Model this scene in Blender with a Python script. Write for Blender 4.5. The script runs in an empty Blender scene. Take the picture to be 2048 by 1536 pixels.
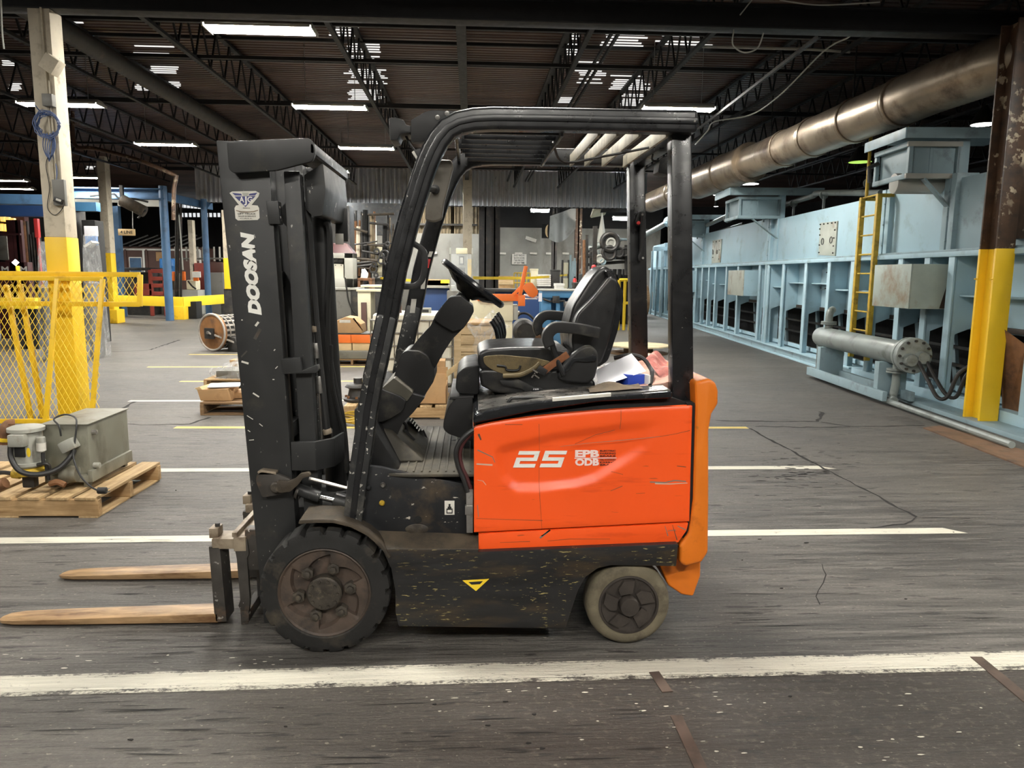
import bpy, bmesh, math, random
from mathutils import Vector, Matrix
from mathutils.geometry import tessellate_polygon
random.seed(7)
R = math.radians
scene = bpy.context.scene
COL = scene.collection

# ------------------------------------------------------------------ camera, world, exposure
H = 1.57
PITCH, YAW, ROLL, FPX = R(8.27), R(3.20), R(0.534), 1500.0
_F = Vector((math.sin(YAW)*math.cos(PITCH), math.cos(YAW)*math.cos(PITCH), -math.sin(PITCH)))
_r = Vector((math.cos(YAW), -math.sin(YAW), 0)); _u = _r.cross(_F)
_RT = _r*math.cos(ROLL) + _u*math.sin(ROLL)
_UP = _u*math.cos(ROLL) - _r*math.sin(ROLL)
cd = bpy.data.cameras.new('camera'); cam = bpy.data.objects.new('camera', cd); COL.objects.link(cam)
cd.sensor_width = 36.0; cd.lens = FPX/2048*36.0; cd.clip_start = 0.05; cd.clip_end = 300
_m = Matrix((_RT, _UP, -_F)).transposed().to_4x4(); _m.translation = Vector((0, 0, H)); cam.matrix_world = _m
scene.camera = cam
w = bpy.data.worlds.new('world'); scene.world = w; w.use_nodes = True
w.node_tree.nodes['Background'].inputs[0].default_value = (0.9, 0.95, 1.0, 1)
w.node_tree.nodes['Background'].inputs[1].default_value = 0.03
scene.view_settings.view_transform = 'Standard'; scene.view_settings.look = 'None'
scene.view_settings.gamma = 1.0; scene.view_settings.use_curve_mapping = False
scene.view_settings.exposure = 0.0
LAMP = 250.0          # radiance of the lit lamp diffusers
scene.cycles.use_denoising = True
scene.cycles.max_bounces = 6; scene.cycles.diffuse_bounces = 3; scene.cycles.glossy_bounces = 3
scene.cycles.transparent_max_bounces = 12

# a pixel of the survey frame -> a point on a plane of the place
def _ray(px, py): return _F + _RT*((px-1024)/FPX) - _UP*((py-768)/FPX)
O = Vector((0, 0, H))
def PY(px, py, Y): d = _ray(px, py); return O + d*(Y/d.y)
def PX(px, py, X): d = _ray(px, py); return O + d*(X/d.x)
def PZ(px, py, Z=0.0): d = _ray(px, py); return O + d*((Z-H)/d.z)
# furnace frame: u runs along its front, n points into it
FA = R(4.55); FU = Vector((math.sin(FA), math.cos(FA), 0)); FN = Vector((math.cos(FA), -math.sin(FA), 0))
FB = Vector((6.115, 12.507, 0))
def PF(px, py, off=0.15):
    d = _ray(px, py); t = (FN.dot(FB)+off-FN.dot(O))/FN.dot(d); p = O+d*t
    return Vector((FU.dot(p-FB), p.z))

# ------------------------------------------------------------------ mesh builder
class MB:
    def __init__(s): s.v = []; s.f = []
    def add(s, vs, fs):
        b = len(s.v); s.v += [Vector(p) for p in vs]; s.f += [tuple(i+b for i in f) for f in fs]; return s
    def box(s, x0, x1, y0, y1, z0, z1):
        v = [(x, y, z) for z in (z0, z1) for y in (y0, y1) for x in (x0, x1)]
        return s.add(v, [(0,2,3,1),(4,5,7,6),(0,1,5,4),(2,6,7,3),(0,4,6,2),(1,3,7,5)])
    def obox(s, c, size, rot=None):
        sx, sy, sz = [a/2 for a in size]; m = rot or Matrix.Identity(3); c = Vector(c)
        v = [c + m @ Vector((x, y, z)) for z in (-sz, sz) for y in (-sy, sy) for x in (-sx, sx)]
        return s.add(v, [(0,2,3,1),(4,5,7,6),(0,1,5,4),(2,6,7,3),(0,4,6,2),(1,3,7,5)])
    def hexa(s, bot, top):
        return s.add(list(bot)+list(top), [(3,2,1,0),(4,5,6,7),(0,1,5,4),(1,2,6,5),(2,3,7,6),(3,0,4,7)])
    def prism(s, pts, d0, d1, ax='y'):
        """polygon in the two other axes, swept along ax from d0 to d1"""
        n = len(pts)
        def mk(p, d): return (p[0], d, p[1]) if ax == 'y' else ((d, p[0], p[1]) if ax == 'x' else (p[0], p[1], d))
        v = [mk(p, d0) for p in pts] + [mk(p, d1) for p in pts]
        f = [tuple(range(n)), tuple(range(2*n-1, n-1, -1))] + [(i, n+i, n+(i+1) % n, (i+1) % n) for i in range(n)]
        return s.add(v, f)
    def loft(s, rings, closed=True, caps=True):
        n = len(rings[0]); v = [p for r in rings for p in r]; f = []
        for k in range(len(rings)-1):
            for i in range(n if closed else n-1):
                j = (i+1) % n; f.append((k*n+i, k*n+j, (k+1)*n+j, (k+1)*n+i))
        if caps and closed:
            f.append(tuple(range(n-1, -1, -1))); f.append(tuple((len(rings)-1)*n+i for i in range(n)))
        return s.add(v, f)
    def _frames(s, path):
        P = [Vector(p) for p in path]; T = []
        for i in range(len(P)):
            a = P[max(i-1, 0)]; b = P[min(i+1, len(P)-1)]; T.append((b-a).normalized())
        return P, T
    def tube(s, path, r, n=8, up=None, caps=True):
        P, T = s._frames(path); up = Vector(up) if up else (Vector((0, 0, 1)) if abs(T[0].z) < .9 else Vector((0, 1, 0)))
        rings = []; u = (up - T[0]*up.dot(T[0])).normalized()
        for i, p in enumerate(P):
            u = (u - T[i]*u.dot(T[i])).normalized(); w_ = T[i].cross(u)
            ri = r[i] if isinstance(r, (list, tuple)) else r
            rings.append([p + u*ri*math.cos(2*math.pi*k/n) + w_*ri*math.sin(2*math.pi*k/n) for k in range(n)])
        return s.loft(rings, True, caps)
    def bar(s, path, a, b, up=(0, 0, 1)):
        """rectangular section: b across (path x up), a along up"""
        P, T = s._frames(path); up = Vector(up); rings = []
        for i, p in enumerate(P):
            w_ = T[i].cross(up).normalized(); u = w_.cross(T[i]).normalized()
            aa = a[i] if isinstance(a, (list, tuple)) else a
            rings.append([p+u*aa/2+w_*b/2, p-u*aa/2+w_*b/2, p-u*aa/2-w_*b/2, p+u*aa/2-w_*b/2])
        return s.loft(rings)
    def cyl(s, p0, p1, r, r2=None, n=20):
        p0 = Vector(p0); p1 = Vector(p1); return s.tube([p0, p1], [r, r if r2 is None else r2], n)
    def lathe(s, prof, c, ax='y', n=32, sgn=1, caps=True):
        """prof: (radius, height along ax)"""
        c = Vector(c); rings = []
        for r, h in prof:
            ring = []
            for k in range(n):
                a = 2*math.pi*k/n; x, y = r*math.cos(a), r*math.sin(a)*sgn
                ring.append(c + (Vector((x, h, y)) if ax == 'y' else Vector((h, x, y)) if ax == 'x' else Vector((x, y, h))))
            rings.append(ring)
        return s.loft(rings, True, caps)
    def torus(s, c, axis, RR, r, n=36, k=10):
        c = Vector(c); ax = Vector(axis).normalized(); u = ax.orthogonal().normalized(); w_ = ax.cross(u)
        b = len(s.v)
        for i in range(n):
            a = 2*math.pi*i/n; d = u*math.cos(a)+w_*math.sin(a)
            for j in range(k):
                t = 2*math.pi*j/k; s.v.append(c + d*(RR+r*math.cos(t)) + ax*r*math.sin(t))
        for i in range(n):
            for j in range(k):
                s.f.append((b+i*k+j, b+((i+1) % n)*k+j, b+((i+1) % n)*k+(j+1) % k, b+i*k+(j+1) % k))
        return s
    def grid(s, fn, nu, nv):
        v = [fn(i/nu, j/nv) for j in range(nv+1) for i in range(nu+1)]
        return s.add(v, [(j*(nu+1)+i, j*(nu+1)+i+1, (j+1)*(nu+1)+i+1, (j+1)*(nu+1)+i) for j in range(nv) for i in range(nu)])
    def rot(s, m, c=(0, 0, 0)):
        c = Vector(c); s.v = [c + m @ (p-c) for p in s.v]; return s
    def move(s, d): d = Vector(d); s.v = [p+d for p in s.v]; return s
    def build(s, name, mat, parent=None, bevel=0, seg=2, ang=35, org=None, weld=False, subd=0, fixn=True):
        bm = bmesh.new(); vs = [bm.verts.new(p) for p in s.v]
        for f in s.f:
            try: bm.faces.new([vs[i] for i in f])
            except ValueError: pass
        if weld: bmesh.ops.remove_doubles(bm, verts=bm.verts, dist=1e-5)
        if fixn: bmesh.ops.recalc_face_normals(bm, faces=bm.faces)
        if bevel:
            es = [e for e in bm.edges if len(e.link_faces) == 2 and e.calc_face_angle(0) > R(28)]
            bmesh.ops.bevel(bm, geom=es, offset=bevel, segments=seg, profile=.6, affect='EDGES', clamp_overlap=True)
        for e in bm.edges:
            if len(e.link_faces) == 2 and e.calc_face_angle(0) > R(ang): e.smooth = False
        for f in bm.faces: f.smooth = True
        me = bpy.data.meshes.new(name)
        o = bpy.data.objects.new(name, me); COL.objects.link(o)
        if parent is not None:
            off = root_of(parent).location if org is None else Vector(org)
            o.parent = parent
        else:
            if org is None:
                xs = [v.co for v in bm.verts]
                off = Vector(((min(p.x for p in xs)+max(p.x for p in xs))/2, (min(p.y for p in xs)+max(p.y for p in xs))/2, min(p.z for p in xs)))
            else: off = Vector(org)
            o.location = off
        for v in bm.verts: v.co -= off
        bm.to_mesh(me); bm.free(); me.materials.append(mat)
        if subd:
            md = o.modifiers.new('subd', 'SUBSURF'); md.levels = subd; md.render_levels = subd
        return o
def root_of(o):
    while o.parent: o = o.parent
    return o
def tag(o, label=None, cat=None, group=None, kind=None):
    if label: o['label'] = label
    if cat: o['category'] = cat
    if group: o['group'] = group
    if kind: o['kind'] = kind
    return o
def thing(name, loc, label, cat, group=None, rz=0):
    o = bpy.data.objects.new(name, None); COL.objects.link(o); o.location = loc; o.rotation_euler.z = rz
    o.empty_display_size = .1
    return tag(o, label, cat, group)
def copy_tree(o, parent=None):
    c = o.copy(); COL.objects.link(c)
    if parent is not None: c.parent = parent
    for ch in list(o.children): copy_tree(ch, c)
    return c
def rx(a): return Matrix.Rotation(a, 3, 'X')
def ry(a): return Matrix.Rotation(a, 3, 'Y')
def rz(a): return Matrix.Rotation(a, 3, 'Z')
def smooth_path(pts, n=6, closed=False):
    """Catmull-Rom through the points"""
    P = [Vector(p) for p in pts]; out = []
    for i in range(len(P)-1):
        a = P[max(i-1, 0)]; b = P[i]; c = P[i+1]; d = P[min(i+2, len(P)-1)]
        for k in range(n):
            t = k/n; out.append(.5*((2*b)+(c-a)*t+(2*a-5*b+4*c-d)*t*t+(3*b-a-3*c+d)*t**3))
    out.append(P[-1]); return out
def rounded(pts, r, n=4):
    """round the corners of a 2-D polygon"""
    out = []; N = len(pts)
    for i in range(N):
        p = Vector(pts[i]); a = Vector(pts[i-1]); b = Vector(pts[(i+1) % N])
        ri = r[i] if isinstance(r, (list, tuple)) else r
        da = (a-p); db = (b-p); l = min(ri, da.length*.45, db.length*.45)
        q0 = p+da.normalized()*l; q1 = p+db.normalized()*l
        if l < 1e-6: out.append(tuple(p)); continue
        for k in range(n+1):
            t = k/n; out.append(tuple(q0*(1-t)**2+p*2*t*(1-t)+q1*t*t))
    return out
def text_mesh(name, s, mat, parent, origin, xdir, ydir, height, width=None, bold=0.0, shear=0.0, align='LEFT', thick=.0008, space=1.0):
    """flat lettering on a surface: cap height and width in metres, xdir and ydir span its plane"""
    cu = bpy.data.curves.new(name, 'FONT'); cu.body = s; cu.size = 1; cu.offset = bold; cu.shear = shear
    cu.space_character = space; cu.fill_mode = 'FRONT'; cu.resolution_u = 3; cu.space_line = .8
    t = bpy.data.objects.new('t', cu); COL.objects.link(t)
    dg = bpy.context.evaluated_depsgraph_get(); dg.update()
    me = bpy.data.meshes.new_from_object(t.evaluated_get(dg)); bpy.data.objects.remove(t); bpy.data.curves.remove(cu)
    xs = [v.co.x for v in me.vertices]; ys = [v.co.y for v in me.vertices]
    x0, x1, y0, y1 = min(xs), max(xs), min(ys), max(ys)
    sy = height/(y1-y0); sx = (width/(x1-x0)) if width else sy
    xd = Vector(xdir).normalized(); yd = Vector(ydir).normalized(); og = Vector(origin); nd = xd.cross(yd).normalized()
    W = (x1-x0)*sx; ofs = {'LEFT': 0, 'CENTER': -W/2, 'RIGHT': -W}[align]
    base = root_of(parent).location if parent is not None else og
    me.name = name; o = bpy.data.objects.new(name, me); COL.objects.link(o)
    for v in me.vertices:
        c = v.co; v.co = og + xd*((c.x-x0)*sx+ofs) + yd*((c.y-y0)*sy) + nd*thick - base
    if parent is not None: o.parent = parent
    else: o.location = base
    me.materials.clear(); me.materials.append(mat); return o

# ------------------------------------------------------------------ procedural materials
def s2l(c): return tuple(((x/12.92) if x <= .04045 else ((x+.055)/1.055)**2.4) for x in c)
def rgb(r, g, b): return s2l((r/255, g/255, b/255))
class NT:
    def __init__(s, name):
        s.m = bpy.data.materials.new(name); s.m.use_nodes = True; s.t = s.m.node_tree; s.n = s.t.nodes
        s.p = s.n['Principled BSDF']; s.tc = s.n.new('ShaderNodeTexCoord')
    def node(s, ty, **k):
        n = s.n.new(ty)
        for a, b in k.items(): setattr(n, a, b)
        return n
    def link(s, a, b): s.t.links.new(a, b)
    def mapping(s, scale=(1, 1, 1), loc=(0, 0, 0), rot=(0, 0, 0), src='Object'):
        m = s.node('ShaderNodeMapping'); m.inputs['Scale'].default_value = scale; m.inputs['Location'].default_value = loc
        m.inputs['Rotation'].default_value = rot; s.link(s.tc.outputs[src], m.inputs['Vector']); return m.outputs[0]
    def noise(s, vec, scale, detail=6, rough=.6, dist=0):
        n = s.node('ShaderNodeTexNoise'); n.inputs['Scale'].default_value = scale; n.inputs['Detail'].default_value = detail
        n.inputs['Roughness'].default_value = rough; n.inputs['Distortion'].default_value = dist
        s.link(vec, n.inputs['Vector']); return n.outputs['Fac']
    def ramp(s, fac, lo, hi, a=0.0, b=1.0):
        n = s.node('ShaderNodeMapRange'); n.inputs['From Min'].default_value = lo; n.inputs['From Max'].default_value = hi
        n.inputs['To Min'].default_value = a; n.inputs['To Max'].default_value = b; s.link(fac, n.inputs['Value']); return n.outputs[0]
    def mix(s, fac, a, b):
        n = s.node('ShaderNodeMix', data_type='RGBA')
        if isinstance(fac, (int, float)): n.inputs[0].default_value = fac
        else: s.link(fac, n.inputs[0])
        for sock, v in ((n.inputs[6], a), (n.inputs[7], b)):
            if isinstance(v, tuple): sock.default_value = (*v, 1) if len(v) == 3 else v
            else: s.link(v, sock)
        return n.outputs[2]
    def math(s, op, a, b=0.0):
        n = s.node('ShaderNodeMath', operation=op)
        for sock, v in ((n.inputs[0], a), (n.inputs[1], b)):
            if isinstance(v, (int, float)): sock.default_value = v
            else: s.link(v, sock)
        return n.outputs[0]
    def bump(s, h, strength=.3, dist=.01):
        n = s.node('ShaderNodeBump'); n.inputs['Strength'].default_value = strength; n.inputs['Distance'].default_value = dist
        s.link(h, n.inputs['Height']); s.link(n.outputs[0], s.p.inputs['Normal'])
def pmat(name, col, rough=.5, metal=0.0, var=.25, vs=3.0, stretch=(1, 1, 1), dirt=None, damt=.5, ds=6.0, dstretch=(1, 1, 1),
         chip=None, camt=.08, cs=60.0, cstretch=(1, 1, 1), bump=0.0, bs=80.0, spec=.5, alpha=1.0, coat=0.0):
    t = NT(name); v = t.mapping(stretch); n1 = t.noise(v, vs)
    c = t.mix(t.ramp(n1, .3, .7), tuple(x*(1-var) for x in col), tuple(min(1, x*(1+var)) for x in col))
    if dirt:
        n2 = t.noise(t.mapping(dstretch, (3.1, 1.7, 5.2)), ds, 8, .65)
        c = t.mix(t.ramp(n2, .62-.3*damt, .78-.2*damt), c, dirt)
    if chip:
        n3 = t.noise(t.mapping(cstretch, (7.7, 2.3, 1.9)), cs, 4, .6); n4 = t.noise(t.mapping((1, 1, 1), (1.1, 9.3, 4.2)), 3.0, 3)
        f = t.math('MULTIPLY', t.ramp(n3, .70-camt, .73-camt), t.ramp(n4, .42, .58)); c = t.mix(f, c, chip)
    t.link(c, t.p.inputs['Base Color'])
    t.link(t.ramp(t.noise(v, vs*4), .2, .8, max(.05, rough-.1), min(1, rough+.12)), t.p.inputs['Roughness'])
    t.p.inputs['Metallic'].default_value = metal; t.p.inputs['Specular IOR Level'].default_value = spec
    if alpha < 1: t.p.inputs['Alpha'].default_value = alpha
    if coat: t.p.inputs['Coat Weight'].default_value = coat
    if bump: t.bump(t.noise(v, bs, 5), bump, .004)
    return t.m
def wood(name, col, dark, ax='x', rough=.7):
    t = NT(name); st = {'x': (1.5, 22, 22), 'y': (22, 1.5, 22), 'z': (22, 22, 1.5)}[ax]
    n = t.noise(t.mapping(st), 1.6, 6, .65, .6); n2 = t.noise(t.mapping((1, 1, 1)), 3.0, 4)
    c = t.mix(t.ramp(n, .35, .68), col, dark); c = t.mix(t.ramp(n2, .5, .75, 0, .55), c, tuple(x*.45 for x in dark))
    t.link(c, t.p.inputs['Base Color']); t.p.inputs['Roughness'].default_value = rough; t.p.inputs['Specular IOR Level'].default_value = .25
    t.bump(n, .35, .003); return t.m
def lampmat(name, col, st):
    t = NT(name); t.p.inputs['Base Color'].default_value = (.8, .8, .8, 1)
    t.p.inputs['Emission Color'].default_value = (*col, 1); t.p.inputs['Emission Strength'].default_value = st; return t.m

M = {}
BLK = (.012, .0125, .014)
M['mast'] = pmat('charcoal_mast_paint', (.025, .0256, .026), .42, 0, .2, 3, spec=.4, dirt=(.05, .046, .038), damt=.2, ds=5, chip=(.42, .40, .36), camt=.02, cs=26, cstretch=(1.6, 1, .8))
M['black'] = pmat('black_paint', (.018, .0185, .02), .38, 0, .25, 4, dirt=(.05, .042, .034), damt=.2, ds=7)
M['guard'] = pmat('black_gloss_paint', (.009, .0095, .011), .3, 0, .25, 4, dirt=(.035, .033, .03), damt=.12, ds=9, chip=(.4, .38, .34), camt=.0, cs=45)
M['pillarchip'] = pmat('chipped_black_paint', (.020, .021, .022), .38, 0, .25, 4, dirt=(.10, .095, .085), damt=.3, ds=9, chip=(.6, .58, .52), camt=.085, cs=42)
M['sidefr'] = pmat('scratched_black_panel_paint', (.011, .012, .014), .4, 0, .3, 5, dirt=(.07, .05, .03), damt=.3, ds=5, chip=(.45, .42, .36), camt=.055, cs=22, cstretch=(1, 1, 2.2))
M['skirt'] = pmat('scuffed_black_skirt_paint', (.014, .014, .0145), .40, 0, .4, 4, stretch=(1, 1, 4), dirt=(.05, .034, .018), damt=.34, ds=3, dstretch=(1, 1, 5), chip=(.30, .25, .10), camt=.085, cs=15, cstretch=(1.6, 1, 8))
M['ledge'] = pmat('greasy_brown_steel', (.055, .042, .028), .6, 0, .5, 8, dirt=(.02, .017, .014), damt=.4, ds=9, bump=.4)
M['rubber'] = pmat('black_tyre_rubber', (.016, .0155, .015), .75, 0, .3, 9, spec=.3, dirt=(.06, .05, .037), damt=.36, ds=7, bump=.3)
M['rubber_tan'] = pmat('dusty_solid_tyre_rubber', (.135, .115, .075), .85, 0, .3, 7, dirt=(.05, .04, .028), damt=.42, ds=8, bump=.4)
M['rim'] = pmat('rusty_brown_wheel_rim', (.062, .043, .032), .6, 0, .4, 10, dirt=(.022, .018, .015), damt=.45, ds=12, chip=(.25, .2, .15), camt=.03, cs=40, bump=.3)
M['hub'] = pmat('greasy_dark_hub', (.045, .038, .030), .5, .2, .5, 20, dirt=(.12, .10, .07), damt=.3, ds=40, bump=.6, bs=120)
M['rim2'] = pmat('dark_rear_rim', (.035, .028, .023), .6, 0, .4, 10, dirt=(.016, .013, .011), damt=.45, ds=12, bump=.3)
M['orange'] = pmat('orange_panel_paint', (.90, .098, .012), .36, 0, .05, 2, dirt=(.62, .055, .006), damt=.10, ds=4, dstretch=(.4, 1, 3), chip=(.10, .05, .02), camt=.0, cs=9, cstretch=(.6, 1, 7))
M['orange2'] = pmat('worn_orange_counterweight_paint', (.70, .175, .012), .38, 0, .12, 4, dirt=(.30, .06, .01), damt=.25, ds=6, chip=(.12, .09, .02), camt=.03, cs=22)
M['pink'] = pmat('dusty_pinkish_orange_top', (.62, .36, .28), .4, 0, .3, 10, dirt=(.3, .12, .08), damt=.35, ds=9)
M['hood'] = pmat('glossy_black_hood', (.008, .009, .011), .22, 0, .3, 6, dirt=(.09, .08, .07), damt=.18, ds=6)
M['hoodtop'] = pmat('scuffed_hood_top', (.05, .048, .045), .3, 0, .4, 9, dirt=(.22, .20, .18), damt=.42, ds=9)
M['plastic'] = pmat('grey_black_moulded_plastic', (.0125, .0125, .013), .45, 0, .2, 4, dirt=(.07, .065, .052), damt=.25, ds=5, chip=(.3, .28, .25), camt=-.02, cs=30, spec=.35)
M['plastic_dusty'] = pmat('dusty_column_top_plastic', (.085, .078, .060), .6, 0, .25, 6)
M['vinyl'] = pmat('black_seat_vinyl', (.009, .0092, .010), .34, 0, .2, 6, dirt=(.04, .036, .03), damt=.25, ds=6, bump=.12, bs=160)
M['olive'] = pmat('worn_olive_seat_side', (.115, .085, .038), .8, 0, .3, 7, dirt=(.05, .037, .017), damt=.4, ds=9, bump=.3, bs=200)
M['mat'] = pmat('dirty_floor_mat_rubber', (.045, .040, .030), .7, 0, .3, 6, dirt=(.10, .085, .058), damt=.4, ds=5)
M['steel'] = pmat('bare_steel', (.42, .41, .39), .35, .9, .2, 8, dirt=(.08, .06, .045), damt=.3, ds=12)
M['chrome'] = pmat('chrome_rod', (.75, .75, .75), .12, 1, .05, 8)
M['fork'] = pmat('worn_rusty_fork_steel', (.42, .27, .14), .42, .25, .35, 6, stretch=(.6, 3, 3), dirt=(.13, .06, .025), damt=.5, ds=8, dstretch=(.4, 2, 2))
M['carriage'] = pmat('dirty_carriage_steel', (.05, .045, .04), .5, .2, .4, 9, dirt=(.16, .10, .06), damt=.3, ds=9, chip=(.7, .68, .62), camt=.05, cs=25)
M['carrtop'] = pmat('rubbed_bare_carriage_steel', (.33, .27, .20), .5, .4, .3, 9, dirt=(.10, .06, .035), damt=.35, ds=9)
M['white'] = pmat('white_vinyl_print', (.80, .79, .74), .5, 0, .08, 12)
M['sticker'] = pmat('off_white_sticker', (.62, .60, .54), .5, 0, .12, 14)
M['navy'] = pmat('navy_print', (.045, .05, .17), .5, 0, .2, 30)
M['ink'] = pmat('black_print', (.015, .015, .015), .5, 0, .1, 9)
M['yellowp'] = pmat('yellow_safety_paint', (.83, .52, .02), .45, 0, .1, 3, dirt=(.50, .27, .01), damt=.22, ds=4, chip=(.10, .06, .01), camt=-.015, cs=18, bump=.15, bs=30)
M['yellowc'] = pmat('fresh_yellow_column_paint', (.88, .56, .02), .42, 0, .06, 3, dirt=(.62, .36, .012), damt=.10, ds=3, chip=(.20, .12, .01), camt=-.02, cs=12, bump=.15, bs=30)
M['yellowr'] = pmat('yellow_rail_paint', (.86, .60, .03), .45, 0, .06, 3)
M['yellowl'] = pmat('dull_yellow_ladder_paint', (.50, .33, .025), .5, 0, .25, 6, dirt=(.16, .10, .02), damt=.35, ds=9)
M['concol'] = pmat('cream_painted_concrete', (.56, .50, .39), .75, 0, .1, 3, dirt=(.30, .25, .18), damt=.28, ds=5, chip=(.12, .10, .08), camt=-.01, cs=20, bump=.35, bs=18)
M['rustcol'] = pmat('flaking_brown_column_paint', (.075, .040, .022), .45, 0, .4, 5, dirt=(.030, .02, .015), damt=.45, ds=6, chip=(.40, .33, .23), camt=.13, cs=7)
M['dkcol'] = pmat('dark_steel_column', (.030, .026, .023), .6, 0, .4, 3, dirt=(.09, .06, .045), damt=.25, ds=4)
M['roofsteel'] = pmat('sooty_roof_steel', (.010, .010, .011), .6, 0, .3, 3)
M['deck'] = pmat('sooty_metal_deck', (.115, .072, .058), .38, .35, .45, .9, stretch=(.35, 1, 1), dirt=(.05, .035, .03), damt=.4, ds=.8, dstretch=(.3, 1, 1))
M['corr'] = pmat('galvanised_corrugated_sheet', (.74, .74, .76), .33, .45, .12, 1.5, stretch=(1, 1, .3), dirt=(.45, .44, .43), damt=.25, ds=1.2)
M['corrdirty'] = pmat('rusty_corrugated_sheet', (.24, .19, .12), .6, .2, .4, 2, stretch=(1.5, 1, .2), dirt=(.05, .04, .03), damt=.4, ds=1.5)
M['concwall'] = pmat('grey_block_wall', (.29, .285, .26), .85, 0, .15, 1.2, dirt=(.17, .16, .14), damt=.35, ds=1.0, dstretch=(1, 1, .4))
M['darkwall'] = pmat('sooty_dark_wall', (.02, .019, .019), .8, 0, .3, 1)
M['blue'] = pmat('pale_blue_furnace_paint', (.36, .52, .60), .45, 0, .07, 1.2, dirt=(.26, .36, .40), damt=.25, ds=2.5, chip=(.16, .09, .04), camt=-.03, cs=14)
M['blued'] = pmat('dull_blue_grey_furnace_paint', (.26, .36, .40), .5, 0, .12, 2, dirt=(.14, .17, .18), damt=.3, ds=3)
M['bluerust'] = pmat('heat_stained_furnace_box_paint', (.36, .42, .38), .45, 0, .15, 2.2, dirt=(.22, .12, .04), damt=.40, ds=1.8, chip=(.05, .03, .02), camt=.0, cs=9)
M['soot'] = pmat('scorched_soot', (.03, .018, .01), .6, 0, .5, 4)
M['exch'] = pmat('grey_green_exchanger_paint', (.23, .26, .25), .4, .1, .15, 3, dirt=(.10, .11, .10), damt=.35, ds=4, dstretch=(1, 1, 1))
M['duct'] = pmat('brown_tarnished_duct', (.36, .30, .23), .36, .75, .35, 1.4, dirt=(.09, .06, .045), damt=.4, ds=1.6)
M['dark'] = pmat('dark_machine_metal', (.030, .029, .028), .5, .1, .4, 6, dirt=(.09, .07, .05), damt=.25, ds=7)
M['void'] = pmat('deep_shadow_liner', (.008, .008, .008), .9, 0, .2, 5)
M['gantry'] = pmat('blue_gantry_paint', (.055, .125, .235), .45, 0, .15, 2, dirt=(.03, .06, .10), damt=.25, ds=3)
M['navyp'] = pmat('dark_blue_cabinet_paint', (.018, .055, .17), .5, 0, .12, 2)
M['blueb'] = pmat('mid_blue_bench_paint', (.06, .20, .37), .45, 0, .15, 3)
M['cream'] = pmat('cream_machine_paint', (.74, .69, .50), .5, 0, .08, 2, dirt=(.5, .44, .3), damt=.2, ds=3)
M['totew'] = pmat('milky_white_panel', (.78, .75, .62), .55, 0, .06, 1.5, dirt=(.62, .57, .44), damt=.3, ds=2)
M['greyp'] = pmat('grey_cabinet_paint', (.155, .152, .135), .5, 0, .1, 2, dirt=(.09, .085, .07), damt=.25, ds=3)
M['ltgrey'] = pmat('light_grey_enclosure_paint', (.40, .40, .36), .5, 0, .08, 3)
M['cardb'] = pmat('brown_cardboard', (.44, .27, .13), .8, 0, .15, 3, dirt=(.30, .17, .08), damt=.25, ds=4)
M['cardl'] = pmat('light_cardboard', (.66, .49, .27), .8, 0, .12, 4)
M['paper'] = pmat('white_paper', (.76, .76, .80), .6, 0, .04, 4)
M['woodp'] = wood('pallet_wood', (.55, .37, .19), (.30, .18, .08), 'x')
M['woody'] = wood('pallet_wood_crosswise', (.58, .42, .23), (.33, .21, .10), 'y')
M['woodold'] = wood('weathered_pallet_wood', (.30, .19, .10), (.16, .10, .055), 'x')
M['crate'] = wood('pale_crate_wood', (.74, .58, .36), (.56, .40, .22), 'x')
M['ply'] = wood('pale_plywood', (.80, .70, .47), (.66, .54, .34), 'x')
M['tank'] = pmat('grey_green_tank_paint', (.22, .215, .17), .45, .15, .2, 4, dirt=(.11, .095, .065), damt=.4, ds=4, dstretch=(1, 1, .5))
M['motor'] = pmat('pale_grey_motor_paint', (.33, .33, .29), .5, 0, .15, 8, dirt=(.22, .19, .13), damt=.3, ds=9)
M['rusty'] = pmat('brown_rust', (.21, .10, .045), .7, .2, .4, 6, dirt=(.09, .05, .03), damt=.4, ds=7, bump=.3)
M['drumrust'] = pmat('orange_rust_disc', (.31, .15, .06), .55, .3, .3, 5, dirt=(.14, .085, .055), damt=.35, ds=4)
M['drumgrey'] = pmat('worn_grey_drum_steel', (.42, .39, .35), .5, .3, .2, 6, dirt=(.2, .16, .12), damt=.3, ds=7)
M['hose'] = pmat('black_hose_rubber', (.015, .015, .015), .5, 0, .2, 9)
M['redp'] = pmat('dull_red_paint', (.26, .045, .032), .5, 0, .2, 3)
M['red'] = pmat('bright_red_paint', (.62, .05, .05), .4, 0, .1, 5)
M['maroon'] = pmat('maroon_paint', (.055, .014, .015), .5, 0, .3, 4)
M['orangeb'] = pmat('bright_orange_paint', (.85, .19, .03), .45, 0, .08, 4)
M['plastbl'] = pmat('blue_plastic', (.03, .17, .46), .4, 0, .1, 5)
M['cable'] = pmat('blue_cable', (.05, .09, .22), .5, 0, .15, 9)
M['brownfab'] = pmat('brown_seat_belt_webbing', (.22, .085, .035), .7, 0, .2, 30)
M['brownrag'] = pmat('dirty_brown_rag', (.10, .075, .05), .9, 0, .4, 12, bump=.5, bs=60)
M['pinkrag'] = pmat('stained_pink_rag', (.42, .14, .12), .85, 0, .45, 12, dirt=(.65, .45, .38), damt=.35, ds=14, bump=.5, bs=50)
M['brown'] = pmat('brown_cabin_wall', (.10, .05, .04), .6, 0, .2, 2)
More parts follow.
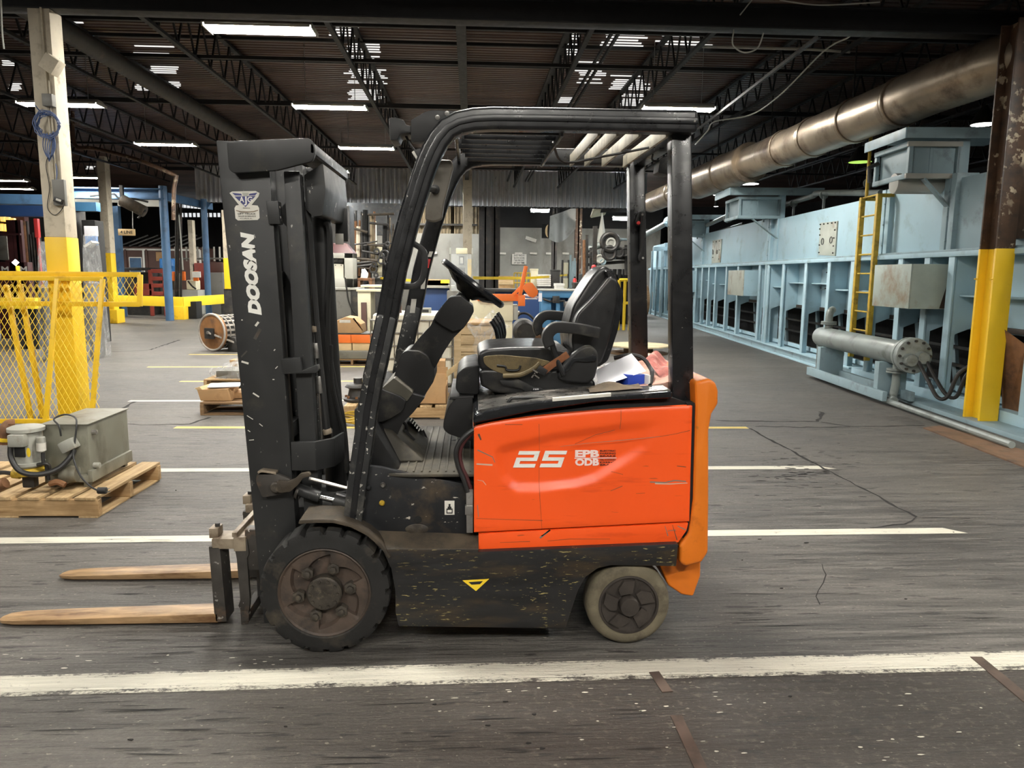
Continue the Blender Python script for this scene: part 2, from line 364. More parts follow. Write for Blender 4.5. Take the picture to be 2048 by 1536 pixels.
def film():
    t = NT('clear_wrinkled_plastic_film'); t.p.inputs['Base Color'].default_value = (.75, .76, .76, 1); t.p.inputs['Roughness'].default_value = .25
    t.link(t.ramp(t.noise(t.mapping((1, 1, .5)), 7, 5, .7, 1.5), .35, .75, .05, .55), t.p.inputs['Alpha'])
    t.bump(t.noise(t.mapping((1, 1, .4)), 14, 5, .7, 1), .7, .02); return t.m
M['film'] = film()
def clearp():
    t = NT('clear_acrylic_panel'); t.p.inputs['Base Color'].default_value = (.7, .74, .74, 1); t.p.inputs['Roughness'].default_value = .15
    t.link(t.ramp(t.noise(t.mapping((1, 1, 1)), 4), .3, .7, .22, .34), t.p.inputs['Alpha']); return t.m
M['clear'] = clearp()
# ------------------------------------------------------------------ the setting
def floor_mat(name, paint=None, wear=.5):
    t = NT(name)
    st = t.noise(t.mapping((.55, 9, 1)), 1.7, 8, .68, .3)            # long streaks along x
    st2 = t.noise(t.mapping((1.4, 30, 1), (3, 1, 0)), 2.2, 6, .7, .4)
    big = t.noise(t.mapping((.25, .6, 1), (9, 4, 0)), 1.3, 5, .6)
    fine = t.noise(t.mapping((1, 1.6, 1)), 55, 4, .7)
    pit = t.noise(t.mapping((2.2, 13, 1), (5, 5, 0)), 2.6, 5, .55, .5)
    sp = t.node('ShaderNodeSeparateXYZ'); t.link(t.tc.outputs['Object'], sp.inputs[0])
    near = t.ramp(sp.outputs['Y'], 2.72, 2.80, 1, 0)                  # the browner slab in front of the first stripe
    base = t.mix(t.ramp(st, .40, .62), (.052, .048, .044), (.180, .167, .150))
    base = t.mix(t.ramp(st2, .49, .59, 0, .8), base, (.040, .036, .033))
    base = t.mix(t.ramp(big, .42, .62, 0, .55), base, (.165, .152, .132))
    nb = t.mix(t.ramp(big, .40, .60), (.030, .024, .019), (.064, .054, .046))
    nb = t.mix(t.ramp(t.noise(t.mapping((1, 1.5, 1), (2, 7, 0)), 26, 5, .7), .54, .64, 0, .6), nb, (.17, .148, .118))
    base = t.mix(t.math('MULTIPLY', near, t.ramp(sp.outputs['X'], -1.6, .4, .35, 1)), base, nb)
    base = t.mix(t.ramp(fine, .3, .75, 0, .4), base, (.035, .032, .03))
    spk = t.noise(t.mapping((1, 1.5, 1), (1, 2, 0)), 38, 3, .5)
    base = t.mix(t.ramp(spk, .67, .70, 0, .55), base, (.36, .33, .27))
    base = t.mix(t.ramp(pit, .61, .645, 0, .9), base, (.022, .02, .019))
    if paint:
        m = t.noise(t.mapping((1.2, 2.5, 1), (4, 2, 0)), 7, 9, .75, .5); m2 = t.noise(t.mapping((1.2, 2, 1)), 45, 5, .7)
        k = t.math('ADD', t.math('MULTIPLY', m, .62), t.math('MULTIPLY', m2, .38))
        k = t.ramp(k, .5+.16*(1-wear)-.04, .5+.16*(1-wear)+.04)
        dirt = t.mix(t.ramp(st2, .35, .7), paint, tuple(x*.72 for x in paint))
        base = t.mix(k, dirt, base)
    t.link(base, t.p.inputs['Base Color'])
    t.link(t.ramp(t.math('ADD', st, t.math('MULTIPLY', fine, .4)), .45, .95, .34, .68), t.p.inputs['Roughness'])
    t.p.inputs['Specular IOR Level'].default_value = .42
    h = t.math('ADD', t.math('MULTIPLY', st2, 1.0), t.math('MULTIPLY', t.math('ADD', fine, pit), -.55))
    t.bump(h, .75, .012); return t.m
FLOOR = floor_mat('worn_streaked_concrete')
PAINTW = floor_mat('worn_white_floor_paint', (.66, .63, .53), .30)
PAINTW2 = floor_mat('white_floor_paint', (.70, .67, .56), .30)
PAINTY = floor_mat('worn_yellow_floor_paint', (.72, .55, .14), .22)
floor = tag(MB().box(-26, 18, -8, 62, -.3, 0).build('floor', FLOOR, org=(0, 0, 0)), kind='structure')

def stripe(x0, x1, ya0, ya1, wd, mt, slant=.0, z=.0015):
    """painted strip from (x0,ya0) to (x1,ya1), wd wide"""
    MB().add([(x0, ya0-wd/2, z), (x1+slant, ya1-wd/2, z), (x1, ya1+wd/2, z), (x0, ya0+wd/2, z)], [(0, 1, 2, 3)]).build('painted_stripe', mt, floor)
def stripe_px(a, b, wd, mt, slant=.0):
    p, q = PZ(*a), PZ(*b); stripe(p.x, q.x, p.y, q.y, wd, mt, slant)
PAINTE = floor_mat('flaking_edge_of_floor_paint', (.62, .59, .49), .95); PAINTM = floor_mat('worn_mid_floor_paint', (.66, .63, .53), .55)
for a_, b_ in (((-60, 1372), (1010, 1343)), ((1010, 1343), (2140, 1316))):
    p, q = PZ(*a_), PZ(*b_)
    for off, wd, mt in ((0, .075, PAINTW), (.045, .018, PAINTM), (-.047, .022, PAINTM), (-.070, .028, PAINTE), (.060, .014, PAINTE)): stripe(p.x, q.x, p.y+off, q.y+off, wd, mt)
stripe_px((-40, 1082), (1895, 1061.5), .105, PAINTW2, .10)
stripe_px((190, 941), (1640, 935), .105, PAINTW2, .12)
for a, b, wd in (((350, 855), (1495, 855.5), .10), ((258, 802), (900, 800), .10), ((360, 763), (900, 762), .10), ((295, 734), (740, 733.5), .10), ((378, 709), (640, 709), .10), ((700, 690), (900, 690), .10)):
    stripe_px(a, b, wd, PAINTY if a[0] != 258 else PAINTW2)
# steel joint strips let into the slab, cracks
def strip(pts, wd, mt, name, z=.004):
    m = MB()
    for (a, b) in zip(pts[:-1], pts[1:]):
        d = (b-a).normalized(); n = Vector((-d.y, d.x, 0))*wd/2
        m.add([a-n+Vector((0, 0, z)), b-n+Vector((0, 0, z)), b+n+Vector((0, 0, z)), a+n+Vector((0, 0, z)), a-n, b-n, b+n, a+n], [(0, 1, 2, 3), (4, 7, 6, 5), (0, 4, 5, 1), (1, 5, 6, 2), (2, 6, 7, 3), (3, 7, 4, 0)])
    return m.build(name, mt, floor)
M['strip'] = pmat('brown_steel_joint_strip', (.10, .072, .058), .5, .3, .35, 9, dirt=(.05, .04, .033), damt=.4, ds=12)
strip([PZ(1308, 1345), PZ(1335, 1385)], .042, M['strip'], 'joint_strip')
strip([PZ(1352, 1432), PZ(1405, 1545), PZ(1420, 1600)], .042, M['strip'], 'joint_strip')
strip([PZ(1952, 1315), PZ(2060, 1405)], .05, M['strip'], 'joint_strip')
MB().hexa([PZ(1846, 857), PZ(1880, 853), PZ(2080, 912), PZ(2080, 948)], [p+Vector((0, 0, .012)) for p in (PZ(1846, 857), PZ(1880, 853), PZ(2080, 912), PZ(2080, 948))]).build('trench_cover', pmat('rusty_trench_plate', (.17, .10, .06), .6, .2, .3, 3, dirt=(.07, .05, .04), damt=.4, ds=4), floor)
CRK = pmat('open_crack', (.012, .011, .010), .9)
def crack(pts, wd=.012, jit=.012):
    P = [PZ(*p) for p in pts]; m = MB(); out = []
    for a, b in zip(P[:-1], P[1:]):
        n = max(2, int((b-a).length/.09))
        for k in range(n):
            p = a.lerp(b, k/n); out.append(p+Vector((random.uniform(-jit, jit), random.uniform(-jit, jit), 0)))
    out.append(P[-1])
    L = []; Rr = []
    for i, p in enumerate(out):
        d = (out[min(i+1, len(out)-1)]-out[max(i-1, 0)]).normalized(); n = Vector((-d.y, d.x, 0))*wd*random.uniform(.2, .8)
        L.append(p+n+Vector((0, 0, .002))); Rr.append(p-n+Vector((0, 0, .002)))
    k = len(out); m.add(L+Rr, [(i, k+i, k+i+1, i+1) for i in range(k-1)]); m.build('crack', CRK, floor)
crack([(1500, 857), (1560, 890), (1650, 938), (1740, 985), (1832, 1034)], .022)
crack([(1832, 1034), (1810, 1048), (1740, 1056)], .015); crack([(1845, 1036), (1940, 1037)], .008)
crack([(1430, 841), (1560, 843), (1635, 843), (1646, 826), (1638, 824)], .03); crack([(1640, 844), (1710, 854), (1850, 851)], .02); crack([(1512, 853), (1620, 855), (1700, 854)], .03, .02)
crack([(1645, 1130), (1652, 1150), (1636, 1180), (1640, 1210)], .005)
crack([(270, 803), (240, 820), (212, 832)], .03, .02); crack([(225, 704), (300, 700), (360, 680)], .05, .03)
crack([(170, 846), (300, 850), (380, 849), (420, 835)], .03, .02)
# small scraps of litter on the slab
for k in range(26):
    p = PZ(random.uniform(150, 2000), random.choice([random.uniform(960, 1230), random.uniform(1000, 1160), random.uniform(1390, 1520)]))
    if -1.2 < p.x < 1.2 and 2.6 < p.y < 4.4: continue
    s_ = random.uniform(.004, .011); n_ = random.randint(4, 6); MB().prism([(p.x+s_*random.uniform(.5, 1.6)*math.cos(a_*math.tau/n_), p.y+s_*random.uniform(.3, .8)*math.sin(a_*math.tau/n_)) for a_ in range(n_)], .0005, .004, 'z').build('floor_debris', CRK, floor)

# gouges and spalled pits worn along the travel direction, flecks of spattered paint
def litter(n, boxes, lx, ly, mt, name, seed):
    rn = random.Random(seed); m = MB()
    for k in range(n):
        b = rn.choice(boxes); g_ = (lambda: (rn.random()+rn.random())/2) if name == 'spalled_pits' else rn.random; p = PZ(b[0]+(b[2]-b[0])*g_(), b[1]+(b[3]-b[1])*g_())
        L, W_ = rn.uniform(*lx), rn.uniform(*ly); a = rn.gauss(0, .10 if name == 'spalled_pits' else .03); c, s_ = math.cos(a), math.sin(a); P = []
        for i in range(7):
            t = i*math.tau/7; r_ = rn.uniform(.6, 1); x, y = L*math.cos(t)*r_, W_*math.sin(t)*r_; P.append(Vector((p.x+x*c-y*s_, p.y+x*s_+y*c, .0026)))
        m.add(P, [tuple(range(7))])
    o = m.build(name, mt, floor, fixn=False); o['kind'] = 'stuff'
litter(110, [(1470, 870, 1760, 1015), (1500, 895, 1680, 985)], (.015, .055), (.004, .012), CRK, 'spalled_pits', 2)
litter(170, [(0, 1000, 700, 1320), (1430, 1080, 2000, 1290), (0, 1400, 1300, 1530), (200, 860, 500, 1040)], (.03, .17), (.0015, .004), CRK, 'long_gouges', 3)
litter(60, [(820, 1372, 1340, 1425), (1300, 1370, 2040, 1530), (0, 1300, 600, 1340), (1000, 1440, 2040, 1530)], (.004, .018), (.002, .006), PAINTW2, 'paint_flecks', 4)
# ---- roof: deck, joists, girder, bridging
DZ = 5.50
v = []; n = 0; y = -8.0; prof = []
while y < 44:
    prof += [(y, DZ), (y+.085, DZ), (y+.105, DZ+.045), (y+.13, DZ+.045)]; y += .15
m = MB(); m.add([(x, p[0], p[1]) for p in prof for x in (-26, 18)], [(2*i, 2*i+1, 2*i+3, 2*i+2) for i in range(len(prof)-1)])
ceiling = tag(m.build('ceiling', M['deck'], org=(0, 0, DZ), ang=10, fixn=False), kind='structure')
ceiling.data.polygons.foreach_set('use_smooth', [False]*len(ceiling.data.polygons))
def joist_mesh(X, y0, y1, zb=4.75, zt=5.46):
    t = MB().box(X-.045, X+.045, y0, y1, zt-.045, zt); t.box(X-.035, X+.035, y0+.3, y1-.3, zb, zb+.045)
    ww = MB(); y = y0+.2; up = True; st = .34
    while y < y1-.5:
        a = (X, y, zb+.03 if up else zt-.03); b = (X, y+st, zt-.03 if up else zb+.03); ww.bar([a, b], .026, .026, (1, 0, 0)); y += st; up = not up
    return t, ww
JX = [-15.4, -13.1, -10.8, -8.5, -6.3, -4.17, -1.85, 1.58, 3.2, 5.3, 7.4, 9.6, 11.8, 14]
for X in JX:
    for (y0, y1) in ((-7.5, 8.2), (8.6, 28.6)):
        t, ww = joist_mesh(X, y0, y1); j = t.build('roof_joist', M['roofsteel'], ceiling); ww.build('joist_web', M['roofsteel'], j)
for X, wd in ((-.13, .13), (1.36, .05), (2.02, .035), (2.12, .035)): MB().box(X-wd/2, X+wd/2, 8.6, 28.6, 4.72 if wd > .1 else 5.0, 4.95 if wd > .1 else 5.05).build('roof_beam', M['roofsteel'], ceiling)
for yy, zz in ((10.6, 4.80), (11.5, 5.40), (12.3, 4.80), (13.4, 5.40), (15.5, 4.80), (17.9, 5.35), (20.5, 4.8), (24, 4.8), (9.6, 5.35), (14.6, 5.38), (3, 4.8), (6, 4.8)):
    MB().box(-16, 14, yy-.03, yy+.03, zz, zz+.05).build('bridging_angle', M['roofsteel'], ceiling)
g0 = PY(1354, 58, 8.35).z
g = MB().box(-16, 12, 8.25, 8.45, g0, g0+.02).box(-16, 12, 8.335, 8.365, g0+.02, g0+.25).box(-16, 12, 8.25, 8.45, g0+.23, g0+.25)
g.build('roof_girder', M['roofsteel'], ceiling, .004)
# glowing strips added on the deck ribs, standing for lamp glints on the metal
GLINT = lampmat('glowing_deck_glint', (1, 1, .97), .9)
def deck_glints(px0, px1, py0, py1):
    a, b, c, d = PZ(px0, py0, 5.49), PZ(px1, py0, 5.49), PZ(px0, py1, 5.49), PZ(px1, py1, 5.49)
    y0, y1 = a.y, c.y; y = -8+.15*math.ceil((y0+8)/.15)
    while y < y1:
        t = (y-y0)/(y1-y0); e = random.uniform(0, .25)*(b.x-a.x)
        if random.random() < .8: MB().box(a.x+(c.x-a.x)*t+random.uniform(0, .2)*(b.x-a.x), b.x+(d.x-b.x)*t-e, y+.012, y+.05, 5.485, 5.497).build('glint_strip', GLINT, ceiling)
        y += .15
for q in ((590, 665, 33, 52), (655, 720, 36, 70), (690, 762, 84, 128), (686, 775, 136, 166), (690, 770, 178, 202), (1130, 1160, 62, 108), (1200, 1300, 60, 90), (1215, 1310, 150, 178), (1310, 1440, 62, 88), (1150, 1215, 122, 165), (1110, 1150, 190, 205), (1240, 1292, 185, 214), (262, 350, 90, 108), (295, 358, 130, 146), (335, 360, 160, 176), (128, 172, 24, 46), (268, 312, 168, 182), (0, 28, 120, 132), (15, 40, 165, 180), (170, 190, 330, 338)): deck_glints(*q)
# ---- walls
def corrugated(x0, x1, Y, z0, z1, pitch, dep, mt, name, parent=None):
    pts = []; x = x0
    while x < x1: pts += [(x, Y), (x+pitch*.42, Y), (x+pitch*.48, Y+dep), (x+pitch*.94, Y+dep)]; x += pitch
    pts.append((x+.002, Y))
    return MB().add([(p[0], p[1], z) for p in pts for z in (z0, z1)], [(2*i, 2*i+2, 2*i+3, 2*i+1) for i in range(len(pts)-1)]).build(name, mt, parent, ang=15, fixn=False)
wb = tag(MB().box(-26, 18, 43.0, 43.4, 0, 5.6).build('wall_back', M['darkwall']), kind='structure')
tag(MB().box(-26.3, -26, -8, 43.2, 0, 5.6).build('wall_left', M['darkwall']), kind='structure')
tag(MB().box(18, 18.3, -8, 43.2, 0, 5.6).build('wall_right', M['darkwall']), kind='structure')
tag(MB().box(-26.3, 18.3, -8.3, -8, 0, 5.6).build('wall_front', M['concwall']), kind='structure')
# upper corrugated curtain wall hanging from the far girder, sheet by sheet
zb = PY(900, 411, 29).z
cw = tag(MB().box(-11.4, 6.2, 29.25, 29.33, zb-.015, zb+.06).box(-11.4, 6.2, 29.25, 29.33, 5.3, 5.42).build('wall_upper', M['roofsteel']), kind='structure')
x = PY(392, 400, 29).x
while x < PY(1268, 400, 29).x: corrugated(x, x+.99, 29.0, zb, 5.45, .165, .13, M['corr'], 'corrugated_sheet', cw); x += .99
# rear partition: grey block below, dirty corrugated sheet above, left of the alcove
zc = PY(800, 466, 33).z
wp = tag(MB().box(PY(640, 500, 33).x, PY(965, 500, 33).x, 33, 33.3, 0, zc).build('wall_partition', M['concwall']), kind='structure')
x = PY(690, 450, 33).x
while x < PY(955, 450, 33).x: corrugated(x, x+.9, 33.05, zc, 5.3, .15, .05, M['corrdirty'], 'corrugated_sheet', wp); x += .9
MB().box(PY(690, 450, 32.9).x, PY(955, 450, 32.9).x, 32.85, 32.95, PY(800, 448, 32.9).z-.04, PY(800, 448, 32.9).z+.04).build('wall_rail', M['dark'], wp)
za = PY(1100, 456, 40).z
wa = tag(MB().box(PY(985, 500, 40).x, PY(1320, 500, 40).x, 40, 40.3, 0, za).build('wall_alcove', M['concwall']), kind='structure')
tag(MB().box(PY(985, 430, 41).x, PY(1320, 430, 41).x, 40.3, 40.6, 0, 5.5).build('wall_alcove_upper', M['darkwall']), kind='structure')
# ---- columns
def col_px(xl, xm, xr, yref, Y):
    """square column: front face xl..xm, side face xm..xr at image row yref"""
    a = PY(xl, yref, Y).x; b = PY(xm, yref, Y).x
    if abs(xr-xm) < 1: return a, b, Y, Y+abs(b-a)
    yb = PX(xr, yref, b if xr > xm else a).y if xr > xm else Y+abs(b-a)
    return a, b, Y, yb
a, b, y0, y1 = col_px(95, 137, 160, 540, 8.25)
CLX = (a, b, y0, y1)
zy = PY(115, 474, 8.25).z
t = thing('concrete_column', ((a+b)/2, (y0+y1)/2, 0), 'cream concrete column with yellow base, blue cable coil hanging on it', 'column')
MB().box(a, b, y0, y1, zy, g0).build('shaft', M['concol'], t, .008)
MB().box(a-.006, b+.006, y0-.006, y1+.006, 0, zy).build('painted_base', M['yellowc'], t, .01)
MB().tube([(b-.07, y0-.02, zy+.35), (b-.07, y0-.02, g0)], .011).tube([(b-.045, y0-.02, zy+.35), (b-.045, y0-.02, g0-.7)], .008).build('conduit', M['concol'], t)
MB().box(*[f(p.x, q.x) for f, p, q in ((min, PY(108, 358, y0), PY(132, 358, y0)), (max, PY(108, 358, y0), PY(132, 358, y0)))], y0-.05, y0, PY(120, 412, y0).z, PY(120, 360, y0).z).build('switch_box', M['greyp'], t, .006)
MB().obox(PY(117, 401, y0-.06), (.09, .03, .05), ry(.35)).build('switch_handle', M['ink'], t, .004)
MB().obox(PY(117, 400, y0-.078), (.05, .006, .022), ry(.35)).build('switch_label', M['sticker'], t)
MB().obox(PY(98, 201, y0-.04), (.10, .08, .12)).build('junction_box', M['greyp'], t, .006)
MB().obox(PY(104, 130, y0-.09), (.15, .14, .16), ry(.6)).build('flood_light', M['concol'], t, .01)
MB().tube(smooth_path([PY(100, 305, y0-.012), PY(92, 330, y0-.012), PY(99, 375, y0-.012), PY(95, 415, y0-.012), PY(110, 430, y0-.012), PY(126, 415, y0-.012), PY(132, 390, y0-.012)]), .004, 5).build('thin_wire', M['ink'], t)
m = MB(); c0 = PY(97, 250, y0-.06)
for k in range(7):
    rr = .095+.006*k; m.tube([c0+Vector((random.uniform(-.012, .012)+rr*math.cos(q*math.tau/22), -.006*k, random.uniform(-.012, .012)+rr*1.05*math.sin(q*math.tau/22))) for q in range(23)], .0055, 5)
for k in range(4):
    m.tube(smooth_path([c0+Vector((-.05+.03*k, 0, -.08)), c0+Vector((-.07+.02*k, 0, -.22)), c0+Vector((-.02, 0, -.33-.01*k)), c0+Vector((.05-.01*k, 0, -.22)), c0+Vector((.04, 0, -.06))]), .005, 5)
m.tube(smooth_path([PY(103, 305, y0-.02), PY(113, 335, y0-.02), PY(113, 360, y0-.03)]), .005, 5); m.tube(smooth_path([PY(70, 210, y0-.06), PY(80, 222, y0-.03), PY(97, 232, y0-.03)]), .006, 5)
tag(m.build('cable_coil', M['cable']), 'coil of blue cable hanging on the cream concrete column', 'cable')
# second column
a, b, y0, y1 = col_px(206, 222, 232, 520, 23.5)
t = thing('concrete_column', ((a+b)/2, y0, 0), 'farther cream and yellow column standing between the mesh guards and blue gantry', 'column')
zy = PY(215, 506, y0).z
MB().box(a, b, y0, y1, zy, PY(195, 312, y0).z).build('shaft', M['concol'], t, .01)
MB().box(a, b, y0, y1, 0, zy).build('painted_base', M['yellowc'], t, .01); MB().box(a-.1, b+.12, y0-.1, y1+.1, 0, .42).build('base_guard', M['yellowp'], t, .03)
# pale column right behind the truck and slim one behind the mast
a, b = PY(926, 450, 26).x, PY(944, 450, 26).x
t = thing('concrete_column', ((a+b)/2, 26, 0), 'pale cream column standing behind the steering wheel', 'column')
zy = PY(945, 518, 26).z
MB().box(a, b, 26, 26.3, zy, 5.45).build('shaft', M['concol'], t, .01); MB().box(a, b, 26, 26.3, 0, zy).build('painted_base', M['yellowc'], t, .01)
a, b = PY(446, 500, 21).x, PY(466, 500, 21).x
t = thing('concrete_column', ((a+b)/2, 21, 0), 'slim column with yellow foot half hidden by the mast', 'column')
MB().box(a, b, 21, 21.3, PY(455, 516, 21).z, PY(455, 420, 21).z).build('shaft', M['concol'], t, .01); MB().box(a-.005, b+.005, 21, 21.3, PY(455, 578, 21).z, PY(455, 516, 21).z).build('painted_base', M['yellowc'], t, .01)
MB().box(a-.05, b+.1, 21.05, 21.4, 0, PY(455, 578, 21).z).build('steel_stub', M['dark'], t, .01)
a, b = PY(383, 600, 30).x, PY(392, 600, 30).x
t = thing('concrete_column', ((a+b)/2, 30, 0), 'thin far grey column seen between the blue gantry posts', 'column')
MB().box(a, b, 30, 30.3, 0, PY(387, 440, 30).z).build('shaft', M['concol'], t, .01)
# right column, an H section
Yf = 7.70; a = PY(1993, 500, Yf).x; b = PY(2030, 500, Yf).x
t = thing('steel_column', ((a+b)/2, Yf+.13, 0), 'flaking brown steel column with bright yellow base beside the blue furnace', 'column')
zy = PY(2000, 497, Yf).z
def hsec(z0, z1, g=0.0):
    return MB().box(a-g, b+g, Yf-g, Yf+.022+g, z0, z1).box(a-g, b+g, Yf+.25-g, Yf+.272+g, z0, z1).box((a+b)/2-.012-g, (a+b)/2+.012+g, Yf+.02, Yf+.255, z0, z1)
hsec(zy, g0).build('shaft', M['rustcol'], t, .002); hsec(0.02, zy, .004).build('painted_base', M['yellowc'], t, .003)
MB().box(a-.03, b+.03, Yf-.03, Yf+.3, 0, .02).build('base_plate', M['dark'], t)
for zz in (PY(1950, 558, Yf).z,): MB().cyl((a-.03, Yf+.01, zz), (a+.02, Yf+.01, zz), .008).cyl((a-.03, Yf+.26, zz), (a+.02, Yf+.26, zz), .008).build('bolt', M['yellowp'], t)
MB().box((a+b)/2+.05, b+.25, Yf+.04, Yf+.24, 2.0, g0).build('side_channel', M['rustcol'], t, .003)
# two big dark columns at the alcove, others in the gloom
for (xl, xr, yt, Y, lab) in ((958, 983, 415, 30, 'thick sooty steel column left of the dark alcove opening'), (978, 1000, 425, 31.5, 'sooty steel column right beside the thick one at the alcove opening'), (1104, 1114, 440, 38, 'slim dark pipe column in front of the grey alcove wall'), (1150, 1163, 425, 34, 'rust streaked brown column beside the two red extinguishers')):
    a, b = PY(xl, 500, Y).x, PY(xr, 500, Y).x
    t = thing('steel_column', ((a+b)/2, Y, 0), lab, 'column'); d = (b-a)
    MB().box(a, b, Y, Y+.03, 0, 5.4).box(a, b, Y+d-.03, Y+d, 0, 5.4).box((a+b)/2-.03, (a+b)/2+.03, Y, Y+d, 0, 5.4).build('shaft', M['dkcol'] if xl != 1150 else M['rustcol'], t)
    MB().box(a-.05, b+.05, Y-.05, Y+d+.05, 0, .03).build('base_plate', M['dark'], t)
# ---- lamps
LED = lampmat('lit_led_diffuser', (1, .96, .88), LAMP); LEDC = lampmat('lit_cool_diffuser', (.92, .98, 1.0), LAMP*1.15)
def lamp(X, Y, Z, L=1.2, label='', mt=LED, wd=.30, group=None, drop=0.0):
    t = thing('led_high_bay', (X, Y, Z), label, 'lamp', group)
    MB().prism([(-.10+X, Z+.075), (.10+X, Z+.075), (.16+X, Z+.03), (.16+X, Z+.03), (-.16+X, Z+.03)], Y-.06, Y+.06)
    MB().hexa([(X-L/2-.03, Y-wd/2-.03, Z+.02), (X+L/2+.03, Y-wd/2-.03, Z+.02), (X+L/2+.03, Y+wd/2+.03, Z+.02), (X-L/2-.03, Y+wd/2+.03, Z+.02)],
              [(X-L/2, Y-wd/4, Z+.09), (X+L/2, Y-wd/4, Z+.09), (X+L/2, Y+wd/4, Z+.09), (X-L/2, Y+wd/4, Z+.09)]).build('housing', M['ltgrey'], t, .004)
    MB().box(X-L/2, X+L/2, Y-wd/2, Y+wd/2, Z-drop, Z+.018).build('diffuser', mt, t)
    for a_ in (X-L/2-.025, X+L/2+.025): MB().box(a_-.01, a_+.01, Y-wd/2-.03, Y+wd/2+.03, Z-.015, Z+.03).build('end_cap', M['ltgrey'], t)
    for b_ in (Y-wd/2-.02, Y+wd/2+.02): MB().box(X-L/2, X+L/2, b_-.006, b_+.006, Z-.004, Z+.03).build('side_rail', M['ltgrey'], t)
    for s in (-1, 1): MB().tube([(X+s*L*.35, Y, Z+.08), (X+s*L*.35, Y, 5.53)], .006, 5).build('hanger_wire', M['steel'], t)
lamp(-2.47, 9.5, 4.4, label='large bright ceiling lamp nearest above the mast')
lamp(-2.42, 13.65, 4.4, label='bright ceiling lamp above and left of the overhead guard')
lamp(-2.37, 17.9, 4.4, label='smaller ceiling lamp just right of the mast top')
lamp(3.52, 13.2, 4.4, label='ceiling lamp over the rear post of the overhead guard')
lamp(-6.85, 17.9, 4.4, 1.25, 'ceiling lamp between the cream columns and the mast')
lamp(-7.05, 13.9, 4.4, 1.3, 'ceiling lamp half hidden behind the cable coil column')
lamp(-14.8, 25.5, 4.4, 1.2, 'far ceiling lamp at the frame edge, upper of the pair'); lamp(-16.0, 28.0, 4.4, 1.2, 'far ceiling lamp at the frame edge, lower of the pair')
lamp(-11.9, 24.4, 4.4, 1.2, 'far ceiling lamp between the two cream and yellow columns')
p = PY(1080, 419, 31.5); lamp(p.x, 31.5, p.z, .72, 'cool white far lamp under the corrugated curtain wall', LEDC, .22, drop=.10)
p = PY(1241, 434, 33); lamp(p.x, 33, p.z, .62, 'cool white far lamp left of the rear post', LEDC, .22, drop=.13)
# added unseen fill lamps; only the one above the truck follows its shadow
for X, Y in ((.1, 3.95), (-6.6, 4.4), (6.4, 3.6), (-2.6, -1.6), (3.2, -1.9)):
    lamp(X, Y, 4.4, label={.1: 'ceiling lamp straight above the forklift guard', -6.6: 'added unseen lamp above the tank pallet', 6.4: 'added unseen lamp above the trench plate by the brown column', -2.6: 'added fill lamp behind the viewer over the fork tips', 3.2: 'added fill lamp behind the viewer over the joint strips'}[X])
lamp(-6.5, 22.5, 4.4, label='added fill lamp hidden behind the mast top'); lamp(-4.05, 22.0, 4.4, label='added fill lamp hidden behind the hanging mast cover');  # both added out of sight to brighten the far bay
for X, Y, Z, lab in ((-7, 30.6, 4.75, 'added fill lamp hidden behind the curtain wall at its mast end'), (-2.2, 31, 4.75, 'added fill lamp hidden behind the curtain wall above the pipe bank'), (2.0, 34.8, 5.0, 'added fill lamp hidden above the alcove opening'), (6.5, 35, 5.0, 'added fill lamp hidden above the pump skid')): lamp(X, Y, Z, 1.2, lab)  # added unseen lamps that brighten the partition and alcove walls
for X, Y, L_, lab in ((-5.0, 26.3, 1.2, 'added cool fill lamp near the curtain wall hidden behind the mast cover'), (-1.09, 26.3, .9, 'added cool fill lamp near the curtain wall hidden behind the mirror'), (7.35, 26, .7, 'added cool fill lamp near the curtain wall hidden behind the rear post')): lamp(X, Y, 4.4, L_, lab, LEDC)  # added unseen lamps that brighten the corrugated curtain wall
lamp(.3, -2.6, 4.4, label='added fill lamp behind the viewer over the truck body')  # added unseen lamp that brightens the near side of the truck
lamp(3.3, 21.6, 4.85, label='ceiling lamp hidden behind the far roof beam of the guard')
# round pendant lamps over the furnace
def pendant(px, py, Y, r, label, col=LEDC, on=True):
    p = PY(px, py, Y); t = thing('pendant_lamp', p, label, 'lamp')
    MB().lathe([(r, 0), (r*.92, .05), (r*.5, .22), (r*.28, .30), (.05, .34)], p, 'z', 24).build('shade', M['dark'], t)
    MB().lathe([(r*.9, -.004), (.001, -.006)], p, 'z', 20).build('bulb', col, t); MB().tube([p+Vector((0, 0, .33)), Vector((p.x, p.y, 5.53))], .01, 5).build('stem', M['dark'], t)
GREEN = lampmat('lit_greenish_lamp', (.45, .75, .12), 1.2); WARMDIM = lampmat('lit_pendant_bulb', (1, 1, .95), 30.0)
pendant(1966, 249, 13.8, .22, 'round pendant lamp touching the brown column', WARMDIM); pendant(1500, 368, 22, .27, 'round pendant lamp above the furnace under the duct', WARMDIM)
pendant(1720, 324, 17, .27, 'dim green round pendant lamp left of the ladder hoop', GREEN); pendant(1432, 390, 30, .12, 'tiny far pendant lamp just right of the rear post', WARMDIM)
pendant(1432, 413, 34, .10, 'tiny lowest pendant lamp right of the rear post', WARMDIM)
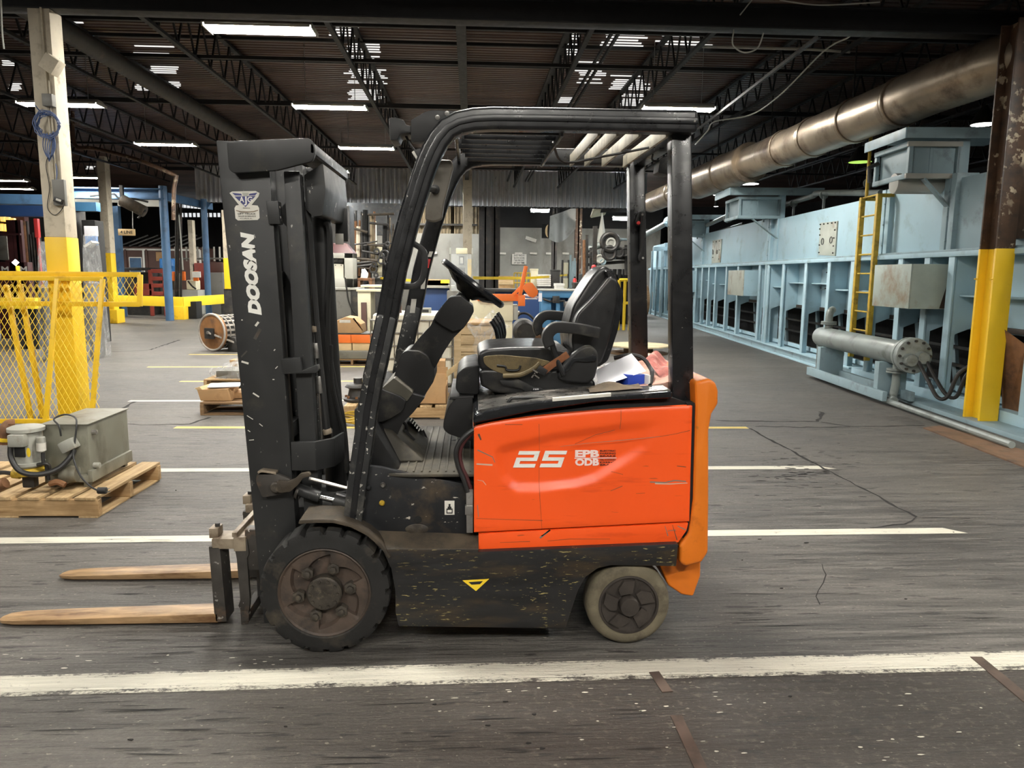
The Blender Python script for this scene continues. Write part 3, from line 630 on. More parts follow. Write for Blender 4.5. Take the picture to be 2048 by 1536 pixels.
# round overhead pipe on the left and thin conduits
def pipe(name, pts, r, mt, label, n=12):
    return tag(MB().tube(smooth_path(pts, 4), r, n).build(name, mt), label, 'pipe')
pipe('overhead_pipe', [(-5.2, 8.6, 4.62), (-5.2, 14, 4.62), (-5.15, 20, 4.62), (-5.1, 28, 4.62)], .13, M['dkcol'], 'dark round pipe running under the roof from the cream column')
pipe('brown_pipe', [Vector((PY(150, 290, 20).x, 20, 5.5)), PY(150, 290, 20), PY(190, 297, 20), PY(270, 318, 20), PY(345, 348, 20), PY(352, 356, 20), PY(348, 380, 20), PY(347, 440, 20)], .05, M['rustcol'], 'thin brown pipe bending down near the blue gantry')
def wire(pts, r, mt, label): return tag(MB().tube(smooth_path(pts, 6), r, 5).build('hanging_wire', mt), label, 'wire')
wire([Vector((PY(1700, 72, 8.4).x, 8.35, g0+.1)), PY(1700, 72, 8.6), PY(1648, 102, 9.2), PY(1560, 190, 10), PY(1500, 230, 11), PY(1430, 243, 11.5), PY(1415, 262, 11.5), PY(1390, 290, 11.5)], .010, M['ltgrey'], 'pale wire sagging from the girder toward the rear post')
wire([PY(1467, 60, 8.3), PY(1467, 65, 8.2), PY(1466, 90, 8.2), PY(1488, 105, 8.2), PY(1515, 96, 8.2), PY(1527, 66, 8.2)], .008, M['ltgrey'], 'short loop of white cable hanging below the girder')
wire([PY(1480, 30, 8), PY(1500, 5, 8), PY(1520, -20, 8)], .007, M['ltgrey'], 'white cable end rising above the girder'); wire([PY(1560, 0, 8), PY(1640, 10, 8), PY(1760, 4, 8)], .008, M['ltgrey'], 'frayed grey cable at the top of the view')
wire([PY(1640, 70, 8.7), PY(1420, 240, 14), PY(1390, 262, 16)], .03, M['roofsteel'], 'dark straight conduit running down to the rear post')
wire([PY(1405, 93, 11), PY(1600, 98, 11), PY(1700, 104, 11)], .02, M['ltgrey'], 'light conduit crossing between the roof joists')
wire([PY(2, 0, 7.9), PY(4, 60, 7.9), PY(8, 98, 7.9)], .008, M['ltgrey'], 'pale wire dangling at the top corner')
# large round duct
dx = 5.5; dz = PX(1600, 285, dx).z
path = [(dx, 30, dz), (dx, 22, dz), (dx, 9.7, dz), (dx+.02, 9.0, dz+.02), (dx+.2, 8.3, dz+.07), (dx+.6, 7.6, dz+.1), (dx+1.4, 6.9, dz+.1)]
t = thing('round_duct', (dx, 18, dz-.3), 'large brown metal duct running above the furnace', 'duct')
MB().tube(path[2:], .30, 24).build('elbow', M['duct'], t)
ys = [9.7, 10.9, 12.2, 13.3, 15.0, 16.4, 18.4, 20.5, 23.2]
MB().lathe([(.31, 0), (.31, .04), (.2, .05), (.001, .05)], (dx, 23.2, dz), 'y', 24).build('end_cap', M['dark'], t)
for ya, yb in zip(ys[:-1], ys[1:]):
    r_ = .30 if not (15 <= ya < 18) else .37
    MB().cyl((dx, ya+.006, dz), (dx, yb-.006, dz), r_, n=28).build('duct_section', M['duct'], t)
    MB().lathe([(r_-.01, -.05), (r_+.014, -.05), (r_+.022, -.03), (r_+.014, 0), (r_+.022, .03), (r_+.014, .05), (r_-.01, .05)], (dx, ya, dz), 'y', 28).build('joint_band', M['duct'], t)
for yy in (11, 14, 17, 21): MB().tube([(dx, yy, dz+.28), (dx, yy, 5.5)], .012, 5).build('hanger_rod', M['roofsteel'], t)
# ------------------------------------------------------------------ the lift truck
YC = 3.56
def mir(Y): return 2*YC-Y
TR = thing('forklift', (.02, YC, 0), 'orange and black electric forklift parked across the white floor stripes', 'forklift')
def XZ(pts, Y): return [(p.x, p.z) for p in (PY(a, b, Y) for a, b in pts)]
def PP(pts, Y0, Y1, rnd=0, Yr=None):
    q = XZ(rounded(pts, rnd) if rnd else pts, Yr or Y0); return MB().prism(q, Y0, Y1)
def part(m, name, mt, bevel=.004, parent=None, label=None, **k):
    o = m.build(name, M[mt] if isinstance(mt, str) else mt, parent or TR, bevel, **k)
    if label: o['label'] = label
    return o
def chain(pts, Y): return [PY(a, b, Y) for a, b in pts]

# --- wheels
def front_wheel(cx, cz, RR, y0, y1, sgn):
    """y0: outer face; sgn +1 when the outer face looks to -y"""
    w_ = abs(y1-y0); n = 20; per = 6; N = n*per
    prof = lambda g: [(RR*.705, 0), (RR*.73, -.004), (RR*.80, .0), (RR*.86, .002), (RR*.925, .004), (RR*(.915 if g else .985), .016 if g else .012), (RR*(.915 if g else 1.0), .06 if g else .03)]
    rings = []
    for i in range(N):
        g = (i % per) == 0; a = 2*math.pi*(i+(.0 if not g else .0))/N
        P = prof(g); P = P + [(r, w_-h) for r, h in reversed(P)]
        rings.append([Vector((cx+r*math.cos(a), y0+sgn*h, cz+r*math.sin(a))) for r, h in P])
    m = MB(); k = len(rings[0]); m.v = [p for r in rings for p in r]
    m.f = [(i*k+j, ((i+1) % N)*k+j, ((i+1) % N)*k+(j+1) % k, i*k+(j+1) % k) for i in range(N) for j in range(k)]
    ty = part(m, 'front_wheel', 'rubber', 0, ang=30)
    r1 = RR*.705; m = MB()
    m.lathe([(r1+.004, w_*.8), (r1+.004, .002), (r1-.003, -.003), (r1-.010, .004)], (cx, y0, cz), 'y', 48, 1, False)
    if sgn < 0: m.v = [Vector((p.x, 2*y0-p.y, p.z)) for p in m.v]
    # disc with a ragged star cut into it
    Ns = 6; star = []
    for i in range(Ns):
        a0 = 2*math.pi*i/Ns+.35
        star += [(a0, r1*.88), (a0+.50, r1*.74), (a0+.98, r1*.56)]
    K = 192; outer = [(r1-.008)]*K
    def sr(a):
        a = a % (2*math.pi); st = sorted((x[0] % (2*math.pi), x[1]) for x in star); st = [(st[-1][0]-2*math.pi, st[-1][1])]+st+[(st[0][0]+2*math.pi, st[0][1])]
        for (a0, q0), (a1, q1) in zip(st[:-1], st[1:]):
            if a0 <= a <= a1: return q0+(q1-q0)*(a-a0)/(a1-a0+1e-9)
        return r1*.7
    ring = lambda rf, h: [Vector((cx+rf(2*math.pi*i/K)*math.cos(2*math.pi*i/K), y0+sgn*h, cz+rf(2*math.pi*i/K)*math.sin(2*math.pi*i/K))) for i in range(K)]
    m.loft([ring(lambda a: r1-.009, .006), ring(sr, .010), ring(lambda a: sr(a)*.93, .030), ring(lambda a: r1*.40, .036), ring(lambda a: .01, .036)], True, False)
    rim = part(m, 'wheel_rim', 'rim', 0, ty, ang=25)
    m = MB().lathe([(.072, .036), (.072, -.006), (.066, -.012), (.055, -.013), (.001, -.011)], (cx, 0, cz), 'y', 28)
    for i in range(10):
        a = i*math.tau/10; m.cyl((cx+.056*math.cos(a), -.019, cz+.056*math.sin(a)), (cx+.056*math.cos(a), -.01, cz+.056*math.sin(a)), .007, n=6)
    m.v = [Vector((p.x, y0+sgn*p.y, p.z)) for p in m.v]; part(m, 'wheel_hub', 'hub', 0, ty)
    for i in range(6):
        a = i*math.tau/6+.16; c = Vector((cx+.107*math.cos(a), 0, cz+.107*math.sin(a)))
        m = MB().cyl(c+Vector((0, .038, 0)), c+Vector((0, .002, 0)), .0265, n=6).cyl(c+Vector((0, .002, 0)), c+Vector((0, -.012, 0)), .014, n=10)
        m.v = [Vector((p.x, y0+sgn*p.y, p.z)) for p in m.v]; part(m, 'wheel_nut', 'hub', .002, ty)
    return ty
fc = PY(649, 1183, 2.97); FR = .268
front_wheel(fc.x, FR, FR, 2.965, 3.145, 1); front_wheel(fc.x, FR, FR, mir(2.965), mir(3.145), -1)
def rear_wheel(cx, RR, y0, sgn, lab=None):
    w_ = .13; m = MB().lathe([(RR*.70, .002), (RR*.78, -.002), (RR*.90, .0), (RR*.975, .010), (RR, .028), (RR, w_-.028), (RR*.95, w_), (RR*.7, w_)], (cx, 0, RR), 'y', 56, 1, False)
    m.v = [Vector((p.x, y0+sgn*p.y, p.z)) for p in m.v]; ty = part(m, 'rear_wheel', 'rubber_tan', 0, ang=50, label='tan dust covered solid rear tyre')
    r1 = RR*.70; m = MB().lathe([(r1+.002, w_*.7), (r1+.003, -.002), (r1-.006, -.003), (r1-.010, .006), (r1*.45, .012), (.001, .012)], (cx, 0, RR), 'y', 48, 1, False)
    for i in range(5):                                             # raised lobes around the hub
        a = i*math.tau/5+.5; c, s_ = math.cos(a), math.sin(a); e = Vector((c, 0, s_)); q = Vector((-s_, 0, c)); o = Vector((cx, 0, RR))
        P = [e*r1*.40-q*.025, e*r1*.86-q*.045, e*r1*.90+q*.005, e*r1*.62+q*.035, e*r1*.40+q*.03]
        m.loft([[o+p+Vector((0, .014, 0)) for p in P], [o+p*.94+e*.002+Vector((0, -.006, 0)) for p in P]])
    m.v = [Vector((p.x, y0+sgn*p.y, p.z)) for p in m.v]; part(m, 'wheel_rim', 'rim2', 0, ty, ang=25)
    m = MB().lathe([(.042, .014), (.042, -.024), (.038, -.030), (.001, -.030)], (cx, 0, RR), 'y', 24); m.v = [Vector((p.x, y0+sgn*p.y, p.z)) for p in m.v]; part(m, 'wheel_hub', 'rim2', 0, ty)
rc = PY(1256, 1218, 3.01); RW = .181
rear_wheel(rc.x, RW, 3.0, 1); rear_wheel(rc.x, RW, mir(3.0), -1)

# --- chassis
skirt = [(764, 1098), (957, 1098), (957, 1104), (1357, 1088), (1353, 1133), (1222, 1131), (1196, 1137), (1172, 1154), (1156, 1182), (1146, 1212), (1131, 1258), (797, 1253), (791, 1225), (790, 1180), (782, 1138)]
part(PP(skirt, 2.99, 3.05), 'chassis_skirt', 'skirt', .006); o = part(PP(skirt, mir(3.05), mir(2.99), Yr=2.99), 'chassis_skirt', 'skirt', .006)
core = [(800, 1080), (1340, 1080), (1340, 1128), (1215, 1128), (1165, 1150), (1125, 1240), (830, 1235), (800, 1100)]
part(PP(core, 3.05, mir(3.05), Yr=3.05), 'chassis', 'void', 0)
a = XZ([(764, 1100), (957, 1100)], 2.99); b = XZ([(742, 1062), (957, 1070)], 3.075)
m = MB().hexa([(a[0][0], 2.99, a[0][1]), (a[1][0], 2.99, a[1][1]), (b[1][0], 3.09, b[1][1]-.05), (b[0][0], 3.09, b[0][1]-.05)], [(a[0][0], 2.992, a[0][1]+.004), (a[1][0], 2.992, a[1][1]+.004), (b[1][0], 3.09, b[1][1]+.012), (b[0][0], 3.09, b[0][1]+.012)])
part(m, 'frame_ledge', 'ledge', .004)
sf = [(720, 930), (760, 934), (846, 953), (946, 970), (946, 1082), (775, 1082), (745, 1066), (700, 1052), (705, 985)]
part(PP(sf, 3.075, 3.10), 'side_frame', 'sidefr', .004); part(PP(sf, mir(3.10), mir(3.075), Yr=3.075), 'side_frame', 'sidefr', .004)
for (px, py, mt) in ((766, 970, 'steel'), (764, 1006, 'yellowl'), (737, 975, 'sidefr')):
    part(MB().lathe([(.012, .004), (.012, -.004), (.007, -.010), (.001, -.011)], PY(px, py, 3.073), 'y', 12), 'bolt', mt, 0)
part(MB().lathe([(.016, -.002), (.012, -.0025), (.001, -.002)], PY(836, 1039, 3.073), 'y', 16), 'plug_hole', 'void', 0)
p = PY(834, 1058, 3.073); part(MB().lathe([(.05, 0), (.045, -.002), (.001, -.003)], p, 'y', 14).rot(Matrix.Diagonal((1, 1, .45)), p), 'worn_patch', 'ledge', 0)
p, q = PY(889, 1002, 3.07), PY(909, 1030, 3.07)
st = part(MB().box(p.x, q.x, 3.0725, 3.075, q.z, p.z), 'warning_sticker', 'sticker', .001)
part(MB().box(p.x+.008, q.x-.008, 3.0715, 3.0725, q.z+.006, q.z+.028).box(p.x+.013, q.x-.013, 3.0715, 3.0725, q.z+.028, q.z+.036).box(p.x+.017, q.x-.017, 3.0715, 3.0725, q.z+.036, q.z+.048), 'padlock_print', 'ink', 0, st)
part(MB().box(p.x+.012, q.x-.012, 3.0708, 3.0715, q.z+.011, q.z+.022), 'padlock_print', 'sticker', 0, st)
# under tread fender
fz = [(fc.x+(FR+.03)*math.cos(R(t)), FR+(FR+.03)*math.sin(R(t))) for t in (96, 82, 68, 54, 40, 28)]
fo = [(x+.010*math.cos(R(t)), z+.010*math.sin(R(t))) for (x, z), t in zip(fz, (96, 82, 68, 54, 40, 28))]
a0 = XZ([(598, 1046), (600, 1038)], 2.99)
part(MB().prism([a0[1]]+[(x, z+.006) for x, z in fo]+list(reversed(fz))+[a0[0]], 2.975, 3.17), 'wheel_fender', 'ledge', .004)
part(MB().prism([a0[1]]+[(x, z+.006) for x, z in fo]+list(reversed(fz))+[a0[0]], mir(3.17), mir(2.975)), 'wheel_fender', 'ledge', .004)
# yellow triangular warning mark
p = [PY(x, y, 2.988) for x, y in ((925, 1161), (978, 1158), (952, 1182))]
part(MB().prism([(q.x, q.z) for q in p], 2.987, 2.990), 'warning_mark', 'yellowr', 0); part(MB().prism(XZ([(937, 1164), (966, 1162), (960, 1168), (943, 1169)], 2.988), 2.9862, 2.9872), 'warning_mark', 'ink', 0)

# --- floor, toe board and cowl
z = PY(850, 948, 3.06).z; x0 = PY(748, 930, 3.06).x; x1 = PY(950, 960, 3.06).x
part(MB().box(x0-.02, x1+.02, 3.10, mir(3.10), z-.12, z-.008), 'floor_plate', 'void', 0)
fm = part(MB().prism(rounded([(x0-.02, 3.10), (x0+.12, 3.055), (x1, 3.055), (x1, mir(3.055)), (x0-.02, mir(3.055))], [.02, .08, .01, .01, .02]), z-.012, z, 'z'), 'floor_mat', 'mat', .003)
for k in range(9):
    xx = x1-.02-k*.034; part(MB().box(xx-.004, xx+.004, 3.09, mir(3.09), z, z+.005), 'mat_rib', 'mat', .001, fm)
part(MB().hexa([(x0-.09, 3.14, z-.02), (x0+.10, 3.14, z-.01), (x0+.10, mir(3.14), z-.01), (x0-.09, mir(3.14), z-.02)], [(x0-.09, 3.14, z+.26), (x0-.06, 3.14, z+.27), (x0-.06, mir(3.14), z+.27), (x0-.09, mir(3.14), z+.26)]), 'toe_board', 'plastic', .01)
part(MB().hexa([(x0-.02, 3.25, z), (x0+.20, 3.25, z), (x0+.20, mir(3.25), z), (x0-.02, mir(3.25), z)], [(x0-.02, 3.3, z+.15), (x0+.05, 3.3, z+.13), (x0+.05, mir(3.3), z+.13), (x0-.02, mir(3.3), z+.15)]), 'toe_mat', 'mat', .02, seg=3)
lower = [(762, 778), (787, 757), (824, 788), (850, 795), (846, 800), (826, 826), (806, 845), (790, 880), (758, 895), (745, 892), (748, 800)]
part(PP(lower, 3.33, mir(3.33), 6), 'cowl', 'plastic', .012, seg=3)
part(PP([(761, 779), (788, 756), (826, 786), (814, 803), (790, 790), (770, 781)], 3.315, mir(3.315), 3), 'cowl_shoulder', 'plastic_dusty', .01, seg=3)
part(PP([(744, 772), (766, 780), (800, 793), (812, 802), (806, 822), (780, 838), (758, 845), (744, 845)], 3.29, mir(3.29), 5), 'dash_panel', 'plastic', .008)
mid = [(787, 757), (797, 722), (803, 707), (813, 701), (838, 702), (855, 712), (868, 737), (868, 762), (850, 790), (828, 822), (818, 826), (808, 800), (824, 787)]
part(PP(mid, 3.40, mir(3.40), 5), 'column_shroud', 'plastic', .016, seg=3)
up = [(815, 705), (840, 674), (861, 652), (872, 628), (884, 612), (899, 594), (921, 591), (945, 612), (947, 622), (938, 640), (925, 658), (905, 678), (889, 702), (868, 740), (852, 718)]
part(PP(up, 3.45, mir(3.45), 3), 'steering_column', 'plastic', .014, seg=3)
part(PP([(868, 640), (884, 612), (898, 595), (921, 591), (946, 612), (948, 623), (939, 640), (926, 658), (906, 664), (884, 652)], 3.425, mir(3.425), 3), 'column_head', 'plastic', .012, seg=3)
# steering wheel
c = PY(946, 567, YC); nrm = Vector((.60, 0, .80)); d = Vector((.80, 0, -.60)); RWH = .163
m = MB().torus(c, nrm, RWH, .0165, 44, 10); sw = part(m, 'steering_wheel', 'hood', 0)
hub = c - nrm*.065
m = MB().cyl(PY(924, 600, YC), hub, .038, .03).cyl(hub, hub+nrm*.035, .045, .04)
m.lathe([(.115, 0), (.118, .006), (.10, -.016), (.06, -.045), (.045, -.06)], (0, 0, 0), 'z', 32, 1, False)
k_ = len(m.v)-5*32; q_ = Vector((0, 0, 1)).rotation_difference(nrm.normalized()); m.v[k_:] = [c - nrm*.006 + q_ @ p for p in m.v[k_:]]
part(m, 'wheel_boss', 'plastic', 0, sw)
for a in (90, 210, 330):
    e = d*math.cos(R(a))+Vector((0, 1, 0))*math.sin(R(a)); part(MB().bar([hub+nrm*.02+e*.03, hub+nrm*.03+e*.09, c+e*(RWH-.004)], .012, .045, nrm), 'wheel_spoke', 'plastic', .004, sw)
# pedals
m = MB().hexa([PY(818, 838, 3.62), PY(838, 862, 3.62), PY(838, 862, 3.74), PY(818, 838, 3.74)], [p+Vector((.012, 0, .008)) for p in (PY(818, 838, 3.62), PY(838, 862, 3.62), PY(838, 862, 3.74), PY(818, 838, 3.74))])
pd = part(m, 'accelerator_pedal', 'rubber', .003)
for k in range(5):
    q = PY(820+4*k, 842+5*k, 3.615)+Vector((.006, 0, .006)); part(MB().obox(q, (.006, .012, .014), ry(.5)), 'pedal_grip', 'white', 0, pd)
part(MB().hexa([PY(806, 862, 3.45), PY(826, 882, 3.45), PY(826, 882, 3.55), PY(806, 862, 3.55)], [p+Vector((.012, 0, .008)) for p in (PY(806, 862, 3.45), PY(826, 882, 3.45), PY(826, 882, 3.55), PY(806, 862, 3.55))]).tube(chain([(816, 872), (812, 850), (800, 838)], 3.5), .008), 'brake_pedal', 'rubber', .003)
part(MB().tube(smooth_path(chain([(840, 862), (856, 890), (880, 892), (920, 885)], 3.7)), .02), 'pedal_arm', 'dark', 0)

# --- overhead guard
LOW = [(706, 1052), (712, 1000), (719, 946), (731, 862), (736, 821), (747, 760)]
UPP = [(747, 760), (776, 630), (793, 538), (820, 434), (844, 356)]
ARC = [(844, 356), (855, 326), (865, 303), (878, 280), (896, 259), (918, 247), (948, 241), (985, 239), (1100, 240.5), (1250, 243.5), (1390, 246)]
def guard_side(flip):
    f = (lambda v: v) if not flip else (lambda v: Vector((v.x+.04*max(0, min(1, (.5-v.x)/.5)), mir(v.y), v.z)))
    lo = [f(p) for p in chain(LOW, 3.09)]; up_ = [f(p) for p in chain(UPP, 3.09)]; ar = [f(p) for p in chain(ARC, 3.09)]
    part(MB().bar(lo+[up_[1]], .085, .080, (0, 1, 0)), 'guard_pillar_foot', 'pillarchip', .012)
    pl = part(MB().bar(lo[-1:]+up_[1:]+ar[1:], .08, .086, (0, 1, 0)), 'guard_pillar', 'guard', .014, seg=3, ang=45)
    s_ = -1 if not flip else 1
    allp = lo+up_[1:]+ar[1:]
    part(MB().bar([p+Vector((0, s_*.040, 0)) for p in allp], .014, .026, (0, 1, 0)), 'pillar_groove', 'guard', .005, pl)
    fl = lambda ys: (ys if not flip else tuple(sorted(mir(y) for y in ys)))
    ys = fl((3.11, 3.185))
    part(MB().prism(XZ([(1343, 256), (1384, 258), (1388, 808), (1345, 812)], 3.11), *ys), 'guard_post', 'guard', .008)
guard_side(False); guard_side(True)
zr = PY(1100, 246, 3.09).z
xa, xb, xc = PY(925, 246, 3.09).x, PY(1112, 250, 3.3).x, PY(1365, 250, 3.15).x
def yy(k, n, a=3.19, b=3.93): return a+(b-a)*k/n
for k in range(7):
    y_ = yy(k, 6); part(MB().box(xa-.02+.012*abs(k-3), xb, y_-.006, y_+.006, zr-.030, zr+.014), 'roof_bar', 'guard', .002)
part(MB().box(xb, xb+.012, 3.12, mir(3.12), zr-.045, zr+.02), 'roof_crossbar', 'guard', .003)
part(MB().box(xa-.035, xa-.02, 3.12, mir(3.12), zr-.04, zr+.025), 'roof_crossbar', 'guard', .003)
M['litbar'] = pmat('lit_dusty_roof_bar', (.36, .33, .26), .5, 0, .25, 9, dirt=(.12, .11, .09), damt=.35, ds=9)  # pale tone puts the light on the slats into their colour, with dust
for px in (1196, 1233, 1277, 1331):
    xx = PY(px, 266, 3.15).x; part(MB().box(xx-.006, xx+.006, 3.12, mir(3.12), zr-.040, zr+.018), 'roof_slat', 'litbar', .002)
part(MB().box(xc-.03, xc+.03, 3.14, mir(3.14), zr-.04, zr+.02), 'roof_crossbar', 'guard', .004)
part(MB().tube(smooth_path([Vector((xb, 3.4, zr-.02)), Vector((xb+.06, 3.5, zr-.09)), Vector((xb+.25, 3.5, zr-.06)), Vector((xc-.05, 3.4, zr-.03))]), .006, 6), 'roof_wire', 'hose', 0)
# work lamp on the roof front, lamp brackets, mirror
m = PP([(822, 240), (850, 224), (862, 220), (930, 222), (905, 240), (880, 258), (858, 282), (822, 284)], 3.12, 3.17, 4)
part(m, 'lamp_bracket', 'plastic', .006)
for q in ((875, 235), (894, 227)): part(MB().cyl(PY(*q, 3.115), PY(*q, 3.125), .010, n=10), 'bolt', 'steel', .002)
lm = part(PP([(777, 236), (790, 234), (808, 240), (812, 250), (822, 251), (822, 266), (800, 268), (795, 281), (780, 281)], 3.12, 3.26, 4), 'work_lamp', 'plastic', .008)
part(MB().tube(smooth_path(chain([(810, 268), (820, 288), (832, 305)], 3.18)), .005, 6), 'lamp_wire', 'hose', 0, lm)
part(PP([(823, 304), (838, 296), (848, 300), (840, 322), (832, 318)], 3.14, 3.22, 3), 'indicator_lamp', 'plastic', .004)
part(PP([(823, 304), (828, 301), (836, 316), (833, 319)], 3.135, 3.21), 'indicator_lens', 'sticker', .002)
M['mirror'] = pmat('dusty_grey_mirror_back', (.15, .135, .11), .55, 0, .2, 5, dirt=(.10, .085, .065), damt=.3, ds=6)
mr = part(PP([(878, 318), (903, 319), (907, 332), (897, 372), (888, 405), (884, 438), (868, 444), (850, 440), (850, 414), (860, 385), (868, 350)], 3.28, 3.34, 5), 'rear_mirror', 'mirror', .022, seg=3)
part(MB().cyl(PY(853, 377, 3.14), PY(870, 379, 3.26), .012).lathe([(.001, -.02), (.02, -.01), (.02, .01), (.001, .02)], PY(870, 379, 3.26), 'y', 12), 'mirror_joint', 'hose', 0, mr)
# grab handle
part(MB().bar(smooth_path(chain([(818, 484), (832, 490), (846, 501), (850, 516), (848, 545), (842, 562), (828, 572), (802, 573)], 3.10), 5), .020, .024, (0, 1, 0)), 'grab_handle', 'plastic', .006, ang=50)
# stickers on the far pillar
for (x0_, y0_, x1_, y1_, mt, nm) in ((862, 503, 871, 514, 'sticker', 'label_print'), (858, 518, 866, 536, 'red', 'label_print'), (848, 540, 858, 578, 'sticker', 'label_print'), (826, 598, 838, 626, 'sticker', 'label_print')):
    a_, b_ = PY(x0_, y0_, 3.985), PY(x1_, y1_, 3.985); part(MB().hexa([(a_.x-.018, 3.984, b_.z), (b_.x-.022, 3.984, b_.z), (b_.x-.022, 3.986, b_.z), (a_.x-.018, 3.986, b_.z)], [(a_.x-.008, 3.984, a_.z), (b_.x-.012, 3.984, a_.z), (b_.x-.012, 3.986, a_.z), (a_.x-.008, 3.986, a_.z)]), nm, mt, 0)
# handle with red button on the far rear post
hd = part(MB().bar(smooth_path(chain([(1285, 424), (1286, 438), (1284, 460), (1284, 500), (1281, 514), (1282, 522)], 3.90), 4), .035, .022, (0, 1, 0)), 'post_handle', 'plastic', .006, ang=50)
part(PP([(1278, 423), (1290, 421), (1288, 445), (1276, 454), (1271, 446)], 3.905, 3.925, 4), 'handle_mount', 'plastic', .004)
part(MB().cyl(PY(1277, 446, 3.90), PY(1277, 446, 3.888), .009), 'horn_button', 'red', .002, hd)
for q in ((1285, 429), (1286, 516)): part(MB().cyl(PY(*q, 3.88), PY(*q, 3.872), .006, n=8), 'bolt', 'steel', 0, hd)
# rear lamp inside the roof corner
part(PP([(1320, 318), (1336, 312), (1340, 350), (1316, 345)], 3.5, 3.6, 4), 'rear_lamp', 'plastic', .01)
part(MB().tube(smooth_path(chain([(1322, 270), (1336, 290), (1338, 312), (1326, 322), (1305, 320), (1308, 300)], 3.55)), .005, 6), 'lamp_wire', 'hose', 0)

# --- battery hood and side panels
hood = [(947, 848), (946, 838), (951, 829), (975, 822), (1010, 814), (1065, 805), (1200, 794), (1345, 783), (1345, 797), (1200, 803.5), (1065, 823)]
part(PP(hood, 3.03, mir(3.03)), 'battery_hood', 'hood', .010, seg=3)
a_ = XZ([(957, 822), (1010, 812), (1065, 803), (1200, 792), (1342, 781.5)], 3.05)
part(MB().prism([(x, z_+.004) for x, z_ in a_]+[(x, z_-.01) for x, z_ in reversed(a_)], 3.055, mir(3.055)), 'hood_cover', 'hoodtop', .003)
p, q = PY(1105, 801, 3.03), PY(1222, 791, 3.03)
part(MB().hexa([(p.x, 3.028, p.z-.004), (q.x, 3.028, q.z-.004), (q.x, 3.05, q.z-.004), (p.x, 3.05, p.z-.004)], [(p.x, 3.028, p.z+.010), (q.x, 3.028, q.z+.010), (q.x, 3.05, q.z+.010), (p.x, 3.05, p.z+.010)]), 'hood_label', 'sticker', .001)
part(MB().tube(smooth_path(chain([(1013, 812), (1022, 798), (1035, 796), (1080, 795), (1094, 799), (1098, 806)], 3.10)), .007, 8), 'hood_handle', 'plastic', 0)
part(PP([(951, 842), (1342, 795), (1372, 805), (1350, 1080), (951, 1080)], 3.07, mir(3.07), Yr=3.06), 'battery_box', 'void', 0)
def recess_panel(TL, TR_, BR, BL, top, Y):
    """side panel with the shallow pressed swage"""
    nu, nv = 110, 66
    out = [(1014, 884), (1105, 862), (1197, 849), (1302, 836), (1330, 845), (1300, 905), (1236, 944), (1197, 968), (1157, 980), (1078, 989), (1031, 989), (1012, 978), (996, 957), (988, 930), (985, 903), (996, 890)]
    def sd(x, y):
        ins = False; best = 1e9
        for (ax, ay), (bx, by) in zip(out, out[1:]+out[:1]):
            if (ay > y) != (by > y) and x < (bx-ax)*(y-ay)/(by-ay)+ax: ins = not ins
            t = max(0, min(1, ((x-ax)*(bx-ax)+(y-ay)*(by-ay))/((bx-ax)**2+(by-ay)**2))); best = min(best, math.hypot(x-ax-t*(bx-ax), y-ay-t*(by-ay)))
        return best if ins else -best
    def fn(u, v_):
        topy = top(u); x = (TL[0]+(TR_[0]-TL[0])*u)*(1-v_)+(BL[0]+(BR[0]-BL[0])*u)*v_; y = topy*(1-v_)+(BL[1]+(BR[1]-BL[1])*u)*v_
        d_ = max(0, min(1, sd(x, y)/26)); d_ = d_*d_*(3-2*d_); d_ *= max(0, min(1, (1335-x)/95)); p_ = PY(x, y, Y)
        e = min(u, 1-u)*nu; e2 = min(v_, 1-v_)*nv; ed = min(e, e2); bow = .0 if ed >= 2 else (.004 if ed < .5 else .001)
        return Vector((p_.x, Y+.020*d_+bow, p_.z))
    m = MB().grid(fn, nu, nv); n0 = len(m.v)
    loop = list(range(nu+1))+[j*(nu+1)+nu for j in range(1, nv+1)]+[nv*(nu+1)+i for i in range(nu-1, -1, -1)]+[j*(nu+1) for j in range(nv-1, 0, -1)]
    m.v += [Vector((m.v[i].x, Y+.035, m.v[i].z)) for i in loop]; k = len(loop)
    m.f += [(loop[i], n0+i, n0+(i+1) % k, loop[(i+1) % k]) for i in range(k)]
    return m
sp = recess_panel((948, 857), (1385, 812), (1379, 1043), (948, 1065), lambda u: 857-45*(u**.62)-3*math.sin(u*math.pi), 3.02)
SPN = part(sp, 'side_panel', 'orange', 0, ang=60, label='orange side panel with white number')
part(PP([(957, 1068), (1377, 1046), (1373, 1062), (1357, 1085), (957, 1104)], 3.022, 3.06), 'lower_side_panel', 'orange', .004)
part(PP([(948, 857), (1385, 812), (1379, 1043), (1357, 1085), (957, 1104), (948, 1065)], mir(3.05), mir(3.02), Yr=3.02), 'side_panel', 'orange', .006)
part(PP([(932, 979), (946, 979), (946, 1066), (933, 1066)], 3.03, 3.06), 'panel_hinge', 'steel', .003)
part(PP([(930, 1012), (946, 1012), (946, 1030), (930, 1030)], 3.024, 3.05), 'panel_latch', 'steel', .002)
for k, (mt, dx_) in enumerate((('hose', 0), ('maroon', 7))):
    part(MB().tube(smooth_path(chain([(956+dx_, 856), (938+dx_, 866), (920+dx_, 884), (912+dx_, 906), (916+dx_, 932), (926+dx_, 956), (936+dx_, 984)], 3.035+.012*k)), .010, 8), 'battery_cable', mt, 0)
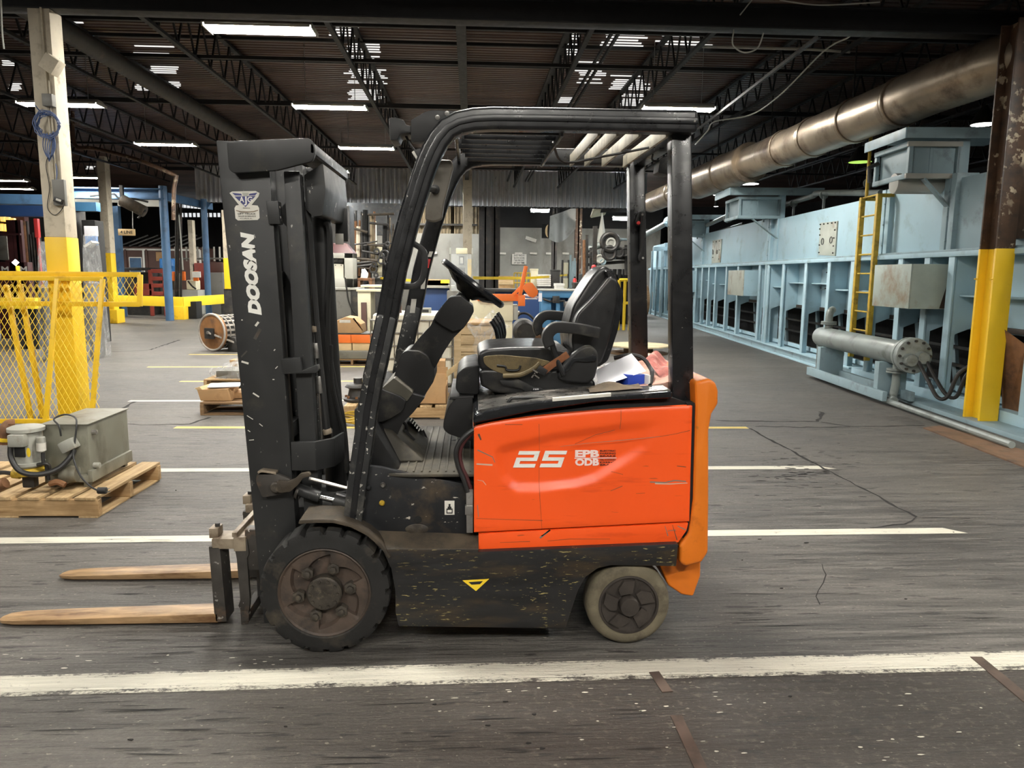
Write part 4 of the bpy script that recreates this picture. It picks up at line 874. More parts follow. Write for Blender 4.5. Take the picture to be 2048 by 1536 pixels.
# number and brake badges
def poly_print(polys, Y, name, mt, th=.0012):
    m = MB()
    for pl in polys: m.prism(XZ(pl, Y), Y-th, Y)
    return part(m, name, mt, 0, SPN)
sl = .34
def dig(segs, ox, base, hgt):     # slanted block digit from rectangles in a 36 x 34 box
    out = []
    for (ax, ay, bx, by) in segs:
        q = []
        for (x, y) in ((ax, ay), (bx, ay), (bx, by), (ax, by)): q.append((ox+x+sl*y, base-y*hgt/34))
        out.append(q)
    return out
YR = 3.0375
two = dig([(0, 0, 43, 7.5), (0, 7.5, 10, 14), (0, 13.5, 43, 20.5), (34, 20.5, 43, 27), (1, 26.5, 43, 34)], 1026, 935, 33)
five = dig([(0, 0, 43, 7.5), (34, 7.5, 43, 14), (0, 13.5, 43, 20.5), (0, 20.5, 10, 27), (0, 26.5, 44, 34)], 1079, 934.5, 33)
poly_print(two+five, YR, 'number_print', 'white')
e0, e1 = PY(1149, 914.5, YR), PY(1197, 914.5, YR)
ht = PY(1149, 900, YR).z-e0.z
M['pinkish'] = pmat('faded_pinkish_white_print', (.85, .66, .62), .5, 0, .05, 9)
text_mesh('badge_print', 'EPB', M['pinkish'], SPN, PY(1150, 914.5, YR), (1, 0, 0), (0, 0, 1), ht, e1.x-e0.x, .05)
text_mesh('badge_print', 'ODB', M['pinkish'], SPN, PY(1150, 931.5, YR), (1, 0, 0), (0, 0, 1), ht, e1.x-e0.x, .05)
poly_print([[(1149, 915.8), (1233, 915), (1233, 916.6), (1149, 917.4)]], YR, 'badge_line', 'pinkish')
for k, s_ in enumerate(('ELECTRIC', 'PARKING', 'BRAKE')): text_mesh('badge_print', s_, M['ink'], SPN, PY(1200, 903.3+5.2*k, YR), (1, 0, 0), (0, 0, 1), .0072, .066, .02)
for k, s_ in enumerate(('OIL-COOLED', 'DISC', 'BRAKE')): text_mesh('badge_print', s_, M['ink'], SPN, PY(1200, 921.3+5.0*k, YR), (1, 0, 0), (0, 0, 1), .0072, .066, .02)
# scrapes in the panel paint
SC = pmat('bare_scrape', (.10, .055, .03), .6); SC2 = pmat('pale_scrape', (.62, .40, .30), .5); SCG = pmat('grey_scrape', (.20, .17, .14), .6)
def scrape(pts, wd, mt, Y=3.0192):
    P = chain(pts, Y); L = []; Q = []
    for i, p_ in enumerate(P):
        d_ = (P[min(i+1, len(P)-1)]-P[max(i-1, 0)]).normalized(); n_ = Vector((-d_.z, 0, d_.x))*wd*random.uniform(.4, 1); L.append(p_+n_); Q.append(p_-n_)
    k = len(P); part(MB().add(L+Q, [(i, i+1, k+i+1, k+i) for i in range(k-1)]), 'paint_scrape', mt, 0, SPN)
for pts, wd, mt in (([(1120, 893), (1180, 886), (1250, 880), (1320, 873)], .0012, SCG), ([(1320, 873), (1350, 868), (1380, 861)], .001, SC), ([(955, 900), (985, 914), (990, 925)], .003, SCG), ([(953, 928), (985, 930)], .004, SC2), ([(953, 1037), (1010, 1039), (1085, 1041)], .0014, SC), ([(1300, 964), (1330, 965), (1350, 961), (1372, 963)], .004, SCG), ([(1310, 967), (1340, 968), (1375, 966)], .003, SC2), ([(1221, 982), (1245, 972)], .0016, SC), ([(1272, 987), (1290, 986)], .0014, SC), ([(1354, 932), (1372, 934)], .0016, SC), ([(1078, 848), (1079, 900), (1078, 960), (1080, 1000), (1084, 1060)], .0008, SC), ([(1242, 820), (1242, 840), (1240, 858)], .0014, SC), ([(1222, 943), (1246, 949)], .001, SC), ([(1150, 888), (1190, 870), (1230, 860)], .001, SC), ([(957, 868), (962, 880)], .005, SC), ([(955, 1010), (957, 1034)], .002, SCG), ([(955, 960), (966, 962), (972, 970)], .002, SC2), ([(1010, 849), (1045, 849)], .0014, SC)): scrape(pts, wd, mt)
for pts, wd, mt in (([(1080, 1076), (1100, 1060), (1083, 1072)], .004, SCG), ([(1095, 1082), (1140, 1078), (1220, 1078)], .0014, SC), ([(1000, 1085), (1060, 1083)], .0012, SC), ([(1330, 1052), (1336, 1072)], .002, SCG), ([(1345, 1050), (1354, 1080)], .002, SC), ([(1355, 1052), (1372, 1060)], .003, SCG), ([(1335, 1062), (1352, 1060)], .002, SCG)): scrape(pts, wd, mt, 3.0212)

# --- counterweight
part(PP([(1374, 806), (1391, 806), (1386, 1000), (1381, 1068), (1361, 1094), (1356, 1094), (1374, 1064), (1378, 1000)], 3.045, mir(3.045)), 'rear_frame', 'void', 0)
cwp = [(1390, 764), (1419, 757), (1432, 765), (1437, 782), (1437, 808), (1424, 828), (1418, 862), (1418, 1000), (1417, 1105), (1404, 1126), (1372, 1134), (1359, 1126), (1359, 1091), (1378, 1067), (1387, 1000), (1392, 815)]
CW = part(PP(cwp, 3.03, mir(3.03)), 'counterweight', 'orange2', .016, seg=3)
part(PP([(1350, 1100), (1412, 1100), (1411, 1165), (1396, 1207), (1372, 1203), (1345, 1185), (1325, 1140)], 3.13, mir(3.13), Yr=3.06), 'counterweight_foot', 'orange2', .012, seg=3)
a_, b_ = PY(1346, 785, 3.05), PY(1424, 757, 3.05)
part(MB().prism([(a_.x-.19, a_.z-.004), (a_.x, a_.z+.02), (b_.x-.02, b_.z+.002), (b_.x, b_.z-.006), (b_.x-.02, a_.z-.06), (a_.x-.17, a_.z-.06)], 3.20, mir(3.20)), 'counterweight_top', 'pink', .008)
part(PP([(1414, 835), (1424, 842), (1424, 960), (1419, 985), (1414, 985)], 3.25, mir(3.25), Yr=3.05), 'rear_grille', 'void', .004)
# --- mast
YM = 3.20
MO = [(432, 281), (535, 284), (541, 448), (559, 605), (577, 841), (590, 946), (600, 1060), (606, 1200), (606, 1246), (532, 1246), (522, 1180), (503, 980), (490, 830), (470, 650), (453, 500), (441, 380)]
# a straight leaning channel: web plate outside, two flanges inside
def rail(pl, pr, y0, name, flip, depth=.085, mt='mast', th=.022):
    (tl, bl), (tr, br) = pl, pr
    a, b = XZ([tl, bl], YM); c, d = XZ([tr, br], YM)
    f = (lambda y: y) if not flip else mir
    def seg(q0, q1, ya, yb): return [tuple(q0), tuple(q1)], *sorted((f(ya), f(yb)))
    m = MB(); m.prism([a, c, d, b], *sorted((f(y0), f(y0+.02))))
    import_w = lambda p, q, t: (p[0]+(q[0]-p[0])*t, p[1]+(q[1]-p[1])*t)
    m.prism([a, import_w(a, c, .2), import_w(b, d, .2), b], *sorted((f(y0+.02), f(y0+depth))))
    m.prism([import_w(a, c, .8), c, d, import_w(b, d, .8)], *sorted((f(y0+.02), f(y0+depth))))
    return part(m, name, mt, .004)
OUT_L, OUT_R = ((432, 281), (528, 1246)), ((535, 284), (606, 1246))
for fl in (False, True):
    rail(OUT_L, OUT_R, YM, 'mast_outer_rail', fl)
    rail(((563, 340), (618, 1240)), ((596, 340), (650, 1240)), YM+.03, 'mast_inner_rail', fl, .07)
MT = [o for o in TR.children if o.name.startswith('mast_outer_rail')][0]
def side(x, z): return Vector((x, 0, z))
# top cross member: end plates, tie bar and hanging plates
for ys in ((3.15, 3.175), (mir(3.175), mir(3.15))):
    part(PP([(453, 282), (617, 276), (626, 283), (631, 300), (626, 322), (552, 341), (466, 346), (457, 338)], *ys, 8, Yr=3.15), 'mast_end_plate', 'mast', .004)
a_, b_ = PY(600, 284, 3.15), PY(628, 322, 3.15)
part(MB().box(b_.x-.015, b_.x+.004, 3.15, mir(3.15), b_.z+.028, a_.z-.004), 'mast_tie_bar', 'pillarchip', .004)
part(MB().box(b_.x-.12, b_.x-.02, 3.175, mir(3.175), a_.z-.03, a_.z-.006), 'mast_top_plate', 'mast', .004)
part(PP([(608, 350), (646, 326), (651, 377), (645, 431), (626, 433), (611, 418)], 3.28, mir(3.28), 4), 'hanging_cover', 'mast', .006)
p = PY(683, 425, 3.8); part(MB().box(p.x-.03, p.x+.03, 3.79, 3.80, p.z-.14, p.z+.02), 'label_bracket', 'mast', .003)
p = PY(679, 478, 3.79); part(MB().box(p.x-.020, p.x+.020, 3.786, 3.789, p.z-.026, p.z+.026), 'code_label', 'sticker', .001)
# lift cylinder beside the inner rail
for fl in (False, True):
    f = (lambda v: v) if not fl else (lambda v: Vector((v.x, mir(v.y), v.z)))
    part(MB().cyl(f(PY(577, 347, 3.27)), f(PY(590, 470, 3.27)), .020).cyl(f(PY(590, 470, 3.27)), f(PY(640, 1180, 3.27)), .033, n=24), 'lift_cylinder', 'mast', 0)
    part(PP([(532, 402), (556, 402), (560, 448), (537, 448)], 3.185, 3.24) if not fl else PP([(532, 402), (556, 402), (560, 448), (537, 448)], mir(3.24), mir(3.185), Yr=3.185), 'rail_bracket', 'mast', .003)
for q in ((558, 415), (559, 435)): part(MB().cyl(PY(*q, 3.215), PY(*q, 3.20), .007, n=8), 'bolt', 'steel', .001)
part(MB().cyl(PY(640, 436, YC), PY(684, 1150, YC), .050, n=28).cyl(PY(636, 380, YC), PY(640, 436, YC), .028), 'free_lift_cylinder', 'hose', 0)
pc = PY(592, 430, 3.36)
part(MB().lathe([(.02, -.02), (.062, -.02), (.062, -.014), (.052, -.010), (.052, .010), (.062, .014), (.062, .02), (.02, .02)], (pc.x, 3.36, pc.z), 'y', 28), 'chain_pulley', 'mast', 0)
# lift chain, built of link plates
m = MB(); A, B = PY(612, 445, 3.345), PY(640, 960, 3.345); n = 42
for k in range(n):
    c_ = A.lerp(B, (k+.5)/n); m.obox(c_, (.018, .014 if k % 2 else .020, .034), ry(.05))
o = part(m, 'lift_chain', 'dark', .002); o['kind'] = 'stuff'
for q in ((613, 622), (617, 665), (626, 790)): part(MB().obox(PY(*q, 3.33), (.022, .02, .02)), 'chain_anchor', 'steel', .004)
# hoses
def hose(pts, Y, r, name='hydraulic_hose', mt='hose', flat=None):
    P = smooth_path(chain(pts, Y), 6)
    return part(MB().tube(P, r, 10), name, mt, 0)
hose([(596, 402), (608, 412), (617, 440), (622, 500), (628, 580), (634, 660), (641, 735), (648, 800), (655, 860)], 3.31, .0145)
h = hose([(648, 445), (657, 452), (660, 480), (660, 540), (655, 620), (657, 690), (668, 760), (684, 830), (692, 900), (694, 960)], 3.50, .013)
hose([(662, 690), (664, 760), (676, 820), (690, 880), (696, 945)], 3.46, .009)
for pts, mt in (([(628, 652), (629, 664)], 'carrtop'), ([(631, 686), (634, 716)], 'steel'), ([(637, 752), (641, 786)], 'steel'), ([(653, 858), (656, 868)], 'carrtop')):
    part(MB().cyl(PY(*pts[0], 3.31), PY(*pts[1], 3.31), .019, n=14), 'hose_fitting', mt, .002)
part(MB().tube(smooth_path(chain([(594, 505), (600, 490), (606, 470), (610, 462)], 3.30)), .004, 6), 'chain_pin', 'steel', 0)
# clamp brackets on the mast
part(PP([(562, 718), (600, 715), (603, 742), (634, 730), (636, 740), (632, 746), (566, 748)], 3.19, 3.24, 2), 'hose_clamp', 'mast', .003)
part(PP([(603, 738), (633, 731), (636, 742), (604, 747)], 3.24, 3.36), 'hose_clamp', 'mast', .003)
z0, z1 = PY(590, 928, 3.19).z, PY(590, 884, 3.19).z
xa_, xb_ = PY(582, 905, 3.19).x, PY(640, 905, 3.19).x
part(MB().prism([(xa_, 3.19), (xb_-.02, 3.19), (xb_+.05, 3.26), (xb_+.07, 3.40), (xb_+.06, 3.40), (xb_+.035, 3.275), (xb_-.025, 3.21), (xa_, 3.21)], z0-.03, z1, 'z'), 'cylinder_strap', 'mast', .004)
part(MB().obox(PY(655, 868, 3.36), (.04, .05, .045)).cyl(PY(652, 862, 3.34), PY(662, 858, 3.34), .018), 'valve_block', 'carriage', .008)
# tilt cylinder and its lug
lug = [(511, 962), (513, 948), (522, 942), (548, 946), (580, 958), (592, 974), (566, 988), (524, 996)]
part(PP(lug, 3.16, 3.185, 6), 'tilt_lug', 'carriage', .006); part(PP([(514, 944), (522, 940), (552, 944), (552, 950), (518, 950)], 3.16, 3.20), 'tilt_lug_top', 'carrtop', .002)
part(MB().lathe([(.024, .01), (.024, -.012), (.018, -.018), (.001, -.018)], PY(553, 974, 3.155), 'y', 18), 'pivot_pin', 'hub', 0)
part(PP([(553, 962), (575, 964), (590, 958), (600, 948), (618, 945), (622, 952), (606, 956), (598, 968), (580, 984), (556, 986)], 3.13, 3.155, 4), 'tilt_clevis', 'ledge', .004)
T0, T1 = PY(594, 978, 3.2), PY(640, 994, 3.2)
part(MB().cyl(T0, T1, .027, n=20), 'tilt_cylinder', 'mast', .004); part(MB().cyl(PY(592, 982, 3.2), PY(598, 984, 3.2), .032, n=20), 'tilt_cap', 'carriage', .003)
part(MB().cyl(T1, PY(674, 1002, 3.2), .012, n=16), 'tilt_rod', 'chrome', 0)
part(MB().cyl(PY(668, 1000, 3.2), PY(702, 1010, 3.2), .040, n=24), 'tilt_barrel', 'mast', .004)
part(MB().tube([PY(618, 957, 3.18), PY(700, 978, 3.18)], .008, 8), 'tilt_sensor_rod', 'steel', 0)
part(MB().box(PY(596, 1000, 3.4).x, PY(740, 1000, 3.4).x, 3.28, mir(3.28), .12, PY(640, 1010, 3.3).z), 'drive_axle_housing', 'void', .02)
# mast cross ties
for (px, py) in ((560, 900), (575, 1180), (520, 560)):
    q = PY(px, py, 3.3); part(MB().box(q.x-.10, q.x-.04, 3.22, mir(3.22), q.z-.04, q.z+.04), 'mast_cross_tie', 'mast', .004)
# --- lettering and dealer sticker on the outer rail
p0, p1 = PY(509, 629, YM), PY(492, 462, YM)
up_ = (p1-p0); hd_ = Vector((up_.x, 0, up_.z)).normalized(); across = Vector((-hd_.z, 0, hd_.x))   # text runs up the rail, glyph tops to the left
txt = text_mesh('maker_lettering', 'DOOSAN', M['white'], MT, PY(524, 630, YM-.001), hd_, across, .055, up_.length, .075, .22)
txt['label'] = 'white slanted lettering running up the mast'
s0 = part(PP([(459, 386), (464, 383), (511, 382), (519, 386), (517, 393), (503, 410), (515, 411), (518, 416), (519, 436), (515, 440), (476, 441), (471, 437), (469, 416), (472, 411), (478, 410)], YM-.002, YM), 'dealer_sticker', 'sticker', 0, MT, 'white triangular dealer sticker')
def pr(pl, Y, mt, nm): part(PP(pl, Y-.0006, Y), nm, mt, 0, MT)
pr([(469, 393), (511, 392), (491, 414)], YM-.002, 'navy', 'sticker_triangle')
pr([(464, 385.5), (482, 387.5), (484, 391), (470, 391)], YM-.002, 'navy', 'sticker_wing'); pr([(499, 387.5), (515, 385), (510, 391), (497, 391)], YM-.002, 'navy', 'sticker_wing')
pr([(484, 385), (498, 385), (495, 392), (487, 392)], YM-.0025, 'ltgrey', 'sticker_emblem')
sx = PY(519, 400, YM).x-PY(459, 400, YM).x; pxm = sx/60
text_mesh('sticker_print', 'A', M['white'], MT, PY(479, 404.5, YM-.003), (1, 0, 0), (0, 0, 1), 11*pxm, 9.5*pxm, .02); text_mesh('sticker_print', 'J', M['white'], MT, PY(488, 411, YM-.003), (1, 0, 0), (0, 0, 1), 18*pxm, 6*pxm, .02); text_mesh('sticker_print', 'G', M['white'], MT, PY(495, 404.5, YM-.003), (1, 0, 0), (0, 0, 1), 11*pxm, 10*pxm, .02)
for s_, px, py, hh, ww in (('LIFT TRUCK', 476, 429, 3.6, 36), ('SALES & SERVICE', 477, 433.5, 2.6, 35), ('THE A J COMPANY', 474, 417, 2.0, 40), ('CALL', 480, 437.5, 1.8, 26)):
    if s_.startswith('THE'): s_ = 'SINCE'; ww = 14; px = 486
    text_mesh('sticker_print', s_, M['ink'], MT, PY(px, py, YM-.003), (1, 0, 0), (0, 0, 1), hh*pxm, ww*pxm, .01)
pr([(472, 420), (482, 422.5), (495, 423), (508, 422), (516, 419.5), (516, 421.5), (508, 424), (495, 425), (482, 424.5), (472, 422)], YM-.002, 'carrtop', 'sticker_ribbon')
# scuffs on the rail
for (x_, y_, l_, w_2, an) in ((515, 668, .05, .014, 1.05), (514, 648, .022, .009, .9), (490, 725, .03, .008, -.3), (549, 700, .008, .004, .8), (553, 735, .014, .003, .8), (547, 759, .008, .004, 0), (500, 835, .03, .003, -.6), (522, 850, .018, .003, -.7), (498, 862, .012, .003, -.6), (503, 880, .02, .003, .1), (512, 790, .03, .006, -.6), (484, 640, .006, .004, 0), (488, 708, .035, .006, .8)):
    q = PY(x_, y_, YM-.0008); part(MB().obox(q, (l_, .0008, w_2), ry(-an)), 'paint_scuff', 'carriage' if l_ > .034 else 'sticker', 0, MT)
# --- carriage and forks
def fork(yc):
    x_h = PY(462, 1240, 3.31).x; x_b = PY(440, 1240, 3.31).x; tip = -2.11; hw = .058
    prof = [(tip, .016), (tip+.02, .012), (x_b-.1, .010), (x_b+.03, .008), (x_h, .02), (x_h-.005, .40), (x_b+.012, .40), (x_b+.004, .07), (x_b-.05, .055), (tip+.25, .030), (tip+.02, .026)]
    m = MB()
    def ring(x, z0, z1, w_): return [Vector((x, yc-w_, z0)), Vector((x, yc+w_, z0)), Vector((x, yc+w_, z1)), Vector((x, yc-w_, z1))]
    m.loft([ring(tip, .016, .022, .018), ring(tip+.025, .013, .027, .040), ring(tip+.08, .012, .030, .052), ring(tip+.3, .011, .036, hw), ring(x_b-.05, .010, .050, hw), ring(x_b+.01, .010, .052, hw)])
    fk = part(m, 'fork', 'fork', .004, label='rusty worn fork blade')
    m = MB(); zt = PY(450, 1084, 3.31).z
    m.hexa([(x_b-.004, yc-hw, .010), (x_h, yc-hw, .012), (x_h, yc+hw, .012), (x_b-.004, yc+hw, .010)], [(x_b-.015, yc-hw, zt), (x_h-.014, yc-hw, zt), (x_h-.014, yc+hw, zt), (x_b-.015, yc+hw, zt)])
    part(m, 'fork_shank', 'carriage', .006, fk)
    part(MB().box(x_b+.0, x_h+.05, yc-hw, yc+hw, zt-.012, zt+.035).box(x_b-.018, x_b+.022, yc-hw*.6, yc+hw*.6, zt+.03, zt+.075), 'fork_hook', 'carrtop', .004, fk)
    part(MB().cyl((x_b-.03, yc, zt-.03), (x_b, yc, zt-.03), .008, n=8).cyl((x_b+.01, yc, zt+.07), (x_b+.01, yc, zt+.09), .012, n=8), 'fork_pin', 'dark', .002, fk)
fork(3.31); fork(3.81)
xq0, xq1 = PY(467, 1080, 3.24).x, PY(492, 1080, 3.24).x
zt, zm0 = PY(480, 1074, 3.24).z, PY(480, 1102, 3.24).z
part(MB().box(xq0, xq1, 3.235, mir(3.235), zm0, zt).box(xq0-.005, xq0+.018, 3.235, mir(3.235), zt, zt+.022), 'carriage_top_bar', 'carrtop', .004)
zb0, zb1 = PY(482, 1252, 3.24).z, PY(482, 1222, 3.24).z
part(MB().box(xq0+.02, xq1, 3.235, mir(3.235), max(.02, zb0), zb1), 'carriage_bottom_bar', 'carriage', .004)
for ys in ((3.24, 3.262), (mir(3.262), mir(3.24))):
    part(PP([(468, 1092), (494, 1080), (498, 1108), (494, 1116), (500, 1200), (498, 1222), (496, 1248), (482, 1250), (480, 1218), (476, 1212), (480, 1200), (473, 1118)], *ys, Yr=3.24), 'carriage_side_plate', 'carriage', .004)
part(MB().box(xq1-.01, xq1+.03, 3.40, mir(3.40), zb1-.02, zt+.02), 'carriage_plate', 'dark', .01)
for ys in ((3.25, 3.32), (mir(3.32), mir(3.25))): part(MB().box(xq1-.01, xq1+.11, *ys, zt-.16, zt+.03), 'carriage_bracket', 'carriage', .01)

# --- seat, its belt, levers
def cushion(pts, y0, y1, name, mt, bev, parent, rnd=8, seg=4, Yr=None):
    return part(PP(pts, y0, y1, rnd, Yr), name, mt, bev, parent, seg=seg, ang=60)
SY0 = 3.31; SY1 = mir(SY0)
seat = cushion([(958, 744), (966, 738), (1130, 740), (1190, 762), (1192, 778), (1184, 790), (1060, 793), (990, 786), (962, 772)], SY0, SY1, 'seat_base', 'vinyl', .016, None, 6, 3)
cushion([(957, 706), (975, 697), (1020, 694), (1095, 693), (1140, 700), (1148, 730), (1120, 742), (962, 742), (955, 722)], SY0+.01, SY1-.01, 'seat_cushion', 'vinyl', .03, seat, 8, 4)
cushion([(966, 713), (1000, 710), (1070, 716), (1104, 724), (1078, 736), (1050, 746), (1012, 750), (984, 740), (968, 728)], SY0-.004, SY0+.02, 'seat_side_cover', 'olive', .006, seat, 8)
part(MB().tube(smooth_path([PY(a, b, SY0-.010) for a, b in ((994, 731), (1010, 733), (1014, 740), (1036, 740), (1041, 731))], 5), .005, 7), 'seat_side_handle', 'plastic', 0, seat)
back = [(1134, 640), (1140, 610), (1150, 590), (1180, 553), (1196, 541), (1210, 536), (1222, 543), (1234, 566), (1242, 590), (1240, 630), (1224, 690), (1206, 728), (1180, 738), (1152, 724), (1142, 690)]
ctr = [(1140, 700), (1136, 650), (1146, 612), (1166, 580), (1186, 550), (1198, 537), (1210, 531), (1222, 538), (1232, 556), (1236, 590), (1230, 640), (1214, 700), (1196, 730), (1164, 724)]
cushion(ctr, 3.42, mir(3.42), 'backrest', 'vinyl', .022, seat, 10, 4)
bol = [(1147, 716), (1143, 680), (1147, 652), (1156, 626), (1184, 598), (1205, 572), (1222, 551), (1234, 560), (1238, 590), (1232, 625), (1218, 684), (1203, 728), (1170, 734)]
cushion(bol, 3.33, 3.44, 'backrest_bolster', 'vinyl', .026, seat, 10, 4); cushion(bol, mir(3.44), mir(3.33), 'backrest_bolster', 'vinyl', .026, seat, 10, 4, Yr=3.33)
cushion([(1210, 540), (1225, 540), (1246, 585), (1247, 600), (1236, 660), (1216, 722), (1196, 735), (1186, 730), (1222, 640), (1232, 590)], 3.36, mir(3.36), 'backrest_shell', 'hood', .010, seat, 8, 3)
def arm(Y, dx, dy):
    q = [(1100+dx, 692+dy), (1095+dx, 680+dy), (1096+dx, 668+dy), (1106+dx, 657+dy), (1120+dx, 654+dy), (1160+dx, 658+dy), (1198+dx, 666+dy)]
    part(MB().bar(smooth_path(chain(q, Y), 4), .06, .048, (0, 1, 0)), 'armrest', 'plastic', .012, seat, seg=3, ang=50)
    part(MB().tube(smooth_path(chain([(1104+dx, 688+dy), (1114+dx, 720+dy), (1127+dx, 750+dy)], Y)), .013, 10), 'armrest_stalk', 'vinyl', 0, seat)
arm(3.27, 0, 0); arm(mir(3.27), -20, -24)
cushion([(1116, 752), (1128, 728), (1150, 704), (1168, 692), (1184, 691), (1196, 704), (1197, 728), (1190, 756), (1178, 768), (1140, 766), (1118, 760)], 3.28, 3.33, 'recliner_cover', 'plastic', .016, seat, 10, 4)
part(PP([(1996-826, 716), (1190, 708), (1194, 722), (1172, 724), (1150, 722), (1136, 742), (1128, 744), (1146, 716)], 3.268, 3.285, 5), 'recliner_trim', 'hood', .006, seat)
part(PP([(998, 760), (1035, 757), (1050, 765), (1068, 774), (1085, 776), (1088, 786), (1078, 794), (1062, 790), (1040, 776), (1004, 770)], 3.29, 3.315, 5), 'seat_lever', 'plastic', .006, seat)
part(MB().lathe([(.020, 0), (.020, -.012), (.012, -.016), (.001, -.016)], PY(1072, 784, 3.29), 'y', 16), 'lever_pivot', 'hood', 0, seat)
# belt and buckle
bp = chain([(1088, 742), (1106, 728), (1122, 718), (1136, 708)], 3.262)
part(MB().bar(bp, .004, .034, (0, .9, .4)), 'seat_belt', 'brownfab', .001, seat, label='brown seat belt webbing')
q = PY(1084, 741, 3.258); part(MB().obox(q, (.045, .012, .030), ry(R(35))), 'belt_buckle', 'plastic', .004, seat)
q = PY(1073, 746, 3.258); part(MB().obox(q+Vector((.008, 0, .008)), (.022, .003, .008), ry(R(35))).obox(q+Vector((-.014, 0, -.010)), (.006, .003, .026), ry(R(35))).obox(q+Vector((0, 0, -.014)), (.030, .003, .006), ry(R(35))).obox(q+Vector((-.006, 0, .008)), (.026, .003, .006), ry(R(35))), 'belt_tongue', 'chrome', 0, seat, 'silver belt tongue')
part(MB().tube(smooth_path(chain([(1006, 752), (1040, 750), (1066, 738), (1080, 726)], 3.27)), .010, 8), 'belt_sleeve', 'olive', 0, seat)
# control levers at the far side, consoles in front of the battery box
for k in range(4):
    y_ = 3.80+.035*k
    part(MB().tube(smooth_path(chain([(975, 712), (990, 702), (996, 686), (994, 668), (990, 655), (982, 642)], 3.8)), [.006]*8+[.011]*23, 8).move((.012*k, .035*k, .012*k)), 'control_lever', 'hood', 0)
part(PP([(960, 730), (928, 735), (913, 750), (911, 778), (918, 788), (958, 790)], 3.45, mir(3.15), 8), 'side_console', 'plastic', .02, seg=4)
part(PP([(946, 794), (912, 796), (898, 812), (887, 842), (886, 858), (896, 868), (945, 884)], 3.40, mir(3.10), 8), 'battery_front_cover', 'plastic', .015, seg=3)
part(PP([(900, 794), (948, 792), (948, 797), (898, 800)], 3.40, mir(3.10)), 'console_shelf', 'plastic', .004)

# --- things left lying on the hood
def hoodz(x): 
    a1, b1 = PY(1065, 803, 3.05), PY(1342, 781.5, 3.05); return a1.z+(b1.z-a1.z)*(x-a1.x)/(b1.x-a1.x)+.005
P4 = [PY(1190, 741, 3.40), PY(1199, 774, 3.22), PY(1292, 742, 3.22), PY(1263, 707, 3.42)]
tag(MB().grid(lambda u, v_: P4[1].lerp(P4[2], u).lerp(P4[0].lerp(P4[3], u), v_)+Vector((0, 0, .006*math.sin(u*3)*math.sin(v_*3))), 8, 6).build('paper_sheet', M['paper']), 'white sheet of paper propped behind the seat', 'paper')
q = PY(1268, 772, 3.22); zq = hoodz(q.x)
t = thing('cardboard_pack', (q.x, 3.28, zq), 'small blue and white pack under the paper sheet', 'box')
m = MB().obox((q.x, 3.28, zq+.024), (.095, .11, .048), rz(.3)); m.build('pack_body', pmat('blue_pack_print', (.02, .06, .42), .45, 0, .2, 9), t, .003)
MB().obox((q.x+.047, 3.26, zq+.024), (.008, .118, .05), rz(.3)).build('pack_end', M['white'], t, .002)
tag(MB().grid(lambda u, v_: Vector((PY(1180, 780, 3.1).x+.225*u, 3.10+.13*v_, 0)) + Vector((0, 0, hoodz(PY(1180, 780, 3.1).x+.225*u)+.006+.030*abs(math.sin(3.1*u+.4))*math.sin(math.pi*min(1, max(0, v_)))*(.6+.4*math.sin(9*u+7*v_)))), 24, 12).build('work_rag', M['brownrag'], ang=80), 'dirty brown cloth on the hood edge below the paper', 'rag')
def ragf(u, v_):
    a1 = PY(1292, 716, 3.55).lerp(PY(1335, 775, 3.22), u); b1 = PY(1325, 712, 3.75).lerp(PY(1368, 768, 3.30), u); p_ = a1.lerp(b1, v_)
    return p_+Vector((0, 0, .018*math.sin(11*u+2*v_)*math.sin(math.pi*v_)+.015*math.sin(math.pi*v_)))
tag(MB().grid(ragf, 22, 10).build('shop_rag', M['pinkrag'], ang=80), 'stained pinkish red cloth draped over the counterweight top', 'rag')
tag(MB().tube(smooth_path([PY(1228, 716, 3.5), PY(1260, 710, 3.48), PY(1285, 716, 3.45), PY(1300, 735, 3.4), PY(1304, 748, 3.3), PY(1300, 772, 3.2)]), .010, 8).build('bungee_strap', M['hose']), 'black strap coiled behind the paper sheet', 'strap')
# ------------------------------------------------------------------ pale blue furnace line on the right
FC = Matrix.Rotation(-FA, 3, 'Z')
def FW(u, n, z): return FB+FU*u+FN*n+Vector((0, 0, z))
def fbox(m, u0, u1, n0, n1, z0, z1):
    return m.hexa([FW(u0, n0, z0), FW(u0, n1, z0), FW(u1, n1, z0), FW(u1, n0, z0)], [FW(u0, n0, z1), FW(u0, n1, z1), FW(u1, n1, z1), FW(u1, n0, z1)])
def fprism_u(m, pts, u0, u1):      # polygon in (n, z), swept along the line
    k = len(pts); v = [FW(u0, *p) for p in pts]+[FW(u1, *p) for p in pts]
    return m.add(v, [tuple(range(k)), tuple(range(2*k-1, k-1, -1))]+[(i, k+i, k+(i+1) % k, (i+1) % k) for i in range(k)])
def fprism_n(m, pts, n0, n1):      # polygon in (u, z)
    k = len(pts); v = [FW(p[0], n0, p[1]) for p in pts]+[FW(p[0], n1, p[1]) for p in pts]
    return m.add(v, [tuple(range(k)), tuple(range(2*k-1, k-1, -1))]+[(i, k+i, k+(i+1) % k, (i+1) % k) for i in range(k)])
def PU(px, py, u):
    d = _ray(px, py); t = (FU.dot(FB)+u-FU.dot(O))/FU.dot(d); p = O+d*t; return FN.dot(p-FB), p.z
FT = thing('furnace_line', FW(3, .8, 0), 'long pale blue furnace of ribbed panels along the right aisle', 'furnace')
def fp(m, name, mt, bevel=.006, parent=None): return part(m, name, mt, bevel, parent or FT)
fp(fbox(MB(), -6.6, 20, .36, 2.6, .95, 2.75), 'furnace_body', 'blued', 0)
